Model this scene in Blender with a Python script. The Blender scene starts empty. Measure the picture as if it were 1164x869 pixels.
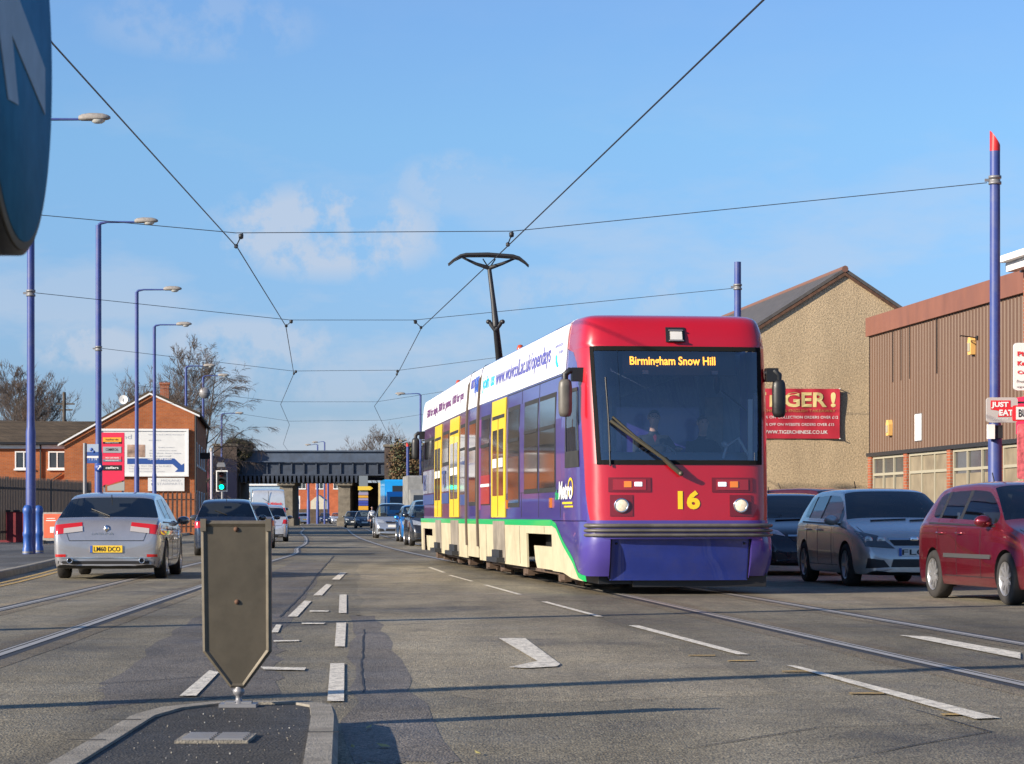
import bpy, bmesh, math, random
from mathutils import Vector, Matrix
from mathutils.bvhtree import BVHTree
R = math.radians
rnd = random.Random(7)
SC = bpy.context.scene
COL = SC.collection

# ---------------------------------------------------------------- camera, sky, sun, exposure
FPX, CX, HY, EYE = 2863.0, 582.0, 587.0, 1.04
cam = bpy.data.objects.new('camera', bpy.data.cameras.new('camera'))
COL.objects.link(cam)
cam.location = (0, 0, EYE)
cam.rotation_euler = (R(90), 0, 0)
cam.data.sensor_width = 36
cam.data.lens = FPX / 1164 * 36
cam.data.shift_y = (HY - 434.5) / 1164
cam.data.clip_end = 6000
cam.data.dof.use_dof = True
cam.data.dof.focus_distance = 38
cam.data.dof.aperture_fstop = 22
SC.camera = cam

SUN_EL = 21.0
SUN_AZ = math.atan2(-0.86, -0.51)          # direction towards the sun seen from above (x, y)
world = bpy.data.worlds.new('World')
SC.world = world
world.use_nodes = True
wn, wl = world.node_tree.nodes, world.node_tree.links
wn.clear()
sky = wn.new('ShaderNodeTexSky')
sky.sky_type = 'NISHITA'
sky.sun_disc = False
sky.sun_elevation = R(SUN_EL)
sky.sun_rotation = SUN_AZ
sky.air_density = 1.0
sky.dust_density = 0.3
sky.ozone_density = 2.5
# thin cumulus and veils low in the sky
tc = wn.new('ShaderNodeTexCoord')
mp = wn.new('ShaderNodeMapping'); mp.inputs['Scale'].default_value = (8, 8, 24)
mp.inputs['Location'].default_value = (1.3, .4, 2.2)
nz = wn.new('ShaderNodeTexNoise'); nz.inputs['Scale'].default_value = 1.0
nz.inputs['Detail'].default_value = 7; nz.inputs['Roughness'].default_value = .58
rmp = wn.new('ShaderNodeValToRGB')
rmp.color_ramp.elements[0].position = .50; rmp.color_ramp.elements[0].color = (0, 0, 0, 1)
rmp.color_ramp.elements[1].position = .63; rmp.color_ramp.elements[1].color = (1, 1, 1, 1)
sep = wn.new('ShaderNodeSeparateXYZ')
band = wn.new('ShaderNodeMapRange')
band.inputs['From Min'].default_value = .17; band.inputs['From Max'].default_value = .06
band.inputs['To Min'].default_value = 0.06; band.inputs['To Max'].default_value = .85
mulc = wn.new('ShaderNodeMath'); mulc.operation = 'MULTIPLY'
mixc = wn.new('ShaderNodeMix'); mixc.data_type = 'RGBA'
mixc.inputs[7].default_value = (3.7, 3.9, 4.4, 1)
bg = wn.new('ShaderNodeBackground'); bg.inputs['Strength'].default_value = .098
wo = wn.new('ShaderNodeOutputWorld')
wl.new(tc.outputs['Generated'], mp.inputs['Vector']); wl.new(mp.outputs[0], nz.inputs['Vector'])
wl.new(nz.outputs['Fac'], rmp.inputs['Fac'])
wl.new(tc.outputs['Generated'], sep.inputs[0]); wl.new(sep.outputs['Z'], band.inputs['Value'])
wl.new(rmp.outputs[0], mulc.inputs[0]); wl.new(band.outputs[0], mulc.inputs[1])

# a few separate puffs: soft ellipses in the sky directions where the cumulus stands, broken up by finer noise
nf = wn.new('ShaderNodeTexNoise'); nf.inputs['Scale'].default_value = 55; nf.inputs['Detail'].default_value = 6; nf.inputs['Roughness'].default_value = .62
wl.new(tc.outputs['Generated'], nf.inputs['Vector'])
def wmath(op, a, b=None, clamp=False):
    q = wn.new('ShaderNodeMath'); q.operation = op; q.use_clamp = clamp
    for k, v_ in enumerate((a, b)):
        if v_ is None: continue
        if isinstance(v_, (int, float)): q.inputs[k].default_value = v_
        else: wl.new(v_, q.inputs[k])
    return q.outputs[0]
acc_ = None
for (cx_, cz_, rx_, rz_c, am_) in ((-.072, .112, .042, .017, 1.), (-.020, .130, .026, .012, .55), (-.105, .068, .035, .010, .8), (-.165, .066, .022, .009, .9), (.03, .088, .045, .010, .45), (-.06, .055, .07, .010, .5), (-.12, .19, .04, .012, .3)):
    dx_ = wmath('MULTIPLY', wmath('SUBTRACT', sep.outputs['X'], cx_), 1 / rx_); dz_ = wmath('MULTIPLY', wmath('SUBTRACT', sep.outputs['Z'], cz_), 1 / rz_c)
    d2 = wmath('ADD', wmath('MULTIPLY', dx_, dx_), wmath('MULTIPLY', dz_, dz_))
    g_ = wmath('MULTIPLY', wmath('SUBTRACT', 1.6, d2, True), am_)
    fwd = wmath('GREATER_THAN', sep.outputs['Y'], 0.)
    g_ = wmath('MULTIPLY', g_, fwd)
    acc_ = g_ if acc_ is None else wmath('MAXIMUM', acc_, g_)
nr_ = wn.new('ShaderNodeMapRange'); nr_.inputs['From Min'].default_value = .42; nr_.inputs['From Max'].default_value = .58; nr_.inputs['To Max'].default_value = .62
wl.new(nf.outputs['Fac'], nr_.inputs['Value'])
puff = wmath('MULTIPLY', acc_, nr_.outputs[0])
allc = wmath('MAXIMUM', wmath('MULTIPLY', mulc.outputs[0], .55), puff)
wl.new(allc, mixc.inputs[0]); 
skt = wn.new('ShaderNodeValToRGB'); el_ = skt.color_ramp.elements       # clear winter air: deeper blue than the model gives, paler and greyer low down
el_[0].position = 0.0; el_[0].color = (.40, .50, .86, 1); el_[1].position = .55; el_[1].color = (.66, .80, 1.0, 1)
for p_, c_ in ((.05, (.42, .54, .87, 1)), (.15, (.57, .75, .95, 1)), (.20, (.61, .77, 1.0, 1))):
    e_ = el_.new(p_); e_.color = c_
skm = wn.new('ShaderNodeMix'); skm.data_type = 'RGBA'; skm.blend_type = 'MULTIPLY'; skm.inputs[0].default_value = 1
wl.new(sep.outputs['Z'], skt.inputs['Fac']); wl.new(sky.outputs[0], skm.inputs[6]); wl.new(skt.outputs[0], skm.inputs[7])
wl.new(skm.outputs[2], mixc.inputs[6])
wl.new(mixc.outputs[2], bg.inputs['Color']); wl.new(bg.outputs[0], wo.inputs[0])

sun = bpy.data.objects.new('sun', bpy.data.lights.new('sun', 'SUN'))
COL.objects.link(sun)
sun.data.energy = 5.0
sun.data.angle = R(.5)
sun.data.color = (1.0, .88, .72)
to_sun = Vector((math.sin(SUN_AZ) * math.cos(R(SUN_EL)), math.cos(SUN_AZ) * math.cos(R(SUN_EL)), math.sin(R(SUN_EL))))
sun.rotation_euler = to_sun.to_track_quat('Z', 'Y').to_euler()
SC.view_settings.view_transform = 'Standard'
SC.view_settings.look = 'None'
SC.view_settings.gamma = 1
SC.view_settings.exposure = 0.80
SC.view_settings.use_curve_mapping = False

# ---------------------------------------------------------------- helpers
def A(px, py, Y):
    return Vector(((px - CX) * Y / FPX, Y, EYE + (HY - py) * Y / FPX))
def G(px, py, z=0.0):
    Y = FPX * (EYE - z) / (py - HY)
    return Vector(((px - CX) * Y / FPX, Y, z))
def V(*a): return Vector(a)
def lerp(a, b, t): return a + (b - a) * t
def interp(tab, x):
    if x <= tab[0][0]: return tab[0][1]
    for (a, va), (b, vb) in zip(tab, tab[1:]):
        if x <= b: return lerp(va, vb, (x - a) / (b - a))
    return tab[-1][1]
def sm_interp(tab, x):
    n = len(tab)
    if x <= tab[0][0]: return tab[0][1]
    if x >= tab[-1][0]: return tab[-1][1]
    for i in range(n - 1):
        if x <= tab[i + 1][0]:
            x0, y0 = tab[i]; x1, y1 = tab[i + 1]
            m0 = (tab[i + 1][1] - tab[i - 1][1]) / (tab[i + 1][0] - tab[i - 1][0]) if i else (y1 - y0) / (x1 - x0)
            m1 = (tab[i + 2][1] - tab[i][1]) / (tab[i + 2][0] - tab[i][0]) if i + 2 < n else (y1 - y0) / (x1 - x0)
            h = x1 - x0; t = (x - x0) / h
            return (2*t**3-3*t*t+1)*y0 + (t**3-2*t*t+t)*h*m0 + (-2*t**3+3*t*t)*y1 + (t**3-t*t)*h*m1

_M = {}
def mat(name, col, rough=.6, metal=0., var=.0, vscale=3., bump=0., bscale=40., spec=.5, coat=0., emit=0., obcol=False, dirt=0., dirtcol=(.12, .09, .06), stretch=(1, 1, 1), alpha=None, trans=None):
    if name in _M: return _M[name]
    m = bpy.data.materials.new(name); _M[name] = m
    m.use_nodes = True
    n, l = m.node_tree.nodes, m.node_tree.links
    p = n['Principled BSDF']
    p.inputs['Roughness'].default_value = rough
    p.inputs['Metallic'].default_value = metal
    p.inputs['Specular IOR Level'].default_value = spec
    p.inputs['Coat Weight'].default_value = coat
    p.inputs['Coat Roughness'].default_value = .04
    p.inputs['Base Color'].default_value = (*col, 1)
    src = None
    if obcol:
        oi = n.new('ShaderNodeObjectInfo'); src = oi.outputs['Color']
    t = n.new('ShaderNodeTexCoord'); mpn = n.new('ShaderNodeMapping'); mpn.inputs['Scale'].default_value = stretch
    l.new(t.outputs['Object'], mpn.inputs['Vector'])
    if var > 0 or src:
        nn = n.new('ShaderNodeTexNoise'); nn.inputs['Scale'].default_value = vscale
        nn.inputs['Detail'].default_value = 6; nn.inputs['Roughness'].default_value = .6
        l.new(mpn.outputs[0], nn.inputs['Vector'])
        r = n.new('ShaderNodeMapRange'); r.inputs['From Min'].default_value = .3; r.inputs['From Max'].default_value = .7
        r.inputs['To Min'].default_value = 1 - var; r.inputs['To Max'].default_value = 1 + var
        l.new(nn.outputs['Fac'], r.inputs['Value'])
        mx = n.new('ShaderNodeVectorMath'); mx.operation = 'SCALE'
        if src: l.new(src, mx.inputs[0])
        else: mx.inputs[0].default_value = col
        l.new(r.outputs[0], mx.inputs['Scale'])
        src = mx.outputs[0]
    if dirt > 0:
        nd = n.new('ShaderNodeTexNoise'); nd.inputs['Scale'].default_value = 2.3; nd.inputs['Detail'].default_value = 8
        nd.inputs['Roughness'].default_value = .7
        l.new(mpn.outputs[0], nd.inputs['Vector'])
        rr = n.new('ShaderNodeMapRange'); rr.inputs['From Min'].default_value = .45; rr.inputs['From Max'].default_value = .75
        rr.inputs['To Max'].default_value = dirt
        l.new(nd.outputs['Fac'], rr.inputs['Value'])
        mm = n.new('ShaderNodeMix'); mm.data_type = 'RGBA'
        l.new(rr.outputs[0], mm.inputs[0])
        if src: l.new(src, mm.inputs[6])
        else: mm.inputs[6].default_value = (*col, 1)
        mm.inputs[7].default_value = (*dirtcol, 1)
        src = mm.outputs[2]
    if src: l.new(src, p.inputs['Base Color'])
    if bump > 0:
        nb = n.new('ShaderNodeTexNoise'); nb.inputs['Scale'].default_value = bscale; nb.inputs['Detail'].default_value = 4
        l.new(mpn.outputs[0], nb.inputs['Vector'])
        b = n.new('ShaderNodeBump'); b.inputs['Strength'].default_value = bump; b.inputs['Distance'].default_value = .02
        l.new(nb.outputs['Fac'], b.inputs['Height']); l.new(b.outputs[0], p.inputs['Normal'])
    if emit > 0:
        p.inputs['Emission Color'].default_value = (*col, 1); p.inputs['Emission Strength'].default_value = emit
    return m

def glass_mat(name, tint=(.25, .3, .33), clear=.7, rough=.02, add=.02):
    if name in _M: return _M[name]
    m = bpy.data.materials.new(name); _M[name] = m
    m.use_nodes = True
    n, l = m.node_tree.nodes, m.node_tree.links
    n.clear()
    o = n.new('ShaderNodeOutputMaterial')
    tr = n.new('ShaderNodeBsdfTransparent'); tr.inputs[0].default_value = (*[c * clear for c in tint], 1)
    g = n.new('ShaderNodeBsdfGlossy'); g.inputs['Roughness'].default_value = rough; g.inputs[0].default_value = (.95, .95, .95, 1)
    f = n.new('ShaderNodeFresnel'); f.inputs['IOR'].default_value = 1.6
    ad = n.new('ShaderNodeMath'); ad.operation = 'ADD'; ad.inputs[1].default_value = add; ad.use_clamp = True
    mx = n.new('ShaderNodeMixShader')
    l.new(f.outputs[0], ad.inputs[0]); l.new(ad.outputs[0], mx.inputs[0])
    l.new(tr.outputs[0], mx.inputs[1]); l.new(g.outputs[0], mx.inputs[2]); l.new(mx.outputs[0], o.inputs[0])
    return m

def brick_mat(name, c1, c2, mortar, scale=1., bw=.225, bh=.075, bump=.4):
    if name in _M: return _M[name]
    m = bpy.data.materials.new(name); _M[name] = m
    m.use_nodes = True
    n, l = m.node_tree.nodes, m.node_tree.links
    p = n['Principled BSDF']; p.inputs['Roughness'].default_value = .9; p.inputs['Specular IOR Level'].default_value = .2
    t = n.new('ShaderNodeTexCoord'); s = n.new('ShaderNodeSeparateXYZ'); l.new(t.outputs['Object'], s.inputs[0])
    a = n.new('ShaderNodeMath'); a.operation = 'ADD'; l.new(s.outputs['X'], a.inputs[0]); l.new(s.outputs['Y'], a.inputs[1])
    c = n.new('ShaderNodeCombineXYZ'); l.new(a.outputs[0], c.inputs['X']); l.new(s.outputs['Z'], c.inputs['Y'])
    b = n.new('ShaderNodeTexBrick'); l.new(c.outputs[0], b.inputs['Vector'])
    b.inputs['Color1'].default_value = (*c1, 1); b.inputs['Color2'].default_value = (*c2, 1); b.inputs['Mortar'].default_value = (*mortar, 1)
    b.inputs['Scale'].default_value = scale; b.inputs['Brick Width'].default_value = bw; b.inputs['Row Height'].default_value = bh
    b.inputs['Mortar Size'].default_value = .008
    nn = n.new('ShaderNodeTexNoise'); nn.inputs['Scale'].default_value = .9; nn.inputs['Detail'].default_value = 9; nn.inputs['Roughness'].default_value = .7
    l.new(t.outputs['Object'], nn.inputs['Vector'])
    r = n.new('ShaderNodeMapRange'); r.inputs['From Min'].default_value = .3; r.inputs['From Max'].default_value = .7
    r.inputs['To Min'].default_value = .72; r.inputs['To Max'].default_value = 1.22
    l.new(nn.outputs['Fac'], r.inputs['Value'])
    mx = n.new('ShaderNodeVectorMath'); mx.operation = 'SCALE'; l.new(b.outputs['Color'], mx.inputs[0]); l.new(r.outputs[0], mx.inputs['Scale'])
    l.new(mx.outputs[0], p.inputs['Base Color'])
    bp = n.new('ShaderNodeBump'); bp.inputs['Strength'].default_value = bump; bp.inputs['Distance'].default_value = .01; bp.invert = True
    l.new(b.outputs['Fac'], bp.inputs['Height']); l.new(bp.outputs[0], p.inputs['Normal'])
    return m

class MB:
    def __init__(s): s.v, s.f, s.mi, s.sm = [], [], [], []
    def add(s, vs, fs, mi=0, smooth=False):
        o = len(s.v); s.v += [tuple(v) for v in vs]
        s.f += [tuple(i + o for i in f) for f in fs]; s.mi += [mi] * len(fs); s.sm += [smooth] * len(fs)
        return s
    def box(s, c, size, rz=0, mi=0, M=None):
        c = Vector(c); hx, hy, hz = [d / 2 for d in size]
        vs = [Vector((x, y, z)) for z in (-hz, hz) for y in (-hy, hy) for x in (-hx, hx)]
        rot = Matrix.Rotation(rz, 3, 'Z') if M is None else M
        return s.add([c + rot @ v for v in vs], [(0, 2, 3, 1), (4, 5, 7, 6), (0, 1, 5, 4), (2, 6, 7, 3), (0, 4, 6, 2), (1, 3, 7, 5)], mi)
    def hexa(s, p, mi=0):      # p: 8 points ordered like box
        return s.add(p, [(0, 2, 3, 1), (4, 5, 7, 6), (0, 1, 5, 4), (2, 6, 7, 3), (0, 4, 6, 2), (1, 3, 7, 5)], mi)
    def cyl(s, a, b, r0, r1=None, n=14, mi=0, caps=True):
        a, b = Vector(a), Vector(b); r1 = r0 if r1 is None else r1
        d = (b - a).normalized(); u = d.orthogonal().normalized(); w = d.cross(u)
        vs = []
        for p, r in ((a, r0), (b, r1)):
            for i in range(n):
                t = 2 * math.pi * i / n; vs.append(p + r * (math.cos(t) * u + math.sin(t) * w))
        s.add(vs, [(i, (i + 1) % n, n + (i + 1) % n, n + i) for i in range(n)], mi, True)
        if caps:
            s.add(vs[:n], [tuple(range(n))[::-1]], mi); s.add(vs[n:], [tuple(range(n))], mi)
        return s
    def tube(s, pts, r, n=8, mi=0, caps=True):
        pts = [Vector(p) for p in pts]; rs = r if isinstance(r, (list, tuple)) else [r] * len(pts)
        d0 = (pts[1] - pts[0]).normalized(); u = d0.orthogonal().normalized(); vs = []
        for i, p in enumerate(pts):
            d = (pts[min(i + 1, len(pts) - 1)] - pts[max(i - 1, 0)]).normalized()
            u = (u - d * u.dot(d)).normalized(); w = d.cross(u)
            for k in range(n):
                t = 2 * math.pi * k / n; vs.append(p + rs[i] * (math.cos(t) * u + math.sin(t) * w))
        fs = [(i * n + k, i * n + (k + 1) % n, (i + 1) * n + (k + 1) % n, (i + 1) * n + k) for i in range(len(pts) - 1) for k in range(n)]
        s.add(vs, fs, mi, True)
        if caps:
            s.add(vs[:n], [tuple(range(n))[::-1]], mi); s.add(vs[-n:], [tuple(range(n))], mi)
        return s
    def lathe(s, prof, c, axis='Z', n=24, mi=0, scale=(1, 1, 1)):
        vs = []
        for (r, h) in prof:
            for k in range(n):
                t = 2 * math.pi * k / n; a, b = r * math.cos(t), r * math.sin(t)
                q = {'Z': (a, b, h), 'Y': (a, h, b), 'X': (h, a, b)}[axis]
                vs.append((c[0] + q[0] * scale[0], c[1] + q[1] * scale[1], c[2] + q[2] * scale[2]))
        fs = [(i * n + k, i * n + (k + 1) % n, (i + 1) * n + (k + 1) % n, (i + 1) * n + k) for i in range(len(prof) - 1) for k in range(n)]
        return s.add(vs, fs, mi, True)
    def prism(s, poly, o, u, v, w, mi=0):     # poly 2d in (u,v), extruded along vector w
        o, u, v, w = Vector(o), Vector(u), Vector(v), Vector(w); n = len(poly)
        a = [o + u * p[0] + v * p[1] for p in poly]; b = [p + w for p in a]
        fs = [tuple(range(n))[::-1], tuple(range(n, 2 * n))] + [(i, (i + 1) % n, n + (i + 1) % n, n + i) for i in range(n)]
        return s.add(a + b, fs, mi)
    def grid(s, P, mi=0, smooth=True, skip=None):     # P[i][j] points
        n, m = len(P), len(P[0]); vs = [p for row in P for p in row]
        fs = [(i * m + j, i * m + j + 1, (i + 1) * m + j + 1, (i + 1) * m + j) for i in range(n - 1) for j in range(m - 1) if not (skip and skip(i, j))]
        return s.add(vs, fs, mi, smooth)
    def build_each(s, name, mats, parent=None, origin=None):
        # every loose piece becomes an object of its own
        par = list(range(len(s.v)))
        def find(i):
            while par[i] != i: par[i] = par[par[i]]; i = par[i]
            return i
        for f in s.f:
            for i in f[1:]: par[find(i)] = find(f[0])
        groups = {}
        for k, f in enumerate(s.f): groups.setdefault(find(f[0]), []).append(k)
        out = []
        for ks in groups.values():
            m = MB(); idx = {}
            for k in ks:
                for i in s.f[k]:
                    if i not in idx: idx[i] = len(m.v); m.v.append(s.v[i])
                m.f.append(tuple(idx[i] for i in s.f[k])); m.mi.append(s.mi[k]); m.sm.append(s.sm[k])
            out.append(m.build(name, mats, parent, origin))
        return out
    def build(s, name, mats, parent=None, origin=None):
        me = bpy.data.meshes.new(name)
        vs = s.v
        if origin is not None:
            vs = [(v[0] - origin[0], v[1] - origin[1], v[2] - origin[2]) for v in vs]
        me.from_pydata([tuple(v) for v in vs], [], s.f)
        me.polygons.foreach_set('material_index', s.mi)
        me.polygons.foreach_set('use_smooth', s.sm)
        for m in (mats if isinstance(mats, (list, tuple)) else [mats]): me.materials.append(m)
        bm = bmesh.new(); bm.from_mesh(me)
        if len(bm.faces) < 60000: bmesh.ops.recalc_face_normals(bm, faces=bm.faces)
        bm.to_mesh(me); bm.free()
        me.update()
        o = bpy.data.objects.new(name, me); COL.objects.link(o)
        if parent: o.parent = parent
        elif origin is not None: o.location = origin
        return o

def tag(o, label, cat=None, group=None):
    if label: o['label'] = label
    if cat: o['category'] = cat
    if group: o['group'] = group
    return o
def thing(name, label, cat, loc=(0, 0, 0), rz=0, group=None):
    o = bpy.data.objects.new(name, None); COL.objects.link(o)
    o.empty_display_size = .3
    o.location = loc; o.rotation_euler = (0, 0, rz)
    return tag(o, label, cat, group)
def struct(o, kind='structure'):
    o['kind'] = kind; return o
def copy_tree(o, parent=None):
    c = o.copy(); COL.objects.link(c); c.parent = parent
    for ch in list(o.children): copy_tree(ch, c)
    return c

def text_geo(s, bold=0., italic=0.):
    cu = bpy.data.curves.new('t', 'FONT'); cu.body = s; cu.size = 1; cu.offset = bold; cu.shear = italic
    cu.align_x = 'LEFT'; cu.resolution_u = 3
    o = bpy.data.objects.new('t', cu); COL.objects.link(o)
    dg = bpy.context.evaluated_depsgraph_get(); dg.update()
    me = bpy.data.meshes.new_from_object(o.evaluated_get(dg))
    vs = [v.co.copy() for v in me.vertices]; fs = [tuple(p.vertices) for p in me.polygons]
    bpy.data.objects.remove(o); bpy.data.curves.remove(cu); bpy.data.meshes.remove(me)
    return vs, fs
def put_text(mb, s, o, u, v, w=None, h=None, bold=0., italic=0., mi=0, center=False, fit=None):
    """writes s with its lower left corner at o, along unit vectors u, v; width w and/or height h in metres"""
    vs, fs = text_geo(s, bold, italic)
    if not vs: return
    x0, x1 = min(p.x for p in vs), max(p.x for p in vs); y0, y1 = min(p.y for p in vs), max(p.y for p in vs)
    sx = w / (x1 - x0) if w else None; sy = h / (y1 - y0) if h else None
    sx = sx or sy; sy = sy or sx
    o, u, v = Vector(o), Vector(u).normalized(), Vector(v).normalized()
    off = (x1 - x0) / 2 if center else 0
    mb.add([o + u * ((p.x - x0 - off) * sx) + v * ((p.y - y0) * sy) for p in vs], fs, mi)

def smooth_path(pts, step):
    """Catmull-Rom through (Y -> X) table"""
    out = []; y = pts[0][0]
    while y < pts[-1][0]:
        out.append((sm_interp(pts, y), y)); y += step(y) if callable(step) else step
    out.append((pts[-1][1], pts[-1][0]))
    return out
def ribbon(mb, path, o0, o1, z, mi=0, wob=0.):
    """strip along path between lateral offsets o0..o1 (positive = +X side)"""
    n = len(path); P = []
    for i, (x, y) in enumerate(path):
        a = path[max(i - 1, 0)]; b = path[min(i + 1, n - 1)]
        d = Vector((b[0] - a[0], b[1] - a[1])).normalized(); r = Vector((d.y, -d.x))
        w = wob * (rnd.random() - .5)
        P.append([(x + r.x * (o0 + w), y + r.y * (o0 + w), z), (x + r.x * (o1 + w), y + r.y * (o1 + w), z)])
    return mb.grid(P, mi, False)
# ---------------------------------------------------------------- materials of the setting
def asphalt(name, base, warm=1., stain=True):
    m = bpy.data.materials.new(name); m.use_nodes = True
    n, l = m.node_tree.nodes, m.node_tree.links
    p = n['Principled BSDF']; p.inputs['Specular IOR Level'].default_value = .35
    t = n.new('ShaderNodeTexCoord')
    def noise(scale, det=5, ro=.6, st=None):
        nn = n.new('ShaderNodeTexNoise'); nn.inputs['Scale'].default_value = scale; nn.inputs['Detail'].default_value = det; nn.inputs['Roughness'].default_value = ro
        if st:
            q = n.new('ShaderNodeMapping'); q.inputs['Scale'].default_value = st; q.inputs['Rotation'].default_value = (0, 0, R(-6))
            l.new(t.outputs['Object'], q.inputs[0]); l.new(q.outputs[0], nn.inputs['Vector'])
        else: l.new(t.outputs['Object'], nn.inputs['Vector'])
        return nn.outputs['Fac']
    def rng(x, a, b, c, d):
        r = n.new('ShaderNodeMapRange'); l.new(x, r.inputs['Value'])
        for k, v_ in zip(('From Min', 'From Max', 'To Min', 'To Max'), (a, b, c, d)): r.inputs[k].default_value = v_
        return r.outputs[0]
    def mul(a, b):
        q = n.new('ShaderNodeMath'); q.operation = 'MULTIPLY'; l.new(a, q.inputs[0]); l.new(b, q.inputs[1]); return q.outputs[0]
    big = rng(noise(.22, 6, .62, (1, .35, 1)), .36, .64, .55, 1.42)
    mid = rng(noise(1.6, 6, .7), .3, .7, .84, 1.16)
    track = rng(noise(.9, 3, .5, (1.6, .035, 1)), .35, .65, .82, 1.15)
    vor = n.new('ShaderNodeTexVoronoi'); vor.inputs['Scale'].default_value = 75; l.new(t.outputs['Object'], vor.inputs['Vector'])
    sep = n.new('ShaderNodeSeparateColor'); l.new(vor.outputs['Color'], sep.inputs[0])
    stone = rng(sep.outputs[0], 0, 1, .45, 1.6)
    stone2 = rng(noise(60, 2), .35, .65, .75, 1.3)
    f = mul(mul(mul(mul(big, mid), track), stone), stone2)
    sc = n.new('ShaderNodeVectorMath'); sc.operation = 'SCALE'; sc.inputs[0].default_value = (base * 1.04 * warm, base * (1.0 if warm < 1.1 else 1.03), base * .93 / warm / (1 if warm < 1.1 else 1.12))
    l.new(f, sc.inputs['Scale'])
    out = sc.outputs[0]
    if stain:
        s2 = rng(noise(.55, 7, .65, (1, .5, 1)), .54, .68, 0, .62)
        mx = n.new('ShaderNodeMix'); mx.data_type = 'RGBA'; l.new(s2, mx.inputs[0]); l.new(out, mx.inputs[6])
        mx.inputs[7].default_value = (.03, .031, .036, 1); out = mx.outputs[2]
    l.new(out, p.inputs['Base Color'])
    l.new(rng(noise(.7, 5), .35, .65, .62, .9), p.inputs['Roughness'])
    b = n.new('ShaderNodeBump'); b.inputs['Strength'].default_value = .55; b.inputs['Distance'].default_value = .012
    l.new(vor.outputs['Distance'], b.inputs['Height']); l.new(b.outputs[0], p.inputs['Normal'])
    return m
M_road = asphalt('asphalt', .143, 1.13)
M_pave = asphalt('pavement_asphalt', .085, .99)
M_isl = asphalt('island_asphalt', .045, 1.03)
M_kerb = mat('kerb_concrete', (.24, .22, .185), .9, var=.25, vscale=9, bump=.5, bscale=90, dirt=.6, dirtcol=(.08, .07, .05))
M_land = mat('waste_ground', (.09, .085, .06), .95, var=.3, vscale=.4, bump=.5, bscale=5)
def paint_line(name, col):
    m = mat(name, col, .75, var=.2, vscale=12, dirt=1., dirtcol=(.14, .125, .105), bump=.3, bscale=80, stretch=(7, 3, 1))
    return m
M_line = paint_line('worn_white_paint', (.68, .63, .53))
M_yell = paint_line('worn_yellow_paint', (.45, .29, .08))
M_steel = mat('rail_steel', (.44, .40, .34), .5, .55, var=.15, vscale=6)
M_groove = mat('rail_groove', (.02, .02, .02), .9)
M_rust = mat('rust', (.10, .05, .03), .85, var=.4, vscale=8)
M_crack = mat('tar_seam', (.018, .018, .02), .7)
M_blue = mat('blue_pole_paint', (.035, .06, .23), .45, var=.12, vscale=2, dirt=.35, dirtcol=(.16, .17, .2))
M_red = mat('red_paint', (.5, .02, .02), .4)
M_white = mat('white_paint', (.75, .75, .73), .55, var=.06, vscale=4)
M_black = mat('black_plastic', (.014, .014, .015), .45)
M_dark = mat('dark_metal', (.03, .031, .034), .5, .3)
M_grey = mat('grey_metal', (.22, .22, .23), .5, .4, var=.1)
M_wire = mat('wire', (.03, .035, .045), .5, .5)
M_lampgrey = mat('lamp_housing', (.26, .24, .22), .7, var=.25, vscale=12)
M_lens = mat('lamp_lens', (.5, .5, .47), .2)

# ---------------------------------------------------------------- ground, road, kerbs
LK = [(-12, -4.6), (0, -5.2), (20, -7.0), (40, -8.35), (62, -10.6), (84, -12.8), (109, -15.3), (128, -17.0), (163, -19.6), (209, -23.4), (275, -28.6), (345, -35), (520, -54)]
RK = [(-12, 13.6), (0, 12.0), (20, 9.2), (36, 7.6), (47, 6.8), (62, 5.2), (90, 1.9), (118, -2.0), (150, -5.3), (225, -9.0), (275, -14.4), (345, -20), (520, -36)]
TL = [(-12, -3.6), (0, -3.95), (19, -4.58), (28, -4.95), (40, -5.45), (56, -6.2), (70, -6.75), (80.5, -7.6), (96, -8.6), (124, -10.9), (157, -13.9), (209, -18), (275, -24), (345, -31), (520, -50)]
TR = [(-12, 7.1), (0, 5.5), (15.6, 3.87), (25, 2.98), (34.5, 2.05), (46, .72), (58.8, -.75), (71, -2.1), (85, -3.5), (95, -4.4), (121, -6.6), (157, -9.3), (209, -13.0), (275, -18.5), (345, -25), (520, -44)]
stp = lambda y: 1.0 if y < 130 else 6.0
pLK, pRK, pTL, pTR = [smooth_path(t, stp) for t in (LK, RK, TL, TR)]
g = MB(); g.add([(-1800, -300, -.03), (1800, -300, -.03), (1800, 4500, -.03), (-1800, 4500, -.03)], [(0, 1, 2, 3)])
struct(g.build('ground', M_land))
r = MB(); r.grid([[(lerp(a[0], b[0], t / 10), a[1], 0) for t in range(11)] for a, b in zip(pLK, pRK)], 0, False)
struct(r.build('road', M_road))
def side_strip(name, path, w, sgn, m, z=.12):
    mb = MB(); mb.grid([[(x + sgn * .14, y, z - .003), (x + sgn * w, y, z - .003)] for x, y in path], 0, False)
    return struct(mb.build(name, m))
side_strip('left_pavement', pLK, 9.0, -1, M_pave)
side_strip('right_pavement', pRK, 9.0, 1, M_pave)
def kerb(name, path, sgn):
    mb = MB(); o = (-.001, .14) if sgn > 0 else (-.14, .001)
    P = []
    for x, y in path:
        P.append([(x, y, -.02), (x, y, .10), (x + sgn * .02, y, .12), (x + sgn * .14, y, .12), (x + sgn * .145, y, .05)])
    mb.grid(P, 0, False); return struct(mb.build(name, M_kerb))
kerb('left_kerb', pLK, -1); kerb('right_kerb', pRK, 1)
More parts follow.
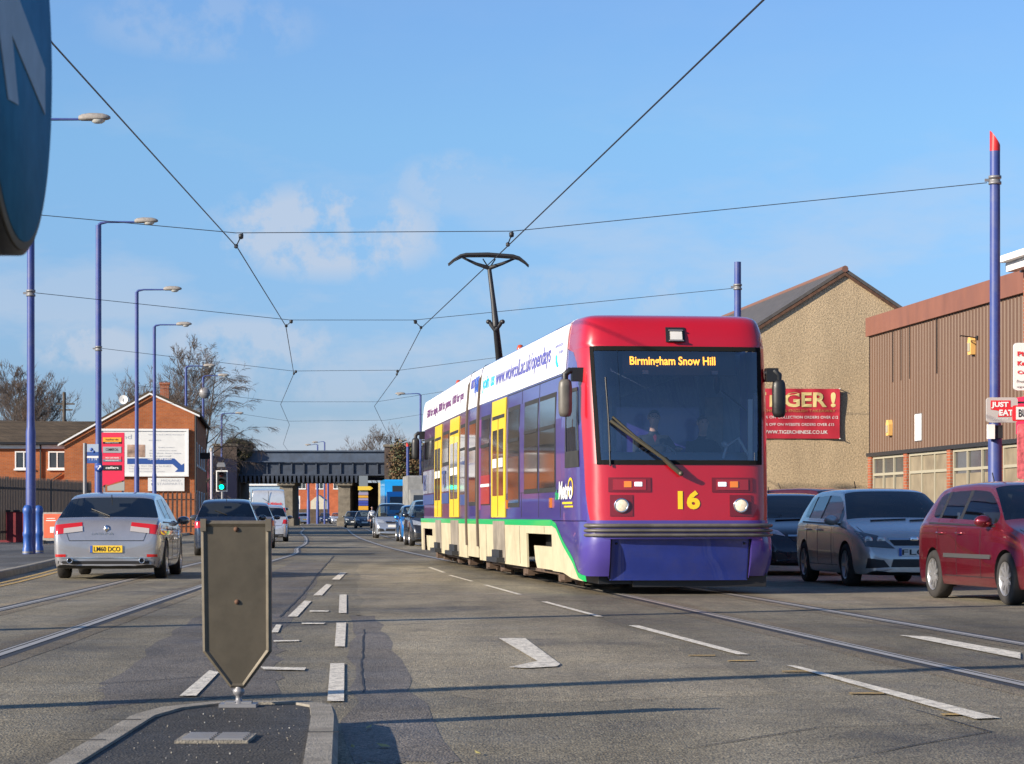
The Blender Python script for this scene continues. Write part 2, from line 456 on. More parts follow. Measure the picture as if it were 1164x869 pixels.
# tram tracks: grooved rails set flush in the road
def track(name, path):
    mb = MB()
    for c in (-.745, .745):
        s = -1 if c < 0 else 1
        ribbon(mb, path, c - .11, c + .11, .003, 2)
        ribbon(mb, path, c - .035, c + .035, .007, 0)
        ribbon(mb, path, c - s * .085, c - s * .060, .007, 0)
        ribbon(mb, path, c - s * .060, c - s * .035, .006, 1)
    return struct(mb.build(name, [M_steel, M_groove, M_crack]))
track('left_tram_track', pTL); track('right_tram_track', pTR)

# painted markings
marks = [
 [(1022,722),(1058,724),(1160,742),(1160,749)], [(893,756),(906,757),(1137,816),(1108,817)],
 [(714,711),(726,711),(852,744),(838,744)], [(615,684),(622,684),(686,701),(678,701)],
 [(549,665),(554,665),(594,676),(588,676)], [(509,654),(513,654),(539,661),(535,661)], [(486,645),(490,645),(507,651),(503,651)],
 [(375.5,754),(391.5,754),(391,797),(372,797)], [(382.5,708),(393.5,708),(392,735),(380.5,735)], [(386,676),(394,676),(394,697),(385,697)],
 [(327,701),(346,683),(354,683.5),(338,701)], [(356,677),(371,664),(377,665),(366,677)], [(377,659),(387,651),(394,651),(386,659)],
 [(308,719),(314,710),(320,710.5),(316,719)], [(204,791),(238,762),(249,764),(223,791)],
 [(296,758),(348,759),(346,762),(300,761)], [(311,728),(340,727.5),(340,729),(311,729.5)], [(343,708),(370,708),(368,709.5),(343,709.5)], [(352,694),(374,694),(373,695.5),(352,695.5)],
 [(567,725.5),(597,725.5),(637,755),(633,757.5),(600,759.5),(578,758.5),(611,751.5)],
]
def G4(p, z): return G(p[0], p[1], z)
for k, poly in enumerate(marks):
    mb = MB(); pts = [G(x, y, .009) for x, y in poly]
    mb.add(pts, [tuple(range(len(pts)))])
    struct(mb.build('road_marking', M_line))
for off in (.30, .50):
    mb = MB(); ribbon(mb, [p for p in pLK if -5 < p[1] < 75], off, off + .09, .006, 0, .01); struct(mb.build('double_yellow_line', M_yell))
for (x, y) in [(798,745),(843,751),(985,788),(1092,812),(906,763)]:
    mb = MB(); c = G(x, y, .008); mb.add([c + V(-.10, -.05, 0), c + V(.10, -.05, 0), c + V(.10, .05, 0), c + V(-.10, .05, 0)], [(0, 1, 2, 3)])
    struct(mb.build('road_marking', M_yell))
# repaired and worn areas of the carriageway
def patch_area(pts, m, z):
    mb = MB(); out = [G(*p) for p in pts]; vs = []
    for a, b in zip(out, out[1:] + out[:1]):
        for i in range(14): vs.append(a.lerp(b, i / 14) + V(rnd.uniform(-.05, .05), rnd.uniform(-.12, .12), z))
    mb.add(vs, [tuple(range(len(vs)))]); struct(mb.build('road_repair', m))
M_rdark = asphalt('dark_repair', .108, 1.08); M_rlite = asphalt('worn_repair', .175, 1.15); M_rtrk = asphalt('track_bed', .13, 1.2)
patch_area([(226, 700), (330, 640), (372, 640), (318, 722), (316, 790), (180, 795), (100, 810), (120, 776)], M_rdark, .0014)
patch_area([(405, 640), (470, 640), (720, 716), (900, 790), (560, 800), (420, 760)], M_rlite, .0010)
patch_area([(400, 700), (425, 700), (520, 869), (398, 869)], M_rdark, .0018)
for p_ in (pTL, pTR):
    for c_ in (-.745, .745):
        mb = MB(); ribbon(mb, p_, c_ - .28, c_ + .28, .0022, 0, .02); struct(mb.build('track_bed', M_rtrk))
# tar seams and cracks
def seam(pts, w=.02):
    P = []
    out = [];
    for a, b in zip(pts, pts[1:]):
        a, b = G(*a), G(*b); n_ = max(2, int((b - a).length / .35))
        for i in range(n_): out.append(a.lerp(b, i / n_) + V(rnd.uniform(-.007, .007), rnd.uniform(-.03, .03), 0))
    out.append(G(*pts[-1]))
    mb = MB(); n_ = len(out); rows = []
    for i, p in enumerate(out):
        d = (out[min(i + 1, n_ - 1)] - out[max(i - 1, 0)]).normalized(); rr = V(d.y, -d.x, 0) * w * rnd.uniform(.3, 1)
        rows.append([(p.x - rr.x, p.y - rr.y, .005), (p.x + rr.x, p.y + rr.y, .005)])
    mb.grid(rows, 0, False); struct(mb.build('road_seam', M_crack))
seam([(414, 716), (411, 755), (413, 788)], .008); seam([(318, 702), (345, 675), (362, 652), (380, 632)], .02)
seam([(780, 852), (930, 828), (1135, 822)], .008); seam([(935, 868), (1040, 848), (1124, 832), (1030, 805)], .009)
seam([(2, 776), (120, 778), (228, 770)], .012); seam([(430, 712), (560, 705), (700, 703)], .009)

# ---------------------------------------------------------------- traffic island we stand on
def island():
    zt = .125
    out = [(-1.62, -4), (-1.68, 4), (-1.74, 9.6), (-1.77, 11.6), (-1.70, 12.1), (-1.5, 12.45), (-1.25, 12.52), (-1.0, 12.5), (-.86, 12.25), (-.80, 11.6), (-.64, 9.2), (-.5, 4), (-.45, -4)]
    c = Vector((-1.2, 8))
    inn = []
    n = len(out)
    for i, p in enumerate(out):
        a, b = Vector(out[(i - 1) % n]), Vector(out[(i + 1) % n])
        if i == 0: a = Vector((-1.6, -5))
        if i == n - 1: b = Vector((-.44, -5))
        d = (b - a).normalized(); inn.append((p[0] + d.y * .125, p[1] - d.x * .125))
    mb = MB(); P = []
    for o, q in zip(out, inn):
        oo, qq = Vector(o), Vector(q)
        e = oo.lerp(qq, .16)
        P.append([(*oo, -.02), (*oo, zt - .03), (*e, zt), (*qq, zt), (*qq, zt - .03)])
    mb.grid(P, 0, False); struct(mb.build('island_kerb', M_kerb))
    mb = MB(); mb.add([(*q, zt - .012) for q in inn], [tuple(range(n))[::-1]])
    struct(mb.build('traffic_island', M_isl))
island()
# kerb joints
for i, (px, py) in enumerate([(364, 832), (98, 841), (140, 818)]):
    c = G(px, py, .127); mb = MB(); mb.box(c, (.16, .012, .002)); struct(mb.build('kerb_joint', M_crack))
# access cover in the island
t = thing('access_cover', 'small rectangular grey utility cover set in the dark island surface', 'cover', G(246, 841, .113))
mb = MB(); mb.box((0, 0, .006), (.30, .36, .012)); mb.build('frame', M_kerb, t)
mb = MB()
for i in range(5):
    for j in range(2): mb.box((-.068 + j * .136, -.13 + i * .065, .015), (.115, .035, .008))
mb.build('cover_plate', M_grey, t)
# grit and a leaf or two
g = MB()
for i in range(150):
    x = rnd.uniform(-1.6, -.8); y = rnd.uniform(8, 12.4); s = rnd.uniform(.002, .006)
    g.box((x, y, .114 + s / 2), (s, s, s), rnd.random() * 3, rnd.choice((0, 0, 1)))
struct(g.build('grit', [M_kerb, mat('pale_grit', (.3, .29, .27), .8)]), 'stuff')
g = MB()
for (px, py, s) in [(419, 827, .03), (436, 848, .04), (543, 598+258, .02), (401, 849, .02)]:
    c = G(px, py, .012); a = rnd.random() * 3
    g.add([c + V(math.cos(a) * s, math.sin(a) * s * 2, .01), c + V(-math.sin(a) * s * .5, math.cos(a) * s, 0), c - V(math.cos(a) * s, math.sin(a) * s * 2, 0), c + V(math.sin(a) * s * .5, -math.cos(a) * s, .004)], [(0, 1, 2, 3)])
struct(g.build('litter', mat('dead_leaf', (.35, .3, .1), .8)), 'stuff')

# ---------------------------------------------------------------- bollard panel seen from behind
M_olive = mat('olive_grey_panel', (.078, .066, .047), .42, .35, var=.18, vscale=7, dirt=.35, dirtcol=(.16, .13, .09))
M_olivelip = mat('panel_edge', (.115, .10, .075), .5, .3, var=.25, vscale=12, dirt=.3)
YB = 12.25
t = thing('keep_left_bollard', 'back of olive grey pointed bollard sign on the nose of the island', 'bollard', G(271, 799, .113))
o = t.location.copy()
sc = YB / FPX
t.location = (A(271, 799, YB).x, YB, .113); o = t.location.copy()
def bp(px, py): q = A(px, py, YB); return (q.x - o.x, q.z - o.z)
outl = [bp(228, 592), bp(308, 592), bp(308.5, 741), bp(278, 782), bp(262, 782), bp(230.5, 741)]
mb = MB(); mb.prism(outl, (0, 0, 0), (1, 0, 0), (0, 0, 1), (0, .035, 0)); mb.build('panel', M_olive, t)
inn = [bp(234.5, 599), bp(302, 599), bp(302.5, 739), bp(275.5, 777), bp(264.5, 777), bp(236, 739)]
mb = MB(); n6 = 6
for i in range(6):
    a, b, c, d = outl[i], outl[(i + 1) % 6], inn[(i + 1) % 6], inn[i]
    m2 = [lerp(Vector(p), Vector(q), .5) for p, q in ((a, d), (b, c))]
    mb.add([(a[0], -.001, a[1]), (b[0], -.001, b[1]), (m2[1].x, -.012, m2[1].y), (m2[0].x, -.012, m2[0].y), (c[0], -.001, c[1]), (d[0], -.001, d[1])], [(0, 1, 2, 3), (3, 2, 4, 5)])
mb.build('rim', M_olivelip, t)
mb = MB()
for (px, w) in ((231, 7), (305, 7)):
    a = bp(px - 3, 604); b = bp(px + 3.5, 590); mb.box(((a[0] + b[0]) / 2, .01, (a[1] + b[1]) / 2), (b[0] - a[0], .06, b[1] - a[1]))
mb.build('corner_clip', M_olivelip, t)
for (px, py) in ((268.5, 602), (269.5, 684.5)):
    mb = MB(); q = bp(px, py); mb.lathe([(.0001, -.012), (.006, -.011), (.011, -.006), (.013, 0)], (q[0], -.002, q[1]), 'Y', 12)
    mb.build('rivet', M_rust, t)
mb = MB(); mb.lathe([(.032, .015), (.03, .022), (.016, .03), (.014, .05), (.02, .056), (.028, .066), (.03, .08), (.022, .088), (.02, .1)], (0, .015, 0), n=18); mb.build('swivel', M_grey, t)
mb = MB(); mb.box((0, .015, .008), (.18, .14, .016)); mb.box((-.04, .015, .02), (.05, .06, .012)); mb.box((.04, .015, .02), (.05, .06, .012)); mb.build('base_plate', M_grey, t)

# ---------------------------------------------------------------- round sign at the top left corner, close to the lens
YS = 3.9
M_signblue = mat('sign_blue', (.055, .20, .33), .85, spec=.08, var=.12, vscale=14)
M_signwhite = mat('sign_white', (.36, .43, .48), .85, spec=.08, var=.1, vscale=14)
c = A(22, 50, YS)
t = thing('round_sign', 'large blue round sign with a pale arrow, seen nearly edge-on', 'sign', c)
rx, rz_ = 44 * YS / FPX, 237 * YS / FPX       # seen narrow because it is turned away
ang = R(91.7)
t.rotation_euler = (0, 0, ang)
def disc(name, r, y0, y1, m, r2=None):
    mb = MB(); mb.lathe([(.0001, y0), (r, y0), (r2 or r, y1), (.0001, y1)], (0, 0, 0), 'Y', 72); return mb.build(name, m, t)
M_rimg = mat('sign_rim', (.22, .20, .17), .8, spec=.1, var=.2)
disc('housing', rz_ * 1.012, .004, .06, M_black)
disc('face_rim', rz_ * .985, -.002, .003, M_rimg)
disc('face', rz_ * .945, -.004, -.0025, M_signblue)
# arrow head whose barbs run down and outwards
mb = MB(); k = rz_
arrow = [(-.62, .62), (-.05, .62), (.78, -.28), (.52, -.55), (.05, -.02), (-.02, -.72), (-.28, -.5), (-.28, .1), (-.62, -.1)]
arrow = [(.72, .0), (.72, -.25), (-.35, -.02), (-.15, -.34), (-.45, -.36), (-.78, .0), (-.8, .45), (-.5, .36), (-.12, .20)]
mb.prism([(a * k * .93, b * k * .93) for a, b in arrow], (0, -.0065, 0), (1, 0, 0), (0, 0, 1), (0, .0018, 0))
mb.build('arrow', M_signwhite, t)
mb = MB(); mb.box((.02, .17, .05), (.05, .24, .04)); mb.box((.02, .17, -.15), (.05, .24, .04)); mb.build('bracket', M_dark, t)
mb = MB(); q_ = V(.02, .30, 0); mb.cyl((q_.x, q_.y, -c.z + .11), (q_.x, q_.y, rz_ * .8), .038, n=20); mb.build('post', M_dark, t)
# ---------------------------------------------------------------- overhead line poles and street lamps
def lamp_head(t, at, d, s=1.):
    """head at point at, lamp pointing along unit vector d"""
    mb = MB(); u = Vector(d)
    w = V(-u.y, u.x, 0)
    P = []
    for k, (f, hw, h0, h1) in enumerate([(-.38, .05, -.04, .07), (-.3, .10, -.06, .11), (-.1, .13, -.06, .14), (.2, .13, -.05, .13), (.34, .10, -.03, .09), (.4, .03, 0, .05)]):
        row = []
        for a in range(13):
            q = math.pi * 2 * a / 12; y = math.cos(q); z = math.sin(q)
            row.append(at + (u * f + w * (hw * y)) * s + V(0, 0, (h1 if z > 0 else -h0) * z * s))
        P.append(row)
    mb.grid(P); h = mb.build('lamp_head', M_lampgrey, t, t.location)
    h.location = (0, 0, 0)
    mb = MB(); mb.lathe([(.0001, -.13), (.06, -.12), (.1, -.08), (.115, -.03)], at + u * .1 * s, 'Z', 14, scale=(1.6 * s, 1.1 * s, s)); l = mb.build('lens', M_lens, h, t.location)
def pole(x, y, top, r, label, group, lamp=None, cap=False, sleeve=.2, base_z=.115, armlen=1.25, collars=(), two=False):
    t = thing('lamp_post' if lamp else 'overhead_line_pole', label, 'lamp post' if lamp else 'pole', (x, y, base_z), group=group)
    L = t.location
    mb = MB(); H = top - base_z
    j = 3.0 if y > 55 else 2.55
    mb.lathe([(r * 1.28, 0), (r * 1.28, j), (r * 1.08, j + .12), (r, j + .5 if H > j + 1 else j + .2), (r * .95, H)], (0, 0, 0), n=20)
    if not lamp: mb.cyl((0, 0, H - .01), (0, 0, H), r * .95)
    mb.build('shaft', M_blue, t)
    if sleeve:
        mb = MB(); R_ = r + sleeve * .45
        mb.lathe([(R_ * 1.12, 0), (R_ * 1.12, .12), (R_, .16), (R_, .5), (R_ * 1.07, .55), (R_ * 1.07, .62), (R_, .66), (R_, 1.85), (R_ * 1.1, 1.9), (R_ * 1.1, 1.98), (R_ * .8, 2.1), (r, 2.2)], (0, 0, 0), n=22)
        mb.build('base_sleeve', M_bright, t)
    if cap:
        mb = MB(); n = 20; vs = []
        for z0 in (0, 1):
            for k in range(n):
                a = 2 * math.pi * k / n; vs.append((r * .97 * math.cos(a), r * .97 * math.sin(a), H + (0 if z0 == 0 else .10 + .14 * (1 - math.cos(a)))))
        mb.add(vs, [(k, (k + 1) % n, n + (k + 1) % n, n + k) for k in range(n)], 0, True); mb.add(vs[n:], [tuple(range(n))]); mb.build('cap', M_red, t)
    for cz in collars:
        mb = MB(); mb.lathe([(r, -.05), (r + .02, -.05), (r + .02, .0), (r, 0), (r, .06), (r + .02, .06), (r + .02, .11), (r, .11)], (0, 0, cz - base_z), n=20); mb.box((-r - .04, 0, cz - base_z + .03), (.1, .05, .05)); mb.build('wire_collar', M_grey, t)
    if lamp:
        e = Vector(lamp); a = V(x, y, top)
        d = V(e.x - x, e.y - y, 0).normalized()
        mb = MB(); p = [a - L, a + V(0, 0, .06) - L + d * .08, a + V(0, 0, .1) - L + d * .3, V(e.x, e.y, e.z - .02) - d * .3 - L]
        mb.tube(p, [.05, .05, .035, .03], 8); mb.build('arm', M_blue, t)
        lamp_head(t, e, d)
    return t
M_bright = mat('blue_sleeve_paint', (.02, .085, .33), .45, var=.2, vscale=6, dirt=.3, dirtcol=(.1, .1, .12))
GL = 'blue lamp posts along the left pavement'
def LP(px, Y, label, lamppx, r=.10, sleeve=0, **k):
    x = (px - CX) * Y / FPX
    e = A(lamppx[0], lamppx[1], Y); top = e.z - .12
    return pole(x, Y, top, r, label, GL, lamp=e, sleeve=sleeve, **k)
lp1 = LP(35, 62, 'thick blue lamp post flanked by two stub posts behind the silver car', (107, 135), .095, 0, collars=(6.5,))
# second ornamental stub post beside the first
for px_, Y_, lab_ in ((31.5, 61.3, 'short bright blue ribbed stub post left of the thick blue lamp post'), (43.8, 63.2, 'short bright blue ribbed stub post right of the thick blue lamp post')):
    t = thing('stub_post', lab_, 'post', (A(px_, 600, Y_).x, Y_, .115), group='bright blue stub posts')
    mb = MB(); mb.lathe([(.125, 0), (.125, .14), (.105, .18), (.105, .42), (.12, .46), (.12, .52), (.105, .56), (.105, .98), (.12, 1.02), (.12, 1.10), (.08, 1.18), (.0001, 1.2)], (0, 0, 0), n=20); mb.build('shaft', M_bright, t)
    mb = MB(); mb.lathe([(.13, 0), (.13, .05)], (0, 0, .02), n=20); mb.build('base_ring', M_grey, t)
LP(112, 84, 'blue lamp post just left of the red board with a wire collar', (166, 252), .10, collars=(6.6,))
LP(155.5, 109, 'slim blue lamp post before the left half of the billboard', (196, 329), .085)
LP(175.5, 128, 'slim blue lamp post before the middle of the billboard', (209, 369), .085)
LP(211.5, 163, 'blue lamp post rising behind the roof of the gabled brick building', (238, 416), .085)
LP(231, 178, 'blue lamp post carrying a round sign beside the traffic light', (254, 427), .085)
LP(252, 236, 'far blue lamp post before the dark abutment of the railway bridge', (272, 470), .085)
# lamp on the right side of the road, arm to the left
x = (478 - CX) * 200 / FPX
pole(x, 200, A(0, 449, 200).z, .09, 'dark lamp post with its arm to the left behind the tram', None, lamp=A(455, 448, 200), sleeve=0)
GP = 'blue poles holding the span wires on the right pavement'
pole(A(1131, 0, 47).x, 47, A(0, 172, 47).z, .10, 'tall blue pole with slanted red cap before the brown building', GP, cap=True, collars=(7.28,), sleeve=0)
pole(A(838.5, 0, 70).x, 70, A(0, 298, 70).z, .10, 'plain topped blue pole rising behind the tram roof', GP, collars=(7.38,), sleeve=0)
pole(A(463.5, 0, 225).x, 225, A(0, 508, 225).z, .13, 'far blue pole with red tip beside the bright blue truck', GP, cap=True, sleeve=0)
pole(-10.7, 19.5, 8.3, .14, 'blue pole on the left pavement outside the left edge', GP, sleeve=.2)
pole(-9.9, 9.5, 8.3, .14, 'nearest blue pole on the left pavement beside the camera', GP, sleeve=.2)
for i, (px, Y) in enumerate([(338, 300), (350.5, 330), (361, 350), (373, 400)]):
    x = (px - CX) * Y / FPX
    pole(x, Y, 7.6, .16, 'thin blue pole seen through the bridge opening, ' + ['nearest its left pier', 'before the white board', 'second from its right', 'nearest its right pier'][i], 'poles beyond the bridge', sleeve=0, base_z=0)

# span wires and contact wires
def wire(name, label, cat, pts, r, group=None):
    mb = MB(); mb.tube(pts, r, 5)
    return tag(mb.build(name, M_wire), label, cat, group)
ZC = 6.4
N_L = [A(270, 282, 50.3), A(325, 371, 71), A(334, 425, 94.7), A(319, 460, 121), A(329, 483, 147)]
N_R = [A(575, 282, 50.3), A(479, 373, 71.5), A(451.5, 426, 95.5), A(425.6, 462, 122), A(440, 482, 147)]
Lw = [V(-3.9, -10, ZC), V(-4.4, 8, ZC), A(60, 50, 28.6)] + N_L + [A(322, 505, 190), A(327, 512, 215)]
Rw = [V(6.8, -10, ZC), A(866, 2, 26.3)] + N_R[:4] + [A(437, 486, 155), A(445, 500, 180)]
wire('contact_wire', 'contact wire above the left track, zigzagging from the top left', 'overhead wire', Lw, .012)
wire('contact_wire', 'contact wire above the tram, rising to the top edge', 'overhead wire', Rw, .012)
SW = [
 ('span wire tied to the red capped pole', [A(-60, 235, 50), A(268, 265, 50), A(583, 263, 50), A(1122, 208, 47)]),
 ('span wire tied to the plain pole behind the tram roof', [V(lp1.location.x, 62, 6.55), A(330, 364, 70), A(471, 364, 70), A(833, 328, 70)]),
 ('span wire meeting the tram roof from the blue post left of the red board', [V(A(112, 0, 84).x, 84, 6.65), A(333, 422, 94), A(455, 421, 95), V(3.2, 90, 7.2)]),
 ('faint span wire level with the chimney of the gabled building', [V(A(155.5, 0, 109).x, 109, 6.7), A(319, 457, 120), A(428, 457, 121), V(-.5, 118, 7.3)]),
 ('faint span wire over the top of the round bush', [V(A(175, 0, 128).x, 128, 6.9), A(329, 479, 146), A(438, 478, 147), V(-3, 146, 7.3)]),
]
for lab, p in SW: wire('span_wire', lab, 'overhead wire', p, .008)
def hanger(a, b, lab):
    t = thing('wire_hanger', lab, 'wire hanger', a); L = t.location
    mb = MB(); mb.tube([a - L, b - L], .012, 6); mb.build('arm', M_wire, t)
    mb = MB(); mb.lathe([(.0001, -.06), (.045, -.04), (.05, .04), (.0001, .06)], (b - a) * .25, n=8); mb.lathe([(.0001, -.05), (.04, -.03), (.04, .03), (.0001, .05)], (b - a) * .95, n=8); mb.build('insulator', M_dark, t)
for a, b, lab in [
  (A(276, 265, 50.1), A(268, 281, 50.3), 'hanger of the left contact wire on the nearest span'), (A(583, 263, 50.1), A(577, 279, 50.3), 'hanger above the pantograph on the nearest span'),
  (A(333, 364, 70.5), A(325, 371, 71), 'hanger of the left contact wire on the second span'), (A(470, 364, 70.5), A(479, 373, 71.5), 'hanger left of the pantograph on the second span'),
  (A(337, 422, 94.3), A(334, 425, 94.7), 'hanger of the left contact wire on the third span'), (A(452, 421, 95), A(451, 426, 95.4), 'hanger above the bare tree on the third span')]:
    hanger(a, b, lab)

# ---------------------------------------------------------------- left: gabled brick building with billboards
M_brickO = brick_mat('orange_brick', (.44, .125, .036), (.36, .095, .03), (.28, .17, .11))
M_brickR = brick_mat('red_brick', (.36, .10, .045), (.27, .075, .035), (.25, .2, .16))
M_brickD = brick_mat('sooty_brick', (.085, .06, .05), (.06, .045, .04), (.09, .08, .07), bw=.3, bh=.1)
M_tile = brick_mat('roof_tile', (.10, .075, .05), (.075, .058, .04), (.03, .025, .02), bw=.3, bh=.22)
M_slate = mat('slate', (.075, .07, .068), .7, var=.3, vscale=5, dirt=.4, dirtcol=(.12, .10, .08), bump=.4, bscale=8)
M_winglass = mat('window_glass', (.035, .042, .05), .06, spec=.8, var=.5, vscale=1.2)
M_curtain = mat('net_curtain', (.42, .41, .38), .6, var=.2, vscale=3)
def window(parent, c, w, h, depth=.05, bars=1, m=None, fr=None, face=(0, -1, 0), name='window', hbar=None, sill=True):
    """window on a wall facing `face` (axis aligned, local)"""
    c = Vector(c); n = Vector(face); u = V(-n.y, n.x, 0)
    fr = fr or M_white
    def bx(mb, a0, a1, z0, z1, d0, d1):
        ps = [c + u * a + n * d + V(0, 0, z) for z in (z0, z1) for d in (d0, d1) for a in (a0, a1)]
        mb.hexa(ps)
    mb = MB(); bx(mb, -w / 2, w / 2, -h / 2, h / 2, .004, .014); wd = mb.build(name, m or M_winglass, parent)
    mb = MB(); t_ = .07
    bx(mb, -w / 2, w / 2, h / 2 - t_, h / 2, .003, depth); bx(mb, -w / 2, w / 2, -h / 2, -h / 2 + t_, .003, depth)
    bx(mb, -w / 2, -w / 2 + t_, -h / 2 + t_, h / 2 - t_, .003, depth); bx(mb, w / 2 - t_, w / 2, -h / 2 + t_, h / 2 - t_, .003, depth)
    for i in range(bars):
        a = -w / 2 + w * (i + 1) / (bars + 1); bx(mb, a - t_ * .45, a + t_ * .45, -h / 2 + t_, h / 2 - t_, .015, depth)
    if hbar is not None: bx(mb, -w / 2 + t_, w / 2 - t_, hbar - t_ * .5, hbar + t_ * .5, .015, depth - .004)
    mb.build('frame', fr, wd)
    if sill:
        mb = MB(); bx(mb, -w / 2 - .06, w / 2 + .06, -h / 2 - .09, -h / 2, .003, depth + .06); mb.build('sill', fr, wd)
    return wd
YG = 140.0
kx = YG / FPX
def gx(px): return (px - CX) * kx
def gz(py): return EYE + (HY - py) * kx
b = thing('gabled_brick_building', 'orange brick building with white edged gable carrying a large billboard', 'building', (gx(221), YG, 0), R(5.5))
bo = b.location
def LX(px): return (gx(px) - bo.x)
D = 26
xl, xa, xr = LX(75), LX(171), 0
zl, za, zr = gz(502), gz(447), gz(469)
mb = MB(); mb.prism([(xl, 0), (0, 0), (0, zr), (xa, za), (xl, zl)], (0, 0, 0), (1, 0, 0), (0, 0, 1), (0, D, 0)); mb.build('wall', M_brickO, b)
def roof_slab(name, p0, p1, y0, y1, th, m, parent, over=.0):
    mb = MB(); d = (Vector(p1) - Vector(p0)).normalized(); nn = Vector((-d.y, d.x));
    if nn.y < 0: nn = -nn
    a = Vector(p0) - d * over; c_ = Vector(p1) + d * (0)
    q = [a + nn * .02, c_ + nn * .02, c_ + nn * (th + .02), a + nn * (th + .02)]
    mb.prism([tuple(v) for v in q], (0, y0, 0), (1, 0, 0), (0, 0, 1), (0, y1 - y0, 0)); return mb.build(name, m, parent)
roof = roof_slab('roof', (xl, zl), (xa, za), -.12, D, .10, M_tile, b, .3)
roof_slab('roof', (xr, zr), (xa, za), -.12, D, .10, M_tile, b, .3)
for p, q in (((xl - .35, zl - .19), (xa, za)), ((xr + .3, zr - .16), (xa, za))):
    mb = MB(); mb.prism([p, q, (q[0], q[1] - .10), (p[0], p[1] - .10)], (0, -.20, 0), (1, 0, 0), (0, 0, 1), (0, .06, 0)); mb.build('verge_board', M_white, b)
mb = MB(); mb.box((LX(185), 3, gz(450)), (.5, .8, 1.5)); mb.box((LX(185), 3, gz(450) + .8), (.6, .9, .12)); mb.build('chimney', M_brickR, roof)
for i in range(4): window(b, (0, 3 + i * 5.5, 4.6), 1.2, 1.3, face=(1, 0, 0))
for i in range(4): window(b, (0, 3 + i * 5.5, 1.7), 1.6, 1.6, face=(1, 0, 0))
mb = MB(); mb.cyl((.08, -.06, .1), (.08, -.06, zr - .1), .05, n=8); mb.build('downpipe', M_black, b)
# satellite dish
t = thing('satellite_dish', 'small white aerial dish on the left slope of the gabled roof', 'satellite dish', b.matrix_basis @ V(LX(141), -.05, gz(463)))
mb = MB(); mb.lathe([(.0001, .06), (.12, .04), (.25, 0)], (0, 0, .4), 'Y', 16); mb.build('dish', M_white, t)
mb = MB(); mb.cyl((0, .05, 0), (0, .05, .45), .02); mb.tube([(0, 0, .3), (0, -.3, .35)], .012, 5); mb.build('bracket', M_grey, t)
# left wing
w = thing('brick_wing_building', 'lower orange brick wing with brown tiled roof left of the gable', 'building', (gx(72), YG + .7, 0), R(5.5))
def WX(px): return gx(px) - w.location.x
mb = MB(); mb.box((-4.9, 4, gz(503) / 2), (9.8 + .3, 8, gz(503))); mb.build('wall', M_brickO, w)
mb = MB(); ze, zr_ = gz(503), gz(478)
mb.prism([(-.35, ze - .12), (4, zr_), (8.3, ze - .12), (8.3, ze), (4, zr_ + .12), (-.35, ze)], (-10.2, 0, 0), (0, 1, 0), (0, 0, 1), (12.3, 0, 0)); mb.build('roof', M_tile, w)
mb = MB(); mb.box((-4.9, -.38, ze - .05), (9.9, .12, .14)); mb.build('gutter', M_black, w)
mb = MB(); mb.box((-4.9, -.05, ze - .24), (9.9, .08, .2)); mb.build('fascia', M_white, w)
for px in (25, 62.5): window(w, (WX(px), 0, gz(523)), .98, .98, bars=1, m=M_winglass)
mb = MB(); mb.cyl((WX(44), -.08, 1), (WX(44), -.08, ze - .1), .05, n=8); mb.build('downpipe', M_black, w)
mb = MB(); mb.tube([(WX(50), -.1, gz(552)), (WX(57), -.1, gz(545)), (WX(68), -.1, gz(538))], .05, 6); mb.build('waste_pipe', M_rust, w)

# billboard, red board, small board (each hangs on the wall or stands before it)
def onwall(px, py, off=.0):      # point on the gable wall plane of b
    x = LX(px); return b.matrix_basis @ V(x / math.cos(R(5.5)), -off, gz(py))
Bm = b.matrix_basis.to_3x3(); U = Bm @ V(1, 0, 0); Nn = Bm @ V(0, -1, 0); Z = V(0, 0, 1)
M_bill = mat('billboard_paper', (.68, .68, .66), .6, var=.05, vscale=2)
M_faint = mat('faded_grey_print', (.36, .38, .42), .7)
M_bblue = mat('print_blue', (.02, .075, .28), .6)
M_sred = mat('print_red', (.62, .012, .06), .6)
def board(name, label, px0, py0, px1, py1, off, m, frame=None, th=.08, cat='sign', rim=.12):
    o = onwall(px0, py1, off); t = thing(name, label, cat, o, R(5.5))
    W_ = (px1 - px0) * kx; H_ = (py1 - py0) * kx
    mb = MB(); mb.box((W_ / 2, 0, H_ / 2), (W_, th, H_)); mb.build('panel', m, t)
    if frame:
        mb = MB()
        for (cx_, cz_, a, c_) in ((W_ / 2, rim / 2, W_, rim), (W_ / 2, H_ - rim / 2, W_, rim), (rim / 2, H_ / 2, rim, H_ - 2 * rim), (W_ - rim / 2, H_ / 2, rim, H_ - 2 * rim)): mb.box((cx_, -.05, cz_), (a, th, c_))
        mb.build('frame', frame, t)
    t['k'] = 0
    del t['k']
    return t, W_, H_
def flat(t, name, poly, m, d, W_, H_, px0, py0, px1, py1):
    pass
t, W_, H_ = board('billboard', 'large white billboard with a bent blue arrow on the brick gable', 114.7, 488, 215, 542, .1, M_bill, M_white)
def bb(px, py): return ((px - 114.7) * kx, (542 - py) * kx)
mb = MB(); mb.prism([bb(146, 521.5), bb(199, 521.5), bb(207, 529), bb(210, 527), bb(210, 536.8), bb(199.5, 536.8), bb(203, 533.5), bb(197, 528), bb(146, 528)], (0, -.047, 0), (1, 0, 0), (0, 0, 1), (0, .005, 0)); mb.build('arrow', M_bblue, t)
mb = MB(); p = bb(169, 523.7); put_text(mb, 'Open to the public', (p[0], -.052, p[1]), (1, 0, 0), (0, 0, 1), w=27 * kx, h=2.6 * kx, bold=.02); mb.build('lettering', M_white, t)
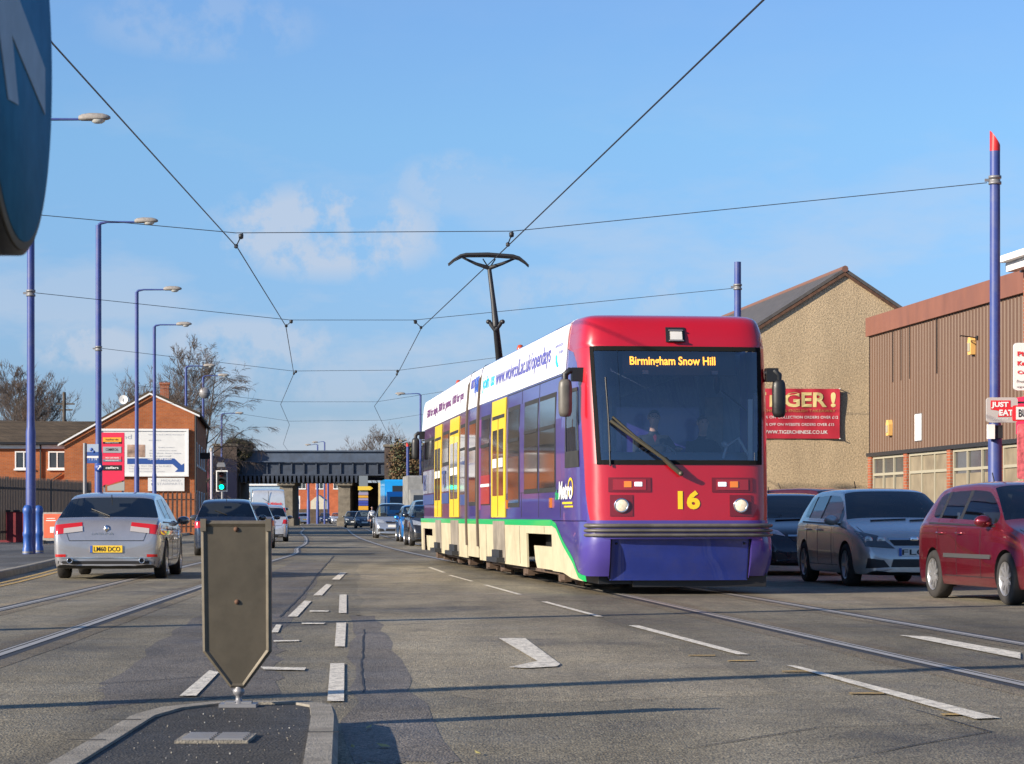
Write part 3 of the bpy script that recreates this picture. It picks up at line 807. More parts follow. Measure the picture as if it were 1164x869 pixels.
mb = MB(); p = bb(141, 499.5); put_text(mb, 'nd', (p[0], -.047, p[1]), (1, 0, 0), (0, 0, 1), w=10 * kx, h=5 * kx)
mb.build('large_print', M_faint, t)
for i, (px, py, ww) in enumerate([(170, 495.5, 40), (170, 501.5, 14), (181, 510, 18), (171, 513.5, 30), (171, 516.5, 36), (171, 519.5, 24), (148, 531, 20), (170, 531, 25), (148, 534, 34), (148, 537.3, 40)]):
    mb = MB(); p = bb(px, py); put_text(mb, ['Design and office furniture', 'and more', 'Quality kitchens', 'all the wood you need', 'Beds, blinds, doors, timber', 'Trade and retail', 'Open 6 days', 'Mon to Sat 8 till 5', 'Free local delivery call now', 'Ask at the counter for prices'][i], (p[0], -.047, p[1]), (1, 0, 0), (0, 0, 1), w=ww * kx, h=1.6 * kx); mb.build('print_line', M_faint, t)
mb = MB(); p, q = bb(146, 520), bb(166, 506); mb.box(((p[0] + q[0]) / 2, -.045, (p[1] + q[1]) / 2), (q[0] - p[0], .01, q[1] - p[1])); mb.build('picture', mat('room_picture', (.30, .20, .15), .6, var=.9, vscale=1.6), t)
t, W_, H_ = board('company_board', 'small white company board in thin grey capitals below the billboard', 169, 543.5, 210, 558.5, .1, M_bill)
mb = MB(); put_text(mb, 'MIDLAND', (W_ * .36, -.045, H_ * .72), (1, 0, 0), (0, 0, 1), w=W_ * .55, h=H_ * .15); put_text(mb, 'STAIRPARTS', (W_ * .25, -.045, H_ * .46), (1, 0, 0), (0, 0, 1), w=W_ * .7, h=H_ * .17)
mb.build('lettering', M_faint, t)
mb = MB(); mb.tube([(W_ * .12, -.05, H_ * .4), (W_ * .08, -.05, H_ * .55), (W_ * .14, -.05, H_ * .66), (W_ * .08, -.05, H_ * .8)], .03, 5); mb.build('emblem', M_faint, t)
# red hanging board on posts in front of the gable
kr = 132 / FPX
t = thing('red_notice_board', 'tall red board with stacked company panels before the billboard', 'sign', A(115.5, 553, 132))
t.location.z = 0; zb_ = EYE
def rb(px, py): q = A(px, py, 132); return (q.x - t.location.x, q.z)
mb = MB(); mb.prism([rb(115.5, 553), rb(120, 551), rb(124, 551.5), rb(132, 548.5), rb(141.3, 546), rb(141.3, 492), rb(115.5, 492)], (0, 0, 0), (1, 0, 0), (0, 0, 1), (0, .12, 0)); mb.build('panel', M_sred, t)
M_panels = [mat('panel_amber', (.75, .33, .02), .6), mat('panel_grey', (.30, .31, .33), .6), mat('panel_crimson', (.55, .07, .09), .6), mat('panel_slate', (.12, .16, .22), .6), M_black]
for (y0, y1, k, tx, tm) in [(497.5, 502.5, 0, 'hallards', M_black), (502.5, 504.5, 4, 'bathrooms', M_white), (508, 515, 1, 'COMMERCIAL', M_black), (519, 522.5, 2, 'MOT CAR PARTS', M_white), (522.5, 525, 3, 'REPAIRS SERVICE', M_white), (529, 535, 4, 'cellars', M_white)]:
    a, c_ = rb(117, y1), rb(138, y0); mb = MB(); mb.box(((a[0] + c_[0]) / 2, -.012, (a[1] + c_[1]) / 2), (c_[0] - a[0], .02, c_[1] - a[1])); pn = mb.build('name_panel', M_panels[k], t)
    mb = MB(); put_text(mb, tx, ((a[0] + c_[0]) / 2, -.026, a[1] + (c_[1] - a[1]) * .3), (1, 0, 0), (0, 0, 1), w=(c_[0] - a[0]) * .7, h=(c_[1] - a[1]) * .45, center=True, bold=.02); mb.build('lettering', tm, pn)
mb = MB()
for px in (118, 139): q = rb(px, 550); mb.box((q[0], .18, q[1] / 2 + .3), (.1, .1, q[1] + .6))
mb.build('support', M_grey, t)
mb = MB(); mb.prism([rb(122, 558), rb(141.3, 558), rb(141.3, 547.5), rb(122, 553)], (0, .02, 0), (1, 0, 0), (0, 0, 1), (0, .1, 0)); mb.build('lower_panel', mat('pale_panel', (.3, .31, .29), .7), t)

# ---------------------------------------------------------------- bus stop flag, traffic light, small signs
Y = 72
o = A(96.5, 560, Y); o.z = .115
t = thing('tram_stop_flag', 'grey post with blue and pale flag sign beside the blue lamp post', 'sign', o)
mb = MB(); mb.cyl((0, 0, 0), (0, 0, A(0, 504, Y).z - .115), .055); mb.build('post', M_grey, t)
def fb(px, py): q = A(px, py, Y); return (q.x - o.x, q.z - o.z)
for (p0, p1, m, nm) in [((99, 514), (112, 505), mat('flag_pale', (.33, .40, .50), .5), 'flag'), ((99, 518.5), (112, 514), M_bblue, 'blue_panel'), ((99, 521), (112, 518.5), M_bill, 'pale_panel'), ((99, 527), (112, 521), M_bblue, 'blue_panel')]:
    a, c_ = fb(*p0), fb(*p1); mb = MB(); mb.box(((a[0] + c_[0]) / 2, 0, (a[1] + c_[1]) / 2), (c_[0] - a[0], .05, c_[1] - a[1] - .004)); mb.build(nm, m, t)
a = fb(104, 511.2); mb = MB(); mb.lathe([(.0001, -.034), (.05, -.033), (.05, -.02)], (a[0], 0, a[1]), 'Y', 14); mb.lathe([(.0001, -.034), (.04, -.033), (.04, -.02)], (a[0] + .06, 0, a[1] - .06), 'Y', 14); mb.build('emblem', mat('emblem_blue', (.04, .1, .35), .5), t)
a = fb(101.5, 523.5); mb = MB(); put_text(mb, '1  2  74', (a[0], -.028, a[1]), (1, 0, 0), (0, 0, 1), w=.22, h=.06); mb.build('lettering', M_white, t)

Y = 110
o = A(252.5, 0, Y); o.z = .115 if o.x < interp([(a[0], a[1]) for a in LK], Y) else 0
t = thing('traffic_light', 'traffic light showing green on a black head with white border', 'traffic light', o)
def tl(px, py): q = A(px, py, Y); return (q.x - o.x, q.z - o.z)
top = tl(252, 536)[1]
mb = MB(); mb.cyl((0, .1, 0), (0, .1, top), .06); mb.build('pole', M_grey, t)
a, c_ = tl(245.5, 559), tl(258.5, 535)
mb = MB(); mb.box(((a[0] + c_[0]) / 2, .05, (a[1] + c_[1]) / 2), (c_[0] - a[0], .03, c_[1] - a[1])); mb.build('backing_board', M_white, t)
mb = MB(); mb.box(((a[0] + c_[0]) / 2, .01, (a[1] + c_[1]) / 2), (c_[0] - a[0] - .1, .08, c_[1] - a[1] - .1)); mb.build('head', M_black, t)
for k, (py, m) in enumerate([(540, mat('lamp_red_off', (.05, .008, .008), .3)), (547, mat('lamp_amber_off', (.05, .03, .005), .3)), (553.8, mat('lamp_green_lit', (.0, 1, .45), .3, emit=3.5))]):
    q = tl(252, py); mb = MB(); mb.lathe([(.0001, -.06), (.07, -.05), (.10, -.032)], (q[0], 0, q[1]), 'Y', 20); ln = mb.build('lens', m, t)
    mb = MB(); n = 12; P = []
    for i in range(n + 1):
        an = math.pi * i / n; P.append([(q[0] + .115 * math.cos(an), yy, q[1] + .115 * math.sin(an)) for yy in (-.03, -.2)])
    mb.grid(P); mb.build('visor', M_black, ln)
mb = MB(); q = tl(251.5, 529.5); mb.box((q[0], 0, q[1]), (.36, .3, .12)); mb.box((q[0], 0, q[1] + .1), (.3, .26, .06)); mb.cyl((q[0], .05, top), (q[0], .05, q[1]), .02); mb.build('detector', M_grey, t)
o2 = A(240.5, 0, 112); o2.z = 0
t = thing('thin_grey_post', 'thin pale grey post just left of the traffic light', 'post', o2)
mb = MB(); mb.cyl((0, 0, 0), (0, 0, A(0, 511, 112).z), .06); mb.build('shaft', mat('pale_grey', (.40, .38, .42), .5), t)
mb = MB(); mb.lathe([(.09, 0), (.09, .12), (.0001, .16)], (0, 0, A(0, 513, 112).z), n=12); mb.build('cap', M_lampgrey, t)
o2 = A(232, 0, 177.4)
t = thing('round_traffic_sign', 'grey back of a round sign high on the blue lamp post', 'sign', A(232.5, 447, 177.6))
mb = MB(); mb.lathe([(.0001, -.03), (.40, -.02), (.40, .0), (.0001, .01)], (0, 0, 0), 'Y', 24); mb.build('disc', M_grey, t)
mb = MB(); mb.box((0, .06, 0), (.3, .1, .08)); mb.build('bracket', M_dark, t)
t = thing('name_plate_sign', 'dark horizontal sign on the post left of the traffic light', 'sign', A(233, 518.5, 150))
mb = MB(); mb.box((0, 0, 0), (.8, .05, .38)); mb.build('panel', M_dark, t); mb = MB(); mb.cyl((.35, .06, -t.location.z), (.35, .06, .3), .05, n=10); mb.build('post', M_grey, t)
t = thing('blue_disc_sign', 'small round blue sign strapped to the blue lamp post', 'sign', A(112.5, 532, 83.7))
mb = MB(); mb.lathe([(.0001, -.02), (.15, -.015), (.15, .01), (.0001, .01)], (0, 0, 0), 'Y', 20); mb.build('disc', mat('disc_blue', (.015, .05, .25), .5), t)
mb = MB(); mb.prism([(-.05, -.05), (-.03, -.07), (.05, .03), (.07, 0), (.07, .08), (-.01, .08), (.02, .05)], (0, -.024, 0), (1, 0, 0), (0, 0, 1), (0, .003, 0)); mb.build('arrow', M_white, t)
# orange poster frame by the fence
o = A(60, 604, 84); o.z = .115
t = thing('poster_frame', 'orange poster in a pale frame standing before the fence', 'sign', o, R(-8))
mb = MB(); mb.box((0, 0, .58), (.72, .05, .95)); mb.build('frame', M_lampgrey, t)
mb = MB(); mb.box((0, -.03, .60), (.60, .02, .8)); mb.build('poster', mat('poster_orange', (.55, .09, .035), .5, var=.2, vscale=3), t)
mb = MB(); mb.box((.02, -.045, .47), (.2, .01, .2)); mb.box((-.05, -.045, .78), (.34, .01, .03)); mb.box((-.05, -.045, .85), (.30, .01, .02)); mb.build('print', M_bill, t)
for s in (-.28, .28):
    mb = MB(); mb.box((s, 0, .06), (.06, .4, .12)); mb.build('foot', M_dark, t)

# ---------------------------------------------------------------- fences on the left
M_fence = mat('dark_fence', (.045, .030, .022), .7, var=.3, vscale=6)
M_pal = mat('rusty_palisade', (.17, .10, .07), .75, var=.4, vscale=6)
def palisade(label, a, b_, h, m, pitch, wd, solid=False, name='palisade_fence'):
    a, b_ = Vector(a), Vector(b_); L_ = (b_ - a).length; ang_ = math.atan2(b_.y - a.y, b_.x - a.x)
    t = thing(name, label, 'fence', a, ang_)
    mb = MB(); n = int(L_ / pitch)
    for i in range(n + 1):
        x_ = i * L_ / n
        mb.prism([(-wd / 2, .1), (wd / 2, .1), (wd / 2, h - .12), (0, h), (-wd / 2, h - .12)], (x_, -.02, 0), (1, 0, 0), (0, 0, 1), (0, .025, 0))
    mb.build('pales', m, t)
    mb = MB(); mb.box((L_ / 2, .03, .4), (L_, .05, .06)); mb.box((L_ / 2, .03, h - .4), (L_, .05, .06)); mb.build('rails', m, t)
    for i in range(int(L_ / 2.75) + 1):
        mb = MB(); mb.box((min(i * 2.75, L_), .09, h / 2), (.08, .07, h)); mb.build('post', m, t)
    return t
palisade('dark brown close boarded fence at the left edge', V(-18.3, 84, .1), V(-16.9, 101, .1), 2.35, M_fence, .205, .13, name='boarded_fence')
palisade('dark palisade fence behind the blue lamp post sleeves', V(-22.5, 96, .1), V(-17.3, 100, .1), 2.3, M_fence, .17, .13)
palisade('rusty pale topped palisade fence below the company board', V(A(170, 0, 130).x, 130, .1), V(A(222, 0, 131).x, 131, .1), 2.2, M_pal, .24, .1)
t = thing('red_waste_skip', 'dull red waste container behind the fence at the left edge', 'skip', V(A(4, 0, 88).x - .3, 89, .1))
mb = MB(); mb.prism([(-.9, 0), (.75, 0), (.9, 1.1), (-1, 1.1)], (0, 0, 0), (1, 0, 0), (0, 0, 1), (0, 1.6, 0)); mb.build('bin', mat('dull_red', (.16, .012, .02), .6, var=.3, vscale=3), t)
mb = MB(); mb.box((-.05, .8, 1.13), (2.0, 1.7, .06)); mb.build('lid', M_dark, t)
# ---------------------------------------------------------------- railway bridge
M_girder = mat('dark_blue_girder', (.038, .052, .08), .6, .1, var=.25, vscale=2, dirt=.35, dirtcol=(.05, .045, .04))
M_stone = mat('weathered_stone', (.16, .14, .11), .9, var=.35, vscale=2, bump=.4, bscale=6)
YBr = 275.; kb = YBr / FPX
def bX(px): return (px - CX) * kb
def bZ(py): return EYE + (HY - py) * kb
t = thing('railway_bridge', 'dark blue riveted girder railway bridge crossing the far end of the road', 'bridge', (0, YBr, 0))
x0, x1 = bX(262), bX(443)
mb = MB(); mb.box(((x0 + x1) / 2, 0, (bZ(513) + bZ(525)) / 2), (x1 - x0, .5, bZ(513) - bZ(525))); mb.box(((x0 + x1) / 2, -.1, bZ(513)), (x1 - x0, .8, .14)); mb.box(((x0 + x1) / 2, -.1, bZ(525)), (x1 - x0, .7, .14))
mb.build('parapet', mat('parapet_paint', (.06, .085, .13), .6, .1, var=.2, vscale=1.5, dirt=.3, dirtcol=(.07, .06, .05)), t)
mb = MB(); mb.box(((x0 + x1) / 2, .1, (bZ(525) + bZ(540)) / 2 - .1), (x1 - x0, .3, bZ(525) - bZ(540) - .1)); mb.box(((x0 + x1) / 2, -.05, bZ(540)), (x1 - x0, .7, .16)); mb.build('main_girder', M_girder, t)
mb = MB(); n = 13
for i in range(n + 1):
    x = lerp(x0, x1, i / n); mb.box((x, -.14, (bZ(526) + bZ(539)) / 2), (.14, .2, bZ(526) - bZ(539)))
mb.build_each('stiffener', M_girder, t)
mb = MB()
for i in range(30):
    x = lerp(x0 + .3, bX(410), i / 29); mb.hexa([V(x - .09, -.4, bZ(549)), V(x + .09, -.4, bZ(549)), V(x - .09, 8, bZ(549)), V(x + .09, 8, bZ(549)), V(x - .16, -.55, bZ(541)), V(x + .16, -.55, bZ(541)), V(x - .16, 8, bZ(541)), V(x + .16, 8, bZ(541))])
mb.build('cross_beams', M_girder, t)
mb = MB(); mb.box(((x0 + x1) / 2, 4.5, bZ(541)), (x1 - x0, 8, .3)); mb.build('deck', M_dark, t)
mb = MB(); mb.box(((x0 + x1) / 2, 9, (bZ(515) + bZ(545)) / 2), (x1 - x0, .5, bZ(515) - bZ(545))); mb.build('far_girder', M_girder, t)
for px, wd in ((325, 1.4), (391, 1.3)):
    mb = MB(); x = bX(px); mb.box((x, 4, bZ(552) / 2), (wd, 7.6, bZ(552))); mb.box((x, 4, bZ(552) + .2), (wd + .5, 8.4, .4)); mb.box((x, 4, .4), (wd + .3, 7.9, .8)); mb.build('pier', M_stone, t)
def brickmass(name, label, px0, px1, py, Y, depth, cope=True, m=None, cat='wall'):
    x0_, x1_ = (px0 - CX) * Y / FPX, (px1 - CX) * Y / FPX; z = EYE + (HY - py) * Y / FPX
    t = thing(name, label, cat, ((x0_ + x1_) / 2, Y, 0))
    mb = MB(); mb.box((0, depth / 2, z / 2), (x1_ - x0_, depth, z)); mb.build('masonry', m or M_brickD, t)
    if cope: mb = MB(); mb.box((0, depth / 2, z + .12), (x1_ - x0_ + .3, depth + .3, .24)); mb.build('coping', M_stone, t)
    return t
brickmass('bridge_abutment', 'sooty brick abutment carrying the left end of the bridge', 243, 269, 507, 273, 13)
brickmass('bridge_abutment', 'sooty brick abutment with pale coping at the right end of the bridge', 437, 462, 508, 273, 13)
brickmass('retaining_wall', 'brown brick wall under the right span of the bridge', 397, 431, 549, 284, 2, False, brick_mat('brown_brick', (.12, .085, .06), (.085, .06, .045), (.1, .09, .07), bw=.4, bh=.13))
brickmass('abutment_sun_strip', 'yellow strip painted as sunlight on the edge of the right bridge abutment', 430, 433.5, 549, 272.5, 1, False, mat('painted_sun_stone', (.5, .40, .2), .9, var=.2))  # sunlight on the abutment edge is put into this strip's yellow
brickmass('pier_sun_strip', 'yellow strip painted as the sunlit pier edge beside the white van', 317.5, 324, 556, 300, 1, False, _M['painted_sun_stone'])  # added strip, its yellow paints the sunlit edge of the pier
brickmass('boundary_wall', 'low brown wall between the lamp posts under the bridge', 340, 372, 579, 360, 1, False, brick_mat('brown_brick', (.1, .07, .05), (.1, .07, .05), (.1, .1, .1)))
brickmass('side_wall', 'maroon painted wall between the gabled building and the abutment', 229, 238, 517, 200, 20, False, mat('maroon', (.10, .02, .04), .7, var=.2))
brickmass('side_wall', 'dark brick wall behind the thin grey post', 236, 247, 535, 215, 10, False)
# information tower under the bridge
Y = 268
t = thing('advert_column', 'tall column of yellow and blue advertising panels under the bridge', 'sign', ((413 - CX) * Y / FPX, Y, 0))
def zz(py): return EYE + (HY - py) * Y / FPX
kk = Y / FPX
mb = MB(); mb.box((0, .25, zz(541) / 2), (10 * kk, .3, zz(541))); mb.build('column', mat('grey_column', (.14, .17, .2), .7), t)
cols = [mat('ad_yellow', (.6, .42, .04), .6), mat('ad_orange', (.55, .28, .02), .6), mat('ad_blue', (.03, .05, .3), .6), mat('ad_mauve', (.25, .22, .34), .6)]
for (y0, y1, k) in [(560, 563, 3), (563.5, 566, 1), (566.5, 569, 3), (569.5, 572, 2), (572.5, 575, 2), (575.5, 580, 1)]:
    mb = MB(); mb.box((0, 0, (zz(y0) + zz(y1)) / 2), (11 * kk, .12, zz(y0) - zz(y1))); mb.build('panel', cols[k], t)
mb = MB(); h0, h1 = zz(557.5), zz(553); mb.prism([(-8 * kk, h0), (6 * kk, h0), (9 * kk, (h0 + h1) / 2), (6 * kk, h1), (-8 * kk, h1)], (2 * kk, -.1, 0), (1, 0, 0), (0, 0, 1), (0, .1, 0)); mb.build('arrow_sign', cols[0], t)

# beyond the bridge
Y = 430.
def far(px, py): return ((px - CX) * Y / FPX, EYE + (HY - py) * Y / FPX)
t = thing('far_brick_factory', 'large orange brick building seen through the bridge opening', 'building', (far(330, 0)[0], Y, 0))
W_ = far(400, 0)[0] - far(330, 0)[0]
mb = MB(); mb.box((W_ / 2, 6, 5), (W_, 12, 10)); mb.build('wall', brick_mat('far_brick', (.46, .13, .06), (.4, .11, .05), (.4, .15, .08), bw=.5, bh=.16), t)
mb = MB(); mb.box((W_ / 2, 6, 10.1), (W_ + .4, 12.4, .25)); mb.build('roof', M_slate, t)
for i in range(3): window(t, (2 + i * 3, 0, 6.5), 1.3, 1.6)
t = thing('white_billboard', 'white board with a pale blue disc before the far brick building', 'sign', (far(347, 0)[0], Y - 20, 0))
mb = MB(); mb.box((0, 0, 2.7), (1.6, .15, 3.3)); mb.build('panel', M_bill, t)
mb = MB(); mb.lathe([(.0001, -.1), (.5, -.1), (.5, -.08)], (.15, 0, 3.2), 'Y', 18); mb.build('disc', mat('pale_blue', (.22, .32, .5), .5), t)
mb = MB(); mb.box((-.6, .1, 1), (.15, .1, 2)); mb.box((.6, .1, 1), (.15, .1, 2)); mb.build('support', M_grey, t)
t = thing('far_white_house', 'small cream house at the right of the bridge opening', 'building', (far(377, 0)[0], Y - 30, 0))
mb = MB(); mb.prism([(-1.2, 0), (1.3, 0), (1.3, 3.4), (0, 4.4), (-1.2, 3.4)], (0, 0, 0), (1, 0, 0), (0, 0, 1), (0, 6, 0)); mb.build('wall', mat('cream_render', (.5, .46, .36), .9, var=.1), t)
window(t, (0, 0, 1.4), .9, 1.2)
t = thing('pale_blue_warehouse', 'pale blue metal warehouse far behind the white van', 'building', (-40, 460, 0))
mb = MB(); mb.box((-3, 10, 3.3), (24, 20, 6.6)); mb.build('wall', mat('pale_cladding', (.26, .38, .5), .6, var=.1), t)
mb = MB(); mb.box((-3, 10, 6.75), (24.6, 20.6, .3)); mb.build('roof', M_bill, t)
for i in range(6): window(t, (-12 + i * 3.4, 0, 4.9), 1.6, 1.2, bars=2)
# terraces closing the horizon behind
M_dist = brick_mat('distant_brick', (.25, .11, .07), (.2, .09, .06), (.2, .15, .1))
def terrace(x, y, n, rz, label, pitch=5.5, h=5.4):
    t = thing('terraced_houses', label, 'building', (x, y, 0), rz)
    mb = MB(); mb.box((n * pitch / 2, 4, h / 2), (n * pitch, 8, h)); mb.build('wall', M_dist, t)
    mb = MB(); mb.prism([(-.4, h - .1), (4, h + 2.4), (8.4, h - .1), (8.4, h + .1), (4, h + 2.6), (-.4, h + .1)], (-.2, 0, 0), (0, 1, 0), (0, 0, 1), (n * pitch + .4, 0, 0)); rf = mb.build('roof', M_slate, t)
    for i in range(n):
        mb = MB(); mb.box((i * pitch + pitch, 4, h + 2.8), (.9, .6, 1.3)); mb.build('chimney', M_dist, rf)
        for z in (1.6, 4.0): window(t, (i * pitch + pitch / 2, 0, z), 1.2, 1.2)
    return t
terrace(-62, 176, 5, R(6), 'row of brick houses behind the left wing')
terrace(-100, 150, 6, R(20), 'row of brick houses far left beyond the fence')
terrace(16, 120, 7, R(-70), 'terrace behind the brown clad building')
terrace(20, 300, 8, R(-20), 'terrace far behind the rendered gable')

# ---------------------------------------------------------------- right: pebbledashed gable house
M_dash = mat('pebble_dash', (.47, .36, .225), .95, var=.16, vscale=.8, dirt=.22, dirtcol=(.24, .19, .12), stretch=(1, 1, .35))
def dash_setup(m):
    n, l = m.node_tree.nodes, m.node_tree.links; p = n['Principled BSDF']
    t = n.new('ShaderNodeTexCoord')
    v_ = n.new('ShaderNodeTexNoise'); v_.inputs['Scale'].default_value = 22; v_.inputs['Detail'].default_value = 5; v_.inputs['Roughness'].default_value = .8; l.new(t.outputs['Object'], v_.inputs['Vector'])
    src = p.inputs['Base Color'].links[0].from_socket
    r = n.new('ShaderNodeMapRange'); r.inputs['From Min'].default_value = .35; r.inputs['From Max'].default_value = .65; r.inputs['To Min'].default_value = .55; r.inputs['To Max'].default_value = 1.45; l.new(v_.outputs['Fac'], r.inputs['Value'])
    s = n.new('ShaderNodeVectorMath'); s.operation = 'SCALE'; l.new(src, s.inputs[0]); l.new(r.outputs[0], s.inputs['Scale']); l.new(s.outputs[0], p.inputs['Base Color'])
    b = n.new('ShaderNodeBump'); b.inputs['Strength'].default_value = .8; b.inputs['Distance'].default_value = .03; l.new(v_.outputs['Fac'], b.inputs['Height']); l.new(b.outputs[0], p.inputs['Normal'])
dash_setup(M_dash)
rzR = math.atan(.112)      # buildings on the right follow the road
YH = 74.
ax = A(960, 310, YH)
h = thing('rendered_gable_house', 'house with a tall pebbledashed gable and slate roof behind the tram', 'building', (ax.x, YH, 0), rzR)
az = ax.z; xl_, xr_ = -3.5, 3.0
zl_, zr_ = az - 3.5 * .63, az - 3.0 * .65
mb = MB(); mb.prism([(xl_, 0), (xr_, 0), (xr_, zr_), (0, az), (xl_, zl_)], (0, 0, 0), (1, 0, 0), (0, 0, 1), (0, 22, 0)); mb.build('wall', M_dash, h)
rf = roof_slab('roof', (xl_, zl_), (0, az), -.06, 22, .09, M_slate, h, .25)
roof_slab('roof', (xr_, zr_), (0, az), -.06, 22, .09, M_slate, h, .2)
mb = MB(); mb.tube([(0, -.08, az + .10), (0, 22, az + .10)], .1, 8); mb.build('ridge_tiles', mat('ridge', (.16, .08, .06), .8), rf)
for (p, q) in (((xl_ - .2, zl_ - .12), (0, az)), ((xr_ + .2, zr_ - .12), (0, az))):
    mb = MB(); mb.prism([p, q, (q[0], q[1] - .09), (p[0], p[1] - .09)], (0, -.075, 0), (1, 0, 0), (0, 0, 1), (0, .07, 0)); mb.build('verge', M_rust, h)
for i in range(3): window(h, (xl_, 4 + i * 6, 4.3), 1.2, 1.4, face=(-1, 0, 0))
# restaurant banner hung on the gable
kH = YH / FPX
Rm = Matrix.Rotation(rzR, 3, 'Z'); Uh = Rm @ V(1, 0, 0); Nh = Rm @ V(0, -1, 0)
o = A(862, 499, YH - 1.0)
c0 = A(953, 499, YH)
Wb, Hb = 92 * kH, 56.5 * kH
c0 = A(953.5, 499, YH) ; o = c0 - Uh * Wb + Nh * .12
o = Vector(o); loc = h.matrix_basis.inverted() @ c0; loc.y = -.03; c0w = h.matrix_basis @ loc; o = c0w - Uh * Wb
t = thing('restaurant_banner', 'red takeaway banner with gold capitals on the pebbledashed gable', 'banner', o, rzR)
mb = MB(); P = []
for i in range(29):
    P.append([(Wb * i / 28, -.02 * math.sin(i * .8 + j * .5) * (.3 + j / 10) - .015 - (.05 * (i / 28) ** 6), Hb * j / 10) for j in range(11)])
mb.grid(P); P2 = [[(p[0], p[1] + .012, p[2]) for p in r_] for r_ in P]; mb.grid(P2); cl = mb.build('cloth', mat('banner_red', (.42, .022, .04), .5, var=.12, vscale=2), t)
def bt(s, x0, x1, z0, z1, m, bold=.0):
    mb = MB(); put_text(mb, s, (Wb * x0, 0, Hb * z0), (1, 0, 0), (0, 0, 1), w=Wb * (x1 - x0), h=Hb * (z1 - z0), bold=bold)
    vv = []
    for v in mb.v:
        fi = v[0] / Wb * 28; fj = v[2] / Hb * 10; vv.append((v[0], -.02 * math.sin(fi * .8 + fj * .5) * (.3 + fj / 10) - .028 - (.05 * max(0, fi / 28) ** 6), v[2]))
    mb.v = vv; mb.build('lettering', m, cl)
M_gold = mat('banner_gold', (.62, .50, .22), .5); M_gold2 = mat('banner_orange', (.5, .26, .08), .5)
bt('TIGER', .055, .84, .63, .93, M_gold, .03); bt('!', .89, .95, .63, .93, M_gold, .04)
bt('CHINESE & ENGLISH TAKEAWAY', .05, .95, .53, .585, M_gold2)
bt('10% OFF COLLECTION ORDERS OVER £12', .03, .98, .40, .455, M_bill); bt('15% OFF ON WEBSITE ORDERS OVER £15', .03, .93, .255, .31, M_bill); bt('WWW.TIGERCHINESE.CO.UK', .03, .85, .095, .165, M_bill, .01)
for (x_, z_) in ((0, Hb), (Wb, Hb), (Wb, 0)):
    mb = MB(); mb.cyl((x_, .07, z_), (x_, -.12 if x_ else -.03, z_), .015, n=6); mb.build('eyelet_rope', M_bill, t)

# ---------------------------------------------------------------- right: brown clad building
c = A(990, 0, 70.5)
t = thing('brown_clad_building', 'long brown ribbed metal building over a brick window floor', 'building', (c.x, 70.5, 0), rzR - R(90))
# local: +x runs towards the camera along the facade, facade faces -y... turned so that local y- is the road side
Lb = 21.0; zt_ = A(0, 362, 70.5).z; zc = A(0, 518, 70.5).z + .05; zp = zt_ - .52
M_clad = mat('brown_cladding', (.118, .064, .037), .55, var=.07, vscale=1.5, dirt=.18, dirtcol=(.1, .06, .045), stretch=(1, 1, .15))
M_fas = mat('red_brown_fascia', (.205, .082, .052), .6, var=.12, vscale=2, dirt=.3, dirtcol=(.10, .05, .05), stretch=(1, 1, .3))
sgn = -1
mb = MB(); mb.box((Lb / 2, 6, zc / 2 + 0), (Lb - .4, 11.6, zc)); mb.box((Lb / 2, 6, (zc + zt_) / 2 - .2), (Lb - .1, 11.7, zt_ - zc - .4)); mb.build('core_wall', M_brickR, t)
# ribbed cladding
mb = MB(); pts = []; x_ = 0.; 
while x_ < Lb:
    pts += [(x_, -.05), (x_ + .16, -.05), (x_ + .19, -.015), (x_ + .235, -.015), (x_ + .265, -.05)]; x_ += .265
mb.grid([[(p[0], p[1], zc), (p[0], p[1], zp + .02)] for p in pts], 0, False)
cl = mb.build('cladding', M_clad, t)
mb = MB()
for xs in (.06, 2.55, 3.4, 4.25, 6.8): mb.box((xs, -.06, lerp(zc, zp, .78 if xs > 1 else .5)), (.014, .016, (zp - zc) * (.42 if xs > 1 else 1)))
mb.build_each('panel_seam', M_dark, cl)
mb = MB(); mb.box((Lb / 2, -.06, (zp + zt_) / 2), (Lb + .12, .16, zt_ - zp)); mb.box((-.0, 6, (zp + zt_) / 2), (.14, 12, zt_ - zp)); mb.build('fascia', M_fas, t)
mb = MB(); mb.box((Lb / 2, -.07, zc - .04), (Lb, .14, .1)); mb.build('drip_flashing', M_dark, t)
# window bays and brick piers
M_tan = mat('tan_window_board', (.22, .18, .12), .6, var=.3, vscale=1.5)
M_cream = mat('cream_frame', (.34, .31, .23), .6)
xx = .45; k = 0
for wd in (3.3, 3.6, 3.6, 3.6, 3.0):
    xc_ = xx + wd / 2
    window(t, (xc_, 0.0, zc - .1 - .95), wd, 1.9, bars=2, m=M_tan if k % 2 else M_winglass, fr=M_cream, hbar=.45, depth=.06)
    for j in range(3):
        mb = MB(); mb.box((xx + wd * (j + .5) / 3, -.017, zc - .1 - 1.15), (wd / 3 - .2, .004, 1.1)); mb.build('blind', M_tan, t)
    xx += wd + .45; k += 1
mb = MB(); x_ = .1
for wd in (3.3, 3.6, 3.6, 3.6, 3.0):
    mb.box((x_ + .13, -.05, zc / 2 - .05), (.32, .12, zc - .1)); x_ += wd + .45
mb.build_each('brick_pier', M_brickR, t)
mb = MB(); mb.box((Lb / 2, -.03, (zc - 2.1) / 2), (Lb, .05, zc - 2.1)); mb.build('plinth', M_brickR, t)
def wallpt(px, py):
    # intersection of the pixel ray with the facade plane of t
    d = A(px, py, 1.) - V(0, 0, EYE); n_ = Matrix.Rotation(rzR - R(90), 3, 'Z') @ V(0, -1, 0)
    s_ = (t.location - V(0, 0, EYE)).dot(n_) / d.dot(n_); return V(0, 0, EYE) + d * s_, n_
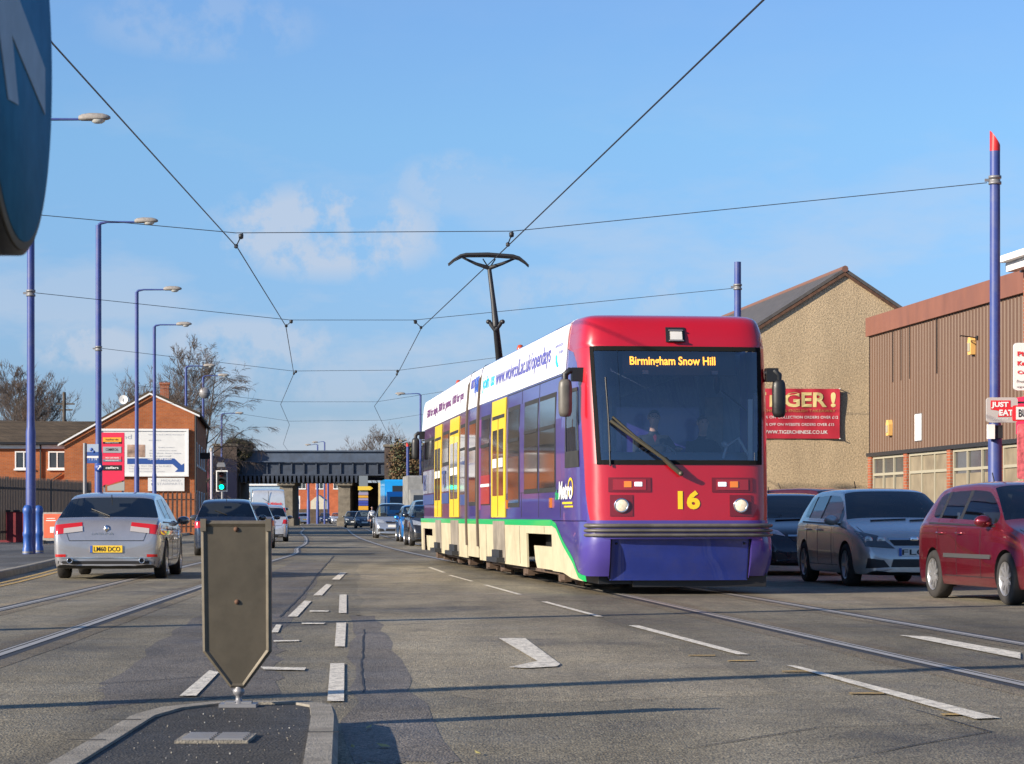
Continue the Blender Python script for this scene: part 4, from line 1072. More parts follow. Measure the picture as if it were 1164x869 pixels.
M_amber = mat('alarm_box', (.72, .42, .13), .5); 
for (px, py, lab) in ((1015, 487, 'small amber alarm box low on the brown cladding'), (1109, 394, 'amber alarm box high on the brown cladding')):
    p, n_ = wallpt(px, py); a = thing('alarm_box', lab, 'alarm box', p, rzR - R(90))
    mb = MB(); mb.prism([(-.13, -.2), (.13, -.2), (.16, .1), (.09, .22), (-.09, .22), (-.16, .1)], (0, -.16, 0), (1, 0, 0), (0, 0, 1), (0, .12, 0)); mb.build('housing', M_amber, a)
    mb = MB(); mb.box((0, -.17, -.02), (.18, .02, .2)); mb.build('face', M_cream, a)
p, n_ = wallpt(1114, 384); a = thing('lamp_bracket', 'thin dark bracket above the higher alarm box', 'bracket', p, rzR - R(90))
mb = MB(); mb.tube([(-.1, -.04, 0), (-.1, -.45, .05), (.05, -.5, .02)], .015, 6); mb.build('rod', M_dark, a)
mb = MB(); mb.box((-.1, -.05, 0), (.1, .03, .1)); mb.build('wall_plate', M_dark, a)
p, n_ = wallpt(1046.5, 486); a = thing('white_notice', 'plain white rectangular notice on the brown cladding', 'sign', p, rzR - R(90))
mb = MB(); mb.box((0, -.065, 0), (.62, .02, .68)); mb.build('panel', M_white, a)
mb = MB(); mb.box((0, -.06, 0), (.66, .015, .72)); mb.build('frame', M_grey, a)

# ---------------------------------------------------------------- right edge: shop with signs
YC = 52.
c = A(1155, 0, YC)
sh = thing('corner_shop', 'shop building with white eaves at the right edge', 'building', (c.x + .15, YC, 0), rzR - R(90))
ze_ = A(0, 306, YC).z
mb = MB(); mb.box((7, 4, ze_ / 2), (14, 8, ze_)); mb.build('wall', M_brickR, sh)
mb = MB(); mb.prism([(-.3, ze_), (4, ze_ + 2.6), (8.3, ze_), (8.3, ze_ + .12), (4, ze_ + 2.75), (-.3, ze_ + .12)], (-.25, 0, 0), (0, 1, 0), (0, 0, 1), (14.5, 0, 0)); mb.build('roof', M_slate, sh)
mb = MB(); mb.box((7, -.22, ze_ + .06), (14.3, .2, .22)); mb.box((7, -.4, ze_ + .20), (14.3, .16, .13)); mb.box((-.2, 4, ze_ + .05), (.1, 8, .2)); mb.build('gutter', M_white, sh)
for i in range(3): window(sh, (2.5 + i * 4.5, 0, ze_ - 1.6), 1.4, 1.5, hbar=.2)
mb = MB(); mb.box((7, -.12, 3.1), (13.6, .2, .75)); fa = mb.build('shop_fascia', M_sred, sh)
for i in range(3): window(sh, (2.4 + i * 4.5, -.02, 1.45), 3.6, 2.3, bars=2, fr=M_sred)
M_signred = mat('sign_red', (.6, .02, .03), .5)
def proj_sign(name, lab, px0, py0, px1, py1, Yq, m, texts, thk=.08, cat='sign'):
    a = A(px0, py1, Yq); b2 = A(px1, py0, Yq); w_ = b2.x - a.x; h_ = b2.z - a.z
    s_ = thing(name, lab, cat, (a.x, Yq, a.z), 0)
    mb = MB()
    r_ = min(w_, h_) * .12; pl = []
    for (cx_, cz_, a0) in ((w_ - r_, r_, -90), (w_ - r_, h_ - r_, 0), (r_, h_ - r_, 90), (r_, r_, 180)):
        for q in range(5): an = R(a0 + q * 22.5); pl.append((cx_ + r_ * math.cos(an), cz_ + r_ * math.sin(an)))
    mb.prism(pl, (0, 0, 0), (1, 0, 0), (0, 0, 1), (0, thk, 0)); pn = mb.build('panel', m, s_)
    mb = MB(); mb.box((w_ + .15, thk / 2, h_ * .8), (.3, .04, .04)); mb.box((w_ + .15, thk / 2, h_ * .2), (.3, .04, .04)); mb.build('bracket', M_dark, s_)
    return s_, pn, w_, h_
s_, pn, w_, h_ = proj_sign('takeaway_sign', 'grey projecting sign with a red patch beside the red capped pole', 1121.5, 452, 1157, 480.5, 46.4, mat('sign_grey', (.42, .40, .38), .6), [])
mb = MB(); mb.prism([(w_ * .13, h_ * .52), (w_ * .42, h_ * .46), (w_ * .36, h_ * .22), (w_ * .95, h_ * .24), (w_ * .95, h_ * .62), (w_ * .76, h_ * .62), (w_ * .76, h_ * .88), (w_ * .13, h_ * .88)], (0, -.006, 0), (1, 0, 0), (0, 0, 1), (0, .004, 0)); mb.build('red_patch', M_signred, pn)
mb = MB(); put_text(mb, 'JUST', (w_ * .15, -.012, h_ * .56), (1, 0, 0), (0, 0, 1), w=w_ * .55, h=h_ * .26, bold=.04); put_text(mb, 'EAT', (w_ * .40, -.012, h_ * .27), (1, 0, 0), (0, 0, 1), w=w_ * .45, h=h_ * .24, bold=.04); mb.build('lettering', M_white, pn)
mb = MB(); put_text(mb, 'justeat.co.uk', (w_ * .2, -.008, h_ * .10), (1, 0, 0), (0, 0, 1), w=w_ * .5, h=h_ * .07); mb.build('small_print', M_white, pn)
s_, pn, w_, h_ = proj_sign('buy_sign', 'small pink and white BUY sign overlapping the grey takeaway sign', 1151.5, 461, 1176, 479, 46.0, M_signred, [])
mb = MB(); mb.box((w_ * .56, -.006, h_ * .5), (w_ * .84, .01, h_ * .8)); mb.build('white_panel', M_bill, pn)
mb = MB(); put_text(mb, 'BUY', (w_ * .25, -.016, h_ * .25), (1, 0, 0), (0, 0, 1), w=w_ * .6, h=h_ * .5, bold=.02); mb.build('lettering', M_dark, pn)
s_, pn, w_, h_ = proj_sign('menu_board', 'white board with red marks high on the right edge shop', 1152.5, 390, 1185, 444, 50.5, M_bill, [])
mb = MB()
for q in range(3): put_text(mb, ['Pizza', 'Kebab', 'Curry'][q], (w_ * .12, -.012, h_ * (.72 - q * .2)), (1, 0, 0), (0, 0, 1), w=w_ * .6, h=h_ * .1, bold=.03)
mb.build('lettering', M_signred, pn)
mb = MB(); put_text(mb, 'Free delivery', (w_ * .1, -.012, h_ * .14), (1, 0, 0), (0, 0, 1), w=w_ * .8, h=h_ * .08); put_text(mb, 'open daily', (w_ * .1, -.012, h_ * .04), (1, 0, 0), (0, 0, 1), w=w_ * .8, h=h_ * .06); mb.build('small_print', M_dark, pn)
s_, pn, w_, h_ = proj_sign('hanging_vinyl', 'red and white patterned panel hanging at the right edge', 1157, 482, 1185, 545, 50.2, mat('pink_panel', (.55, .12, .14), .6, var=.6, vscale=9), [])
# control box strapped to the red capped pole
q = A(1127.5, 491, 46.8)
a = thing('pole_control_box', 'white and grey box strapped to the red capped pole', 'box', q)
mb = MB(); mb.box((-.02, 0, 0), (.13, .12, .27)); mb.build('housing', M_white, a); mb = MB(); mb.box((.1, .05, 0), (.2, .14, .24)); mb.build('side_box', M_dark, a)

# ---------------------------------------------------------------- bare trees, bushes
M_bark = mat('bark', (.075, .062, .05), .9, var=.3, vscale=4)
M_twig = mat('twigs', (.10, .075, .06), .9, var=.3, vscale=2)
def bare_tree(x, y, H, seed, label, spread=.5, fork=.25, trunk_r=.15, droop=0., dens=1., group='bare winter trees', lean=0.):
    rr = random.Random(seed); t = thing('bare_tree', label, 'tree', (x, y, 0), group=group)
    tr, cr = MB(), MB(); budget = [int(7500 * dens)]
    def branch(p, d, L_, r, lvl):
        n = 4 if lvl < 2 else 3; pts = [p]; rs = [r]; dd = Vector(d)
        for i in range(n):
            dd = (dd + V(rr.uniform(-.16, .16), rr.uniform(-.16, .16), rr.uniform(-.05, .14) if lvl < 2 else -droop + rr.uniform(-.1, .12))).normalized()
            pts.append(pts[-1] + dd * (L_ / n)); rs.append(r * (1 - (.88 if lvl == 0 else .62) * (i + 1) / n))
        (tr if lvl < 2 else cr).tube(pts, rs, 6 if lvl < 2 else 3, caps=False)
        if lvl >= 5: return
        kids = [15, 6, 5, 4, 3][lvl]
        for k in range(kids):
            if budget[0] <= 0: return
            budget[0] -= 1
            f = lerp(fork, 1, (k + rr.random()) / kids) if lvl == 0 else rr.uniform(.2, 1.0)
            i = min(int(f * n), n - 1); q = pts[i].lerp(pts[i + 1], f * n - i)
            a = rr.uniform(0, 6.283); up = 1 - spread if lvl < 2 else .3 - droop
            side = V(math.cos(a), math.sin(a), 0)
            nd = (side * (spread if lvl == 0 else .55) + dd * (.45 if lvl == 0 else .8) + V(0, 0, (.35 if lvl == 0 else .25) - droop * 2)).normalized()
            ln = (H * .42 * (1.1 - f * .85) * rr.uniform(.8, 1.15) if lvl == 0 else L_ * rr.uniform(.45, .72) * (.9 if lvl > 1 else 1))
            branch(q, nd, ln, max(rs[i] * .5, .010 + .02 * (lvl < 1)), lvl + 1)
    branch(V(0, 0, 0), V(lean, 0, 1).normalized(), H * .93, trunk_r, 0)
    tr.build('trunk', M_bark, t); cr.build('crown', M_twig, t)
    return t
def TP(px, Y): return ((px - CX) * Y / FPX, Y)
bare_tree(*TP(35, 185), A(0, 418, 185).z, 3, 'bare tree left of the telegraph pole, the wider one', .75, .2, dens=1.2)
bare_tree(*TP(62, 190), A(0, 432, 190).z, 4, 'bare tree directly beside the telegraph pole', .7, .2)
bare_tree(*TP(8, 180), A(0, 430, 180).z, 9, 'bare tree cut by the left edge', .7, .2)
bare_tree(*TP(148, 175), A(0, 440, 175).z, 5, 'small bare tree behind the left slope of the gable', .6, .2, dens=.8)
bare_tree(*TP(172, 170), A(0, 432, 170).z, 15, 'reddish bare tree behind the gable chimney', .6, .2, dens=.8)
bare_tree(*TP(203, 185), A(0, 406, 185).z, 6, 'upright bare tree right of the gable chimney', .55, .2, dens=1.2)
bare_tree(*TP(236, 190), A(0, 404, 190).z, 8, 'tall bare tree with level drooping branches behind the round sign', .85, .12, droop=.12, dens=1.5, trunk_r=.17, lean=.02)
bare_tree(*TP(434, 300), A(0, 484, 300).z, 10, 'bare tree above the right end of the bridge', .8, .3, dens=.8)
bare_tree(*TP(418, 320), A(0, 494, 320).z, 12, 'lower bare tree behind the bridge parapet', .8, .4, dens=.5)
def bush(name, label, c, rad, n, leaf, cols, seed, cat='bush'):
    rr = random.Random(seed); t = thing(name, label, cat, (c[0], c[1], 0))
    mb = MB(); 
    lobes = [(Vector((rr.uniform(-.6, .6) * rad[0], rr.uniform(-.6, .6) * rad[1], rr.uniform(-.2, .55) * rad[2])), rr.uniform(.35, .6)) for _ in range(14)]
    for i in range(n):
        lo, s = rr.choice(lobes); th = rr.uniform(0, 6.283); ph = math.acos(rr.uniform(-1, 1)); q = rr.uniform(.55, 1.05) * s
        p = V(lo.x + rad[0] * q * math.sin(ph) * math.cos(th), lo.y + rad[1] * q * math.sin(ph) * math.sin(th), c[2] + lo.z + rad[2] * q * math.cos(ph))
        a = V(rr.gauss(0, 1), rr.gauss(0, 1), rr.gauss(0, 1)).normalized() * leaf * rr.uniform(.6, 1.3); b_ = a.orthogonal().normalized() * leaf * rr.uniform(.4, .9)
        mb.add([p - a, p + b_, p + a, p - b_], [(0, 1, 2, 3)], rr.choice((0, 0, 1)))
    mb.build('crown', cols, t)
    mb = MB(); mb.tube([(0, 0, 0), (.1, 0, c[2] * .5), (0, 0, c[2])], [.2, .15, .1], 7)
    for k in range(5):
        a = k * 1.26; mb.tube([(0, 0, c[2] * .6), (rad[0] * .6 * math.cos(a), rad[1] * .6 * math.sin(a), c[2] + rad[2] * .2)], [.09, .03], 5)
    mb.build('trunk', M_bark, t)
G1 = mat('leaf_dark', (.04, .045, .014), .8, var=.3, vscale=1); G2 = mat('leaf_olive', (.075, .065, .022), .8, var=.3, vscale=1)
B1 = mat('leaf_brown', (.14, .085, .04), .8, var=.3, vscale=1); B2 = mat('leaf_moss', (.09, .10, .04), .8, var=.3, vscale=1)
p = A(256, 503, 262); bush('clipped_bush', 'dome shaped dark bush on top of the left bridge abutment', (p.x, 264 + 11, p.z - .6), (1.9, 1.7, 1.5), 9000, .10, [G1, G2], 3)
p = A(470, 520, 262); bush('scrub_bush', 'brown and green scrub right of the bridge', (p.x, 262, 4.6), (2.6, 3, 4.4), 14000, .14, [B1, B2], 4)
p = A(490, 520, 250); bush('scrub_bush', 'brown scrub half hidden by the rear of the tram', (p.x + 3, 252, 4.5), (3.5, 3, 4.0), 8000, .14, [B1, B2], 5)
# telegraph pole behind the left wing
t = thing('telegraph_pole', 'brown telegraph pole behind the left wing roof', 'pole', (*TP(73, 170), 0))
zt2 = A(0, 446, 170).z
mb = MB(); mb.cyl((0, 0, 0), (0, 0, zt2), .16, .11, 10); mb.build('shaft', M_bark, t)
mb = MB(); mb.box((.1, 0, zt2 - .8), (1.2, .1, .1)); mb.box((.1, 0, zt2 - 1.2), (.9, .1, .1)); mb.build('crossarm', M_bark, t)
for k, (px, py) in enumerate(((364, 503), (356, 506))):
    Y = 330; e = A(px - 6, py, Y); pole(A(px + 5, 0, Y).x, Y, e.z, .1, ['lamp post rising above the bridge parapet, the taller', 'lamp post rising above the bridge parapet, the shorter'][k], None, lamp=e, sleeve=0, base_z=0)
# ---------------------------------------------------------------- cars
M_paint = mat('car_paint', (.5, .5, .5), .27, .55, obcol=True, coat=1., var=.03, vscale=3, dirt=.22, dirtcol=(.12, .10, .08))
M_cglass = glass_mat('car_glass', (.80, .86, .86), .92, .02, .06)
M_trim = mat('car_trim', (.018, .018, .02), .5)
M_tyre = mat('tyre', (.018, .017, .017), .85, var=.2, vscale=8, dirt=.4, dirtcol=(.07, .06, .05))
M_rim = mat('alloy', (.42, .42, .43), .35, .7, dirt=.4, dirtcol=(.1, .08, .06))
M_int = mat('car_interior', (.05, .05, .053), .8)
M_hl = mat('headlamp_glass', (.42, .45, .48), .08, .3, spec=.9, coat=1, var=.35, vscale=14)
M_hld = mat('headlamp_bezel', (.05, .055, .06), .12, spec=.8, coat=1)
M_tail = mat('tail_lamp_red', (.42, .012, .012), .12, coat=1)
M_tailw = mat('tail_lamp_clear', (.38, .35, .34), .12, coat=1)
M_chrome = mat('chrome', (.75, .75, .76), .12, 1.)
M_pw = mat('plate_white', (.70, .70, .66), .5); M_py = mat('plate_yellow', (.78, .50, .03), .5); M_pb = mat('plate_band', (.03, .10, .42), .5)
TEMPL = {}
# columns: fraction of length from the rear, top, belt, half width, tag of the interval that follows
TEMPL['hatch'] = [(0, .36, .345, .76, ''), (.010, .50, .485, .86, ''), (.028, .635, .62, .93, ''), (.045, .68, .655, .95, 'T'), (.115, .925, .66, .965, ''), (.135, .958, .66, .968, 'S'), (.215, .985, .655, .985, 'b'), (.232, .988, .655, .987, 'S'),
  (.405, 1.0, .645, 1.0, 'b'), (.425, 1.0, .645, 1.0, 'S'), (.545, .992, .635, 1.0, 'S'), (.585, .965, .632, 1.0, 'ST'), (.66, .86, .63, 1.0, 'ST'), (.72, .755, .625, .995, 'T'), (.755, .69, .618, .99, ''), (.80, .635, .60, .985, ''), (.88, .585, .555, .965, ''), (.94, .525, .50, .93, ''), (.975, .44, .42, .87, ''), (.993, .36, .35, .80, ''), (1., .28, .27, .72, '')]
TEMPL['fastback'] = [(0, .37, .355, .80, ''), (.006, .50, .485, .89, ''), (.018, .64, .625, .945, ''), (.05, .685, .665, .955, ''), (.07, .70, .67, .96, 'T'), (.20, .935, .665, .97, ''), (.215, .948, .66, .975, 'S'), (.27, .975, .655, .985, 'b'), (.285, .98, .655, .987, 'S'),
  (.43, 1.0, .645, 1.0, 'b'), (.45, 1.0, .645, 1.0, 'S'), (.545, .99, .635, 1.0, 'S'), (.585, .965, .635, 1.0, 'ST'), (.66, .86, .63, 1.0, 'ST'), (.72, .75, .625, .995, 'T'), (.755, .685, .615, .99, ''), (.79, .64, .60, .985, ''), (.88, .585, .555, .965, ''), (.94, .525, .50, .93, ''), (.975, .44, .42, .87, ''), (.993, .36, .35, .80, ''), (1., .28, .27, .72, '')]
TEMPL['mpv'] = [(0, .34, .33, .80, ''), (.008, .46, .45, .88, ''), (.02, .58, .565, .945, ''), (.03, .62, .60, .955, 'T'), (.075, .92, .60, .965, ''), (.09, .96, .60, .968, 'S'), (.22, .99, .60, .985, 'b'), (.235, .99, .60, .987, 'S'),
  (.42, 1.0, .59, 1.0, 'b'), (.435, 1.0, .59, 1.0, 'S'), (.60, .975, .585, 1.0, 'ST'), (.70, .86, .58, 1.0, 'ST'), (.78, .70, .575, .995, 'T'), (.825, .61, .565, .985, ''), (.85, .585, .55, .98, ''), (.91, .53, .50, .955, ''), (.95, .47, .45, .92, ''), (.978, .40, .385, .87, ''), (.994, .33, .32, .80, ''), (1., .26, .25, .72, '')]
TEMPL['van'] = [(0, .42, .41, .95, ''), (.004, .60, .59, .97, ''), (.012, .93, .52, .985, ''), (.03, .975, .52, .99, ''), (.2, 1.0, .52, 1.0, ''), (.5, 1.0, .52, 1.0, ''), (.64, 1.0, .52, 1.0, ''), (.66, 1.0, .52, 1.0, ''), (.74, .98, .52, 1.0, 'ST'), (.83, .78, .51, 1.0, 'ST'), (.90, .56, .50, .98, 'T'),
  (.925, .49, .46, .96, ''), (.955, .44, .42, .93, ''), (.985, .36, .35, .88, ''), (1., .26, .25, .82, '')]

def make_body(L, H, W, kind, gc=.17, wheel_r=.315, axles=(.185, .80), tumble=.42):
    T = TEMPL[kind]; hw = W / 2; rows = []; tags = []
    for (f, zt, zb, w, tg) in T:
        x = f * L; zt *= H; zb *= H; w = w * hw; gh = max(zt - zb, .012)
        er = w - .05 - tumble * max(gh - .03, 0) * (.16 if kind == 'van' else 1.)
        z0 = gc + (.05 if f < .01 or f > .99 else 0)
        be = (w - .035, zb); ed = (er, zt - min(.035, gh * .25))
        half = [(0, z0), (.72 * w, z0), (.95 * w, z0 + .02), (w * .985, z0 + .11), (w * 1.0, lerp(z0, zb, .45)), (w * 1.0, lerp(z0, zb, .80)), (w - .01, zb - .035 if zb - .035 > z0 else zb - .01), be,
                (lerp(be[0], ed[0], .10), lerp(be[1], ed[1], .10)), (lerp(be[0], ed[0], .86), lerp(be[1], ed[1], .86)), ed, (er * .82, zt - .004), (er * .4, zt + .004), (0, zt + .006)]
        ring = [(x, y, z) for y, z in half] + [(x, -y, z) for y, z in half[-2:0:-1]]
        rows.append(ring); tags.append(tg)
    nr = len(rows[0]); mb = MB()
    vs = [p for r_ in rows for p in r_]; fs = []; mi = []
    for i in range(len(rows) - 1):
        tg = tags[i]
        for j in range(nr):
            k = j if j < 13 else nr - 1 - j       # band number, mirrored
            m_ = 0
            if k == 8 and 'S' in tg: m_ = 1
            if k == 8 and 'b' in tg: m_ = 2
            if k in (10, 11, 12) and 'T' in tg: m_ = 1
            if k in (0, 1): m_ = 2
            fs.append((i * nr + j, i * nr + (j + 1) % nr, (i + 1) * nr + (j + 1) % nr, (i + 1) * nr + j)); mi.append(m_)
    fs.append(tuple(range(nr))[::-1]); mi.append(0); fs.append(tuple((len(rows) - 1) * nr + j for j in range(nr))); mi.append(0)
    me = bpy.data.meshes.new('body'); me.from_pydata(vs, [], fs); me.polygons.foreach_set('material_index', mi)
    for m_ in (M_paint, M_cglass, M_trim): me.materials.append(m_)
    bm = bmesh.new(); bm.from_mesh(me); bmesh.ops.recalc_face_normals(bm, faces=bm.faces)
    cl = bm.edges.layers.float.new('crease_edge')
    bm.verts.ensure_lookup_table()
    for e in bm.edges:
        a_, b_ = e.verts[0].index, e.verts[1].index
        if a_ % nr == b_ % nr and a_ % nr in (2, 7, 10, nr - 2, nr - 7, nr - 10): e[cl] = {2: .6, 7: .55, 10: .45}[min(a_ % nr, nr - a_ % nr)]
    for e in bm.edges:
        ms = {f.material_index for f in e.link_faces}
        if len(ms) > 1: e[cl] = .75
    bm.to_mesh(me); bm.free()
    o = bpy.data.objects.new('tmp', me); COL.objects.link(o)
    s = o.modifiers.new('s', 'SUBSURF'); s.levels = 2; s.render_levels = 2
    cut = MB()
    for f in axles:
        for sd in (-1, 1):
            cut.cyl((f * L, sd * (hw - .26), wheel_r * 1.0), (f * L, sd * (hw + .3), wheel_r * 1.0), wheel_r * 1.13, n=36)
    cm = bpy.data.meshes.new('c'); cm.from_pydata(cut.v, [], cut.f); cm.materials.append(M_trim)
    cm.polygons.foreach_set('material_index', [0] * len(cut.f))
    for _ in range(2): cm.materials.append(M_trim)
    bm = bmesh.new(); bm.from_mesh(cm); bmesh.ops.remove_doubles(bm, verts=bm.verts, dist=1e-4); bmesh.ops.recalc_face_normals(bm, faces=bm.faces)
    for f in bm.faces: f.material_index = 2
    bm.to_mesh(cm); bm.free()
    co = bpy.data.objects.new('c', cm); COL.objects.link(co)
    b = o.modifiers.new('b', 'BOOLEAN'); b.object = co; b.operation = 'DIFFERENCE'; b.solver = 'EXACT'
    dg = bpy.context.evaluated_depsgraph_get(); dg.update()
    res = bpy.data.meshes.new_from_object(o.evaluated_get(dg))
    bpy.data.objects.remove(o); bpy.data.objects.remove(co)
    bm = bmesh.new(); bm.from_mesh(res); bvh = BVHTree.FromBMesh(bm)
    out = {}
    for nm, keep in (('body', lambda i: i != 1), ('glass', lambda i: i == 1)):
        b2 = bm.copy(); bmesh.ops.delete(b2, geom=[f for f in b2.faces if not keep(f.material_index)], context='FACES')
        for f in b2.faces:
            f.smooth = True
            if nm == 'glass': f.material_index = 0
        m2 = bpy.data.meshes.new(nm); b2.to_mesh(m2); b2.free()
        if nm == 'body':
            m2.materials.append(M_paint); m2.materials.append(M_paint); m2.materials.append(M_trim)
            m2.set_sharp_from_angle(angle=R(50))
        else: m2.materials.append(M_cglass)
        out[nm] = m2
    bm.free()
    return out, bvh
def patch(bvh, quad, axis, sgn, off=.006, nu=8, nv=4, mb=None, mi=0):
    """quad of 4 2d points laid on the body, seen along axis from the sgn side. axis 'x': points are (y,z); 'y': points are (x,z)"""
    mb = mb or MB(); P, Q = [], []
    d = V(-sgn, 0, 0) if axis == 'x' else V(0, -sgn, 0)
    for j in range(nv + 1):
        r1, r2 = [], []
        for i in range(nu + 1):
            u, w = i / nu, j / nv
            a = Vector(quad[0]).lerp(Vector(quad[1]), u); b = Vector(quad[3]).lerp(Vector(quad[2]), u); p = a.lerp(b, w)
            o = V(9 * sgn, p.x, p.y) if axis == 'x' else V(p.x, 9 * sgn, p.y)
            hit, nn, _, _ = bvh.ray_cast(o, d)
            if hit is None:
                hit = r1[-1] if r1 else V(o.x if axis == 'y' else 0, o.y if axis == 'x' else 0, o.z); nn = -d
                r1.append(Vector(hit)); r2.append(Vector(hit)); continue
            if nn.dot(d) > 0: nn = -nn
            r1.append(hit + nn * off); r2.append(hit - nn * .004)
        P.append(r1); Q.append(r2)
    mb.grid(P, mi); 
    edge = [(0, i) for i in range(nu + 1)] + [(j, nu) for j in range(1, nv + 1)] + [(nv, i) for i in range(nu - 1, -1, -1)] + [(j, 0) for j in range(nv - 1, 0, -1)]
    mb.grid([[P[j][i] for j, i in edge + edge[:1]], [Q[j][i] for j, i in edge + edge[:1]]], mi)
    return mb
def wheel_mesh(r, w, spokes=5, sp_w=.05):
    ty = MB(); hw = w / 2
    ty.lathe([(r * .66, -hw * .9), (r * .8, -hw), (r * .95, -hw * .92), (r, -hw * .7), (r, hw * .7), (r * .95, hw * .92), (r * .8, hw), (r * .66, hw * .9), (r * .66, -hw * .9)], (0, 0, 0), 'Y', 32)
    rm = MB(); rr = r * .66
    rm.lathe([(rr, hw * .95), (rr * .94, hw * .9), (rr * .9, hw * .3), (rr * .9, -hw * .8)], (0, 0, 0), 'Y', 32)
    rm.lathe([(.0001, hw * .75), (r * .14, hw * .72), (r * .15, hw * .4)], (0, 0, 0), 'Y', 16)
    for k in range(spokes):
        a = 2 * math.pi * k / spokes; u = V(math.cos(a), 0, math.sin(a)); t_ = V(-u.z, 0, u.x)
        p0, p1 = u * r * .1, u * rr * .95
        rm.hexa([p0 - t_ * sp_w * .6 + V(0, hw * .5, 0), p0 + t_ * sp_w * .6 + V(0, hw * .5, 0), p0 - t_ * sp_w * .6 + V(0, hw * .75, 0), p0 + t_ * sp_w * .6 + V(0, hw * .75, 0),
                 p1 - t_ * sp_w * .4 + V(0, hw * .55, 0), p1 + t_ * sp_w * .4 + V(0, hw * .55, 0), p1 - t_ * sp_w * .4 + V(0, hw * .85, 0), p1 + t_ * sp_w * .4 + V(0, hw * .85, 0)])
    dk = MB(); dk.lathe([(.0001, hw * .05), (rr * .9, hw * .05)], (0, 0, 0), 'Y', 24)
    return ty, rm, dk
def car(name, label, cat, loc, heading, L=4.25, H=1.46, W=1.75, kind='hatch', color=(.5, .5, .5), group='cars on the road', plate=None, rear_style='tall', front=True, rear=True, far=False,
        wr=.315, spokes=5, lamp=None, gc=.17, axles=(.185, .80), grille=None, extra=None, moulding=False, visors=False):
    """heading: direction the front points to, degrees from +X"""
    t = thing(name, label, cat, (loc[0], loc[1], 0), R(heading), group)
    # local x runs rear -> front; shift so that the origin is the middle
    meshes, bvh = make_body(L, H, W, kind, gc, wr, axles)
    off = V(-L / 2, 0, 0); hw = W / 2
    def B(mb, nm, m, par=t):
        mb.v = [(v[0] - L / 2, v[1], v[2]) for v in mb.v]; return mb.build(nm, m, par)
    for nm, me in meshes.items():
        me.transform(Matrix.Translation(off)); o = bpy.data.objects.new('body' if nm == 'body' else 'window', me); COL.objects.link(o); o.parent = t
        if nm == 'body': o.color = (*color, 1); body = o
    body.color = (*color, 1)
    # interior
    zb = H * .60; mb = MB()
    if kind != 'van':
        mb.box((L * .42, 0, gc + .16), (L * .62, W * .80, .05)); mb.box((L * .735, 0, zb - .06), (.35, W * .78, .14)); 
        B(mb, 'cabin_floor', M_int)
        mb = MB(); mb.box((L * .40, 0, H - .075), (L * .26, W * .56, .02)); B(mb, 'fill_headlining', mat('fill_headlining', (.42, .42, .40), .9))  # pale roof lining added to lighten the view through the rear glass
        for (fx, ys) in ((.50, (-.37, .37)), (.28, (-.36, .36))):
            for y in ys:
                mb = MB(); mb.box((fx * L, y, gc + .3), (.48, .5, .16)); mb.hexa([V(fx * L - .3, y - .24, gc + .3), V(fx * L - .16, y - .24, gc + .3), V(fx * L - .3, y + .24, gc + .3), V(fx * L - .16, y + .24, gc + .3), V(fx * L - .45, y - .2, zb + .04), V(fx * L - .35, y - .2, zb + .04), V(fx * L - .45, y + .2, zb + .04), V(fx * L - .35, y + .2, zb + .04)])
                mb.box((fx * L - .42, y, zb + .12), (.1, .25, .17)); B(mb, 'seat', M_int)
        mb = MB(); mb.lathe([(.17, -.012), (.185, 0), (.17, .012), (.155, 0), (.17, -.012)], (L * .675, (-.37 if True else .37), zb - .02), 'X', 20); B(mb, 'steering_wheel', M_trim)
    # wheels
    ty, rm, dk = wheel_mesh(wr, .205, spokes)
    for f in axles:
        for sd in (1, -1):
            e = bpy.data.objects.new('wheel', None); COL.objects.link(e); e.parent = t; e.location = (f * L - L / 2, sd * (hw - .115), wr); e.rotation_euler = (0, 0, 0 if sd > 0 else math.pi); e.empty_display_size = .1
            ty.build('tyre', M_tyre, e)
            if not far: rm.build('rim', M_rim, e); dk.build('brake_disc', M_trim, e)
            else: rm.build('rim', M_rim, e)
    zh = H * .50
    if front:
        lm = lamp or [(.50, .44), (.86, .46), (.88, .56), (.55, .515)]
        for sd in (1, -1):
            q = [(sd * a * hw, b * H) for a, b in lm]
            B(patch(bvh, q, 'x', 1, .008, 8, 5), 'headlight', M_hl if not (lamp and grille == 'dark') else M_hld)
            if not far and grille == 'dark':
                cx_, cz_ = [sum(p[k] for p in q) / 4 for k in (0, 1)]
                for dx in (-.10, .09):
                    mb = MB(); hit = bvh.ray_cast(V(9, cx_ + sd * dx, cz_), V(-1, 0, 0))[0]
                    if hit: mb.lathe([(.0001, .014), (.05, .02), (.065, .012), (.068, -.01)], (hit.x, cx_ + sd * dx, cz_), 'X', 16); B(mb, 'lens', M_hl)
            q = [(sd * .46 * hw, .20 * H), (sd * .84 * hw, .19 * H), (sd * .82 * hw, .29 * H), (sd * .56 * hw, .27 * H)]
            B(patch(bvh, q, 'x', 1, .006, 6, 3), 'fog_lamp_recess', M_trim)
        B(patch(bvh, [(-.36 * hw, .415 * H), (.36 * hw, .415 * H), (.44 * hw, .485 * H), (-.44 * hw, .485 * H)], 'x', 1, .007, 10, 3), 'grille', M_trim)
        mb = patch(bvh, [(-.44 * hw, .463 * H), (.44 * hw, .463 * H), (.44 * hw, .483 * H), (-.44 * hw, .483 * H)], 'x', 1, .016, 10, 1); B(mb, 'grille_bar', M_chrome)
        B(patch(bvh, [(-.44 * hw, .20 * H), (.44 * hw, .20 * H), (.40 * hw, .28 * H), (-.40 * hw, .28 * H)], 'x', 1, .007, 10, 3), 'air_intake', M_trim)
        hit = bvh.ray_cast(V(9, 0, .475 * H), V(-1, 0, 0))[0]
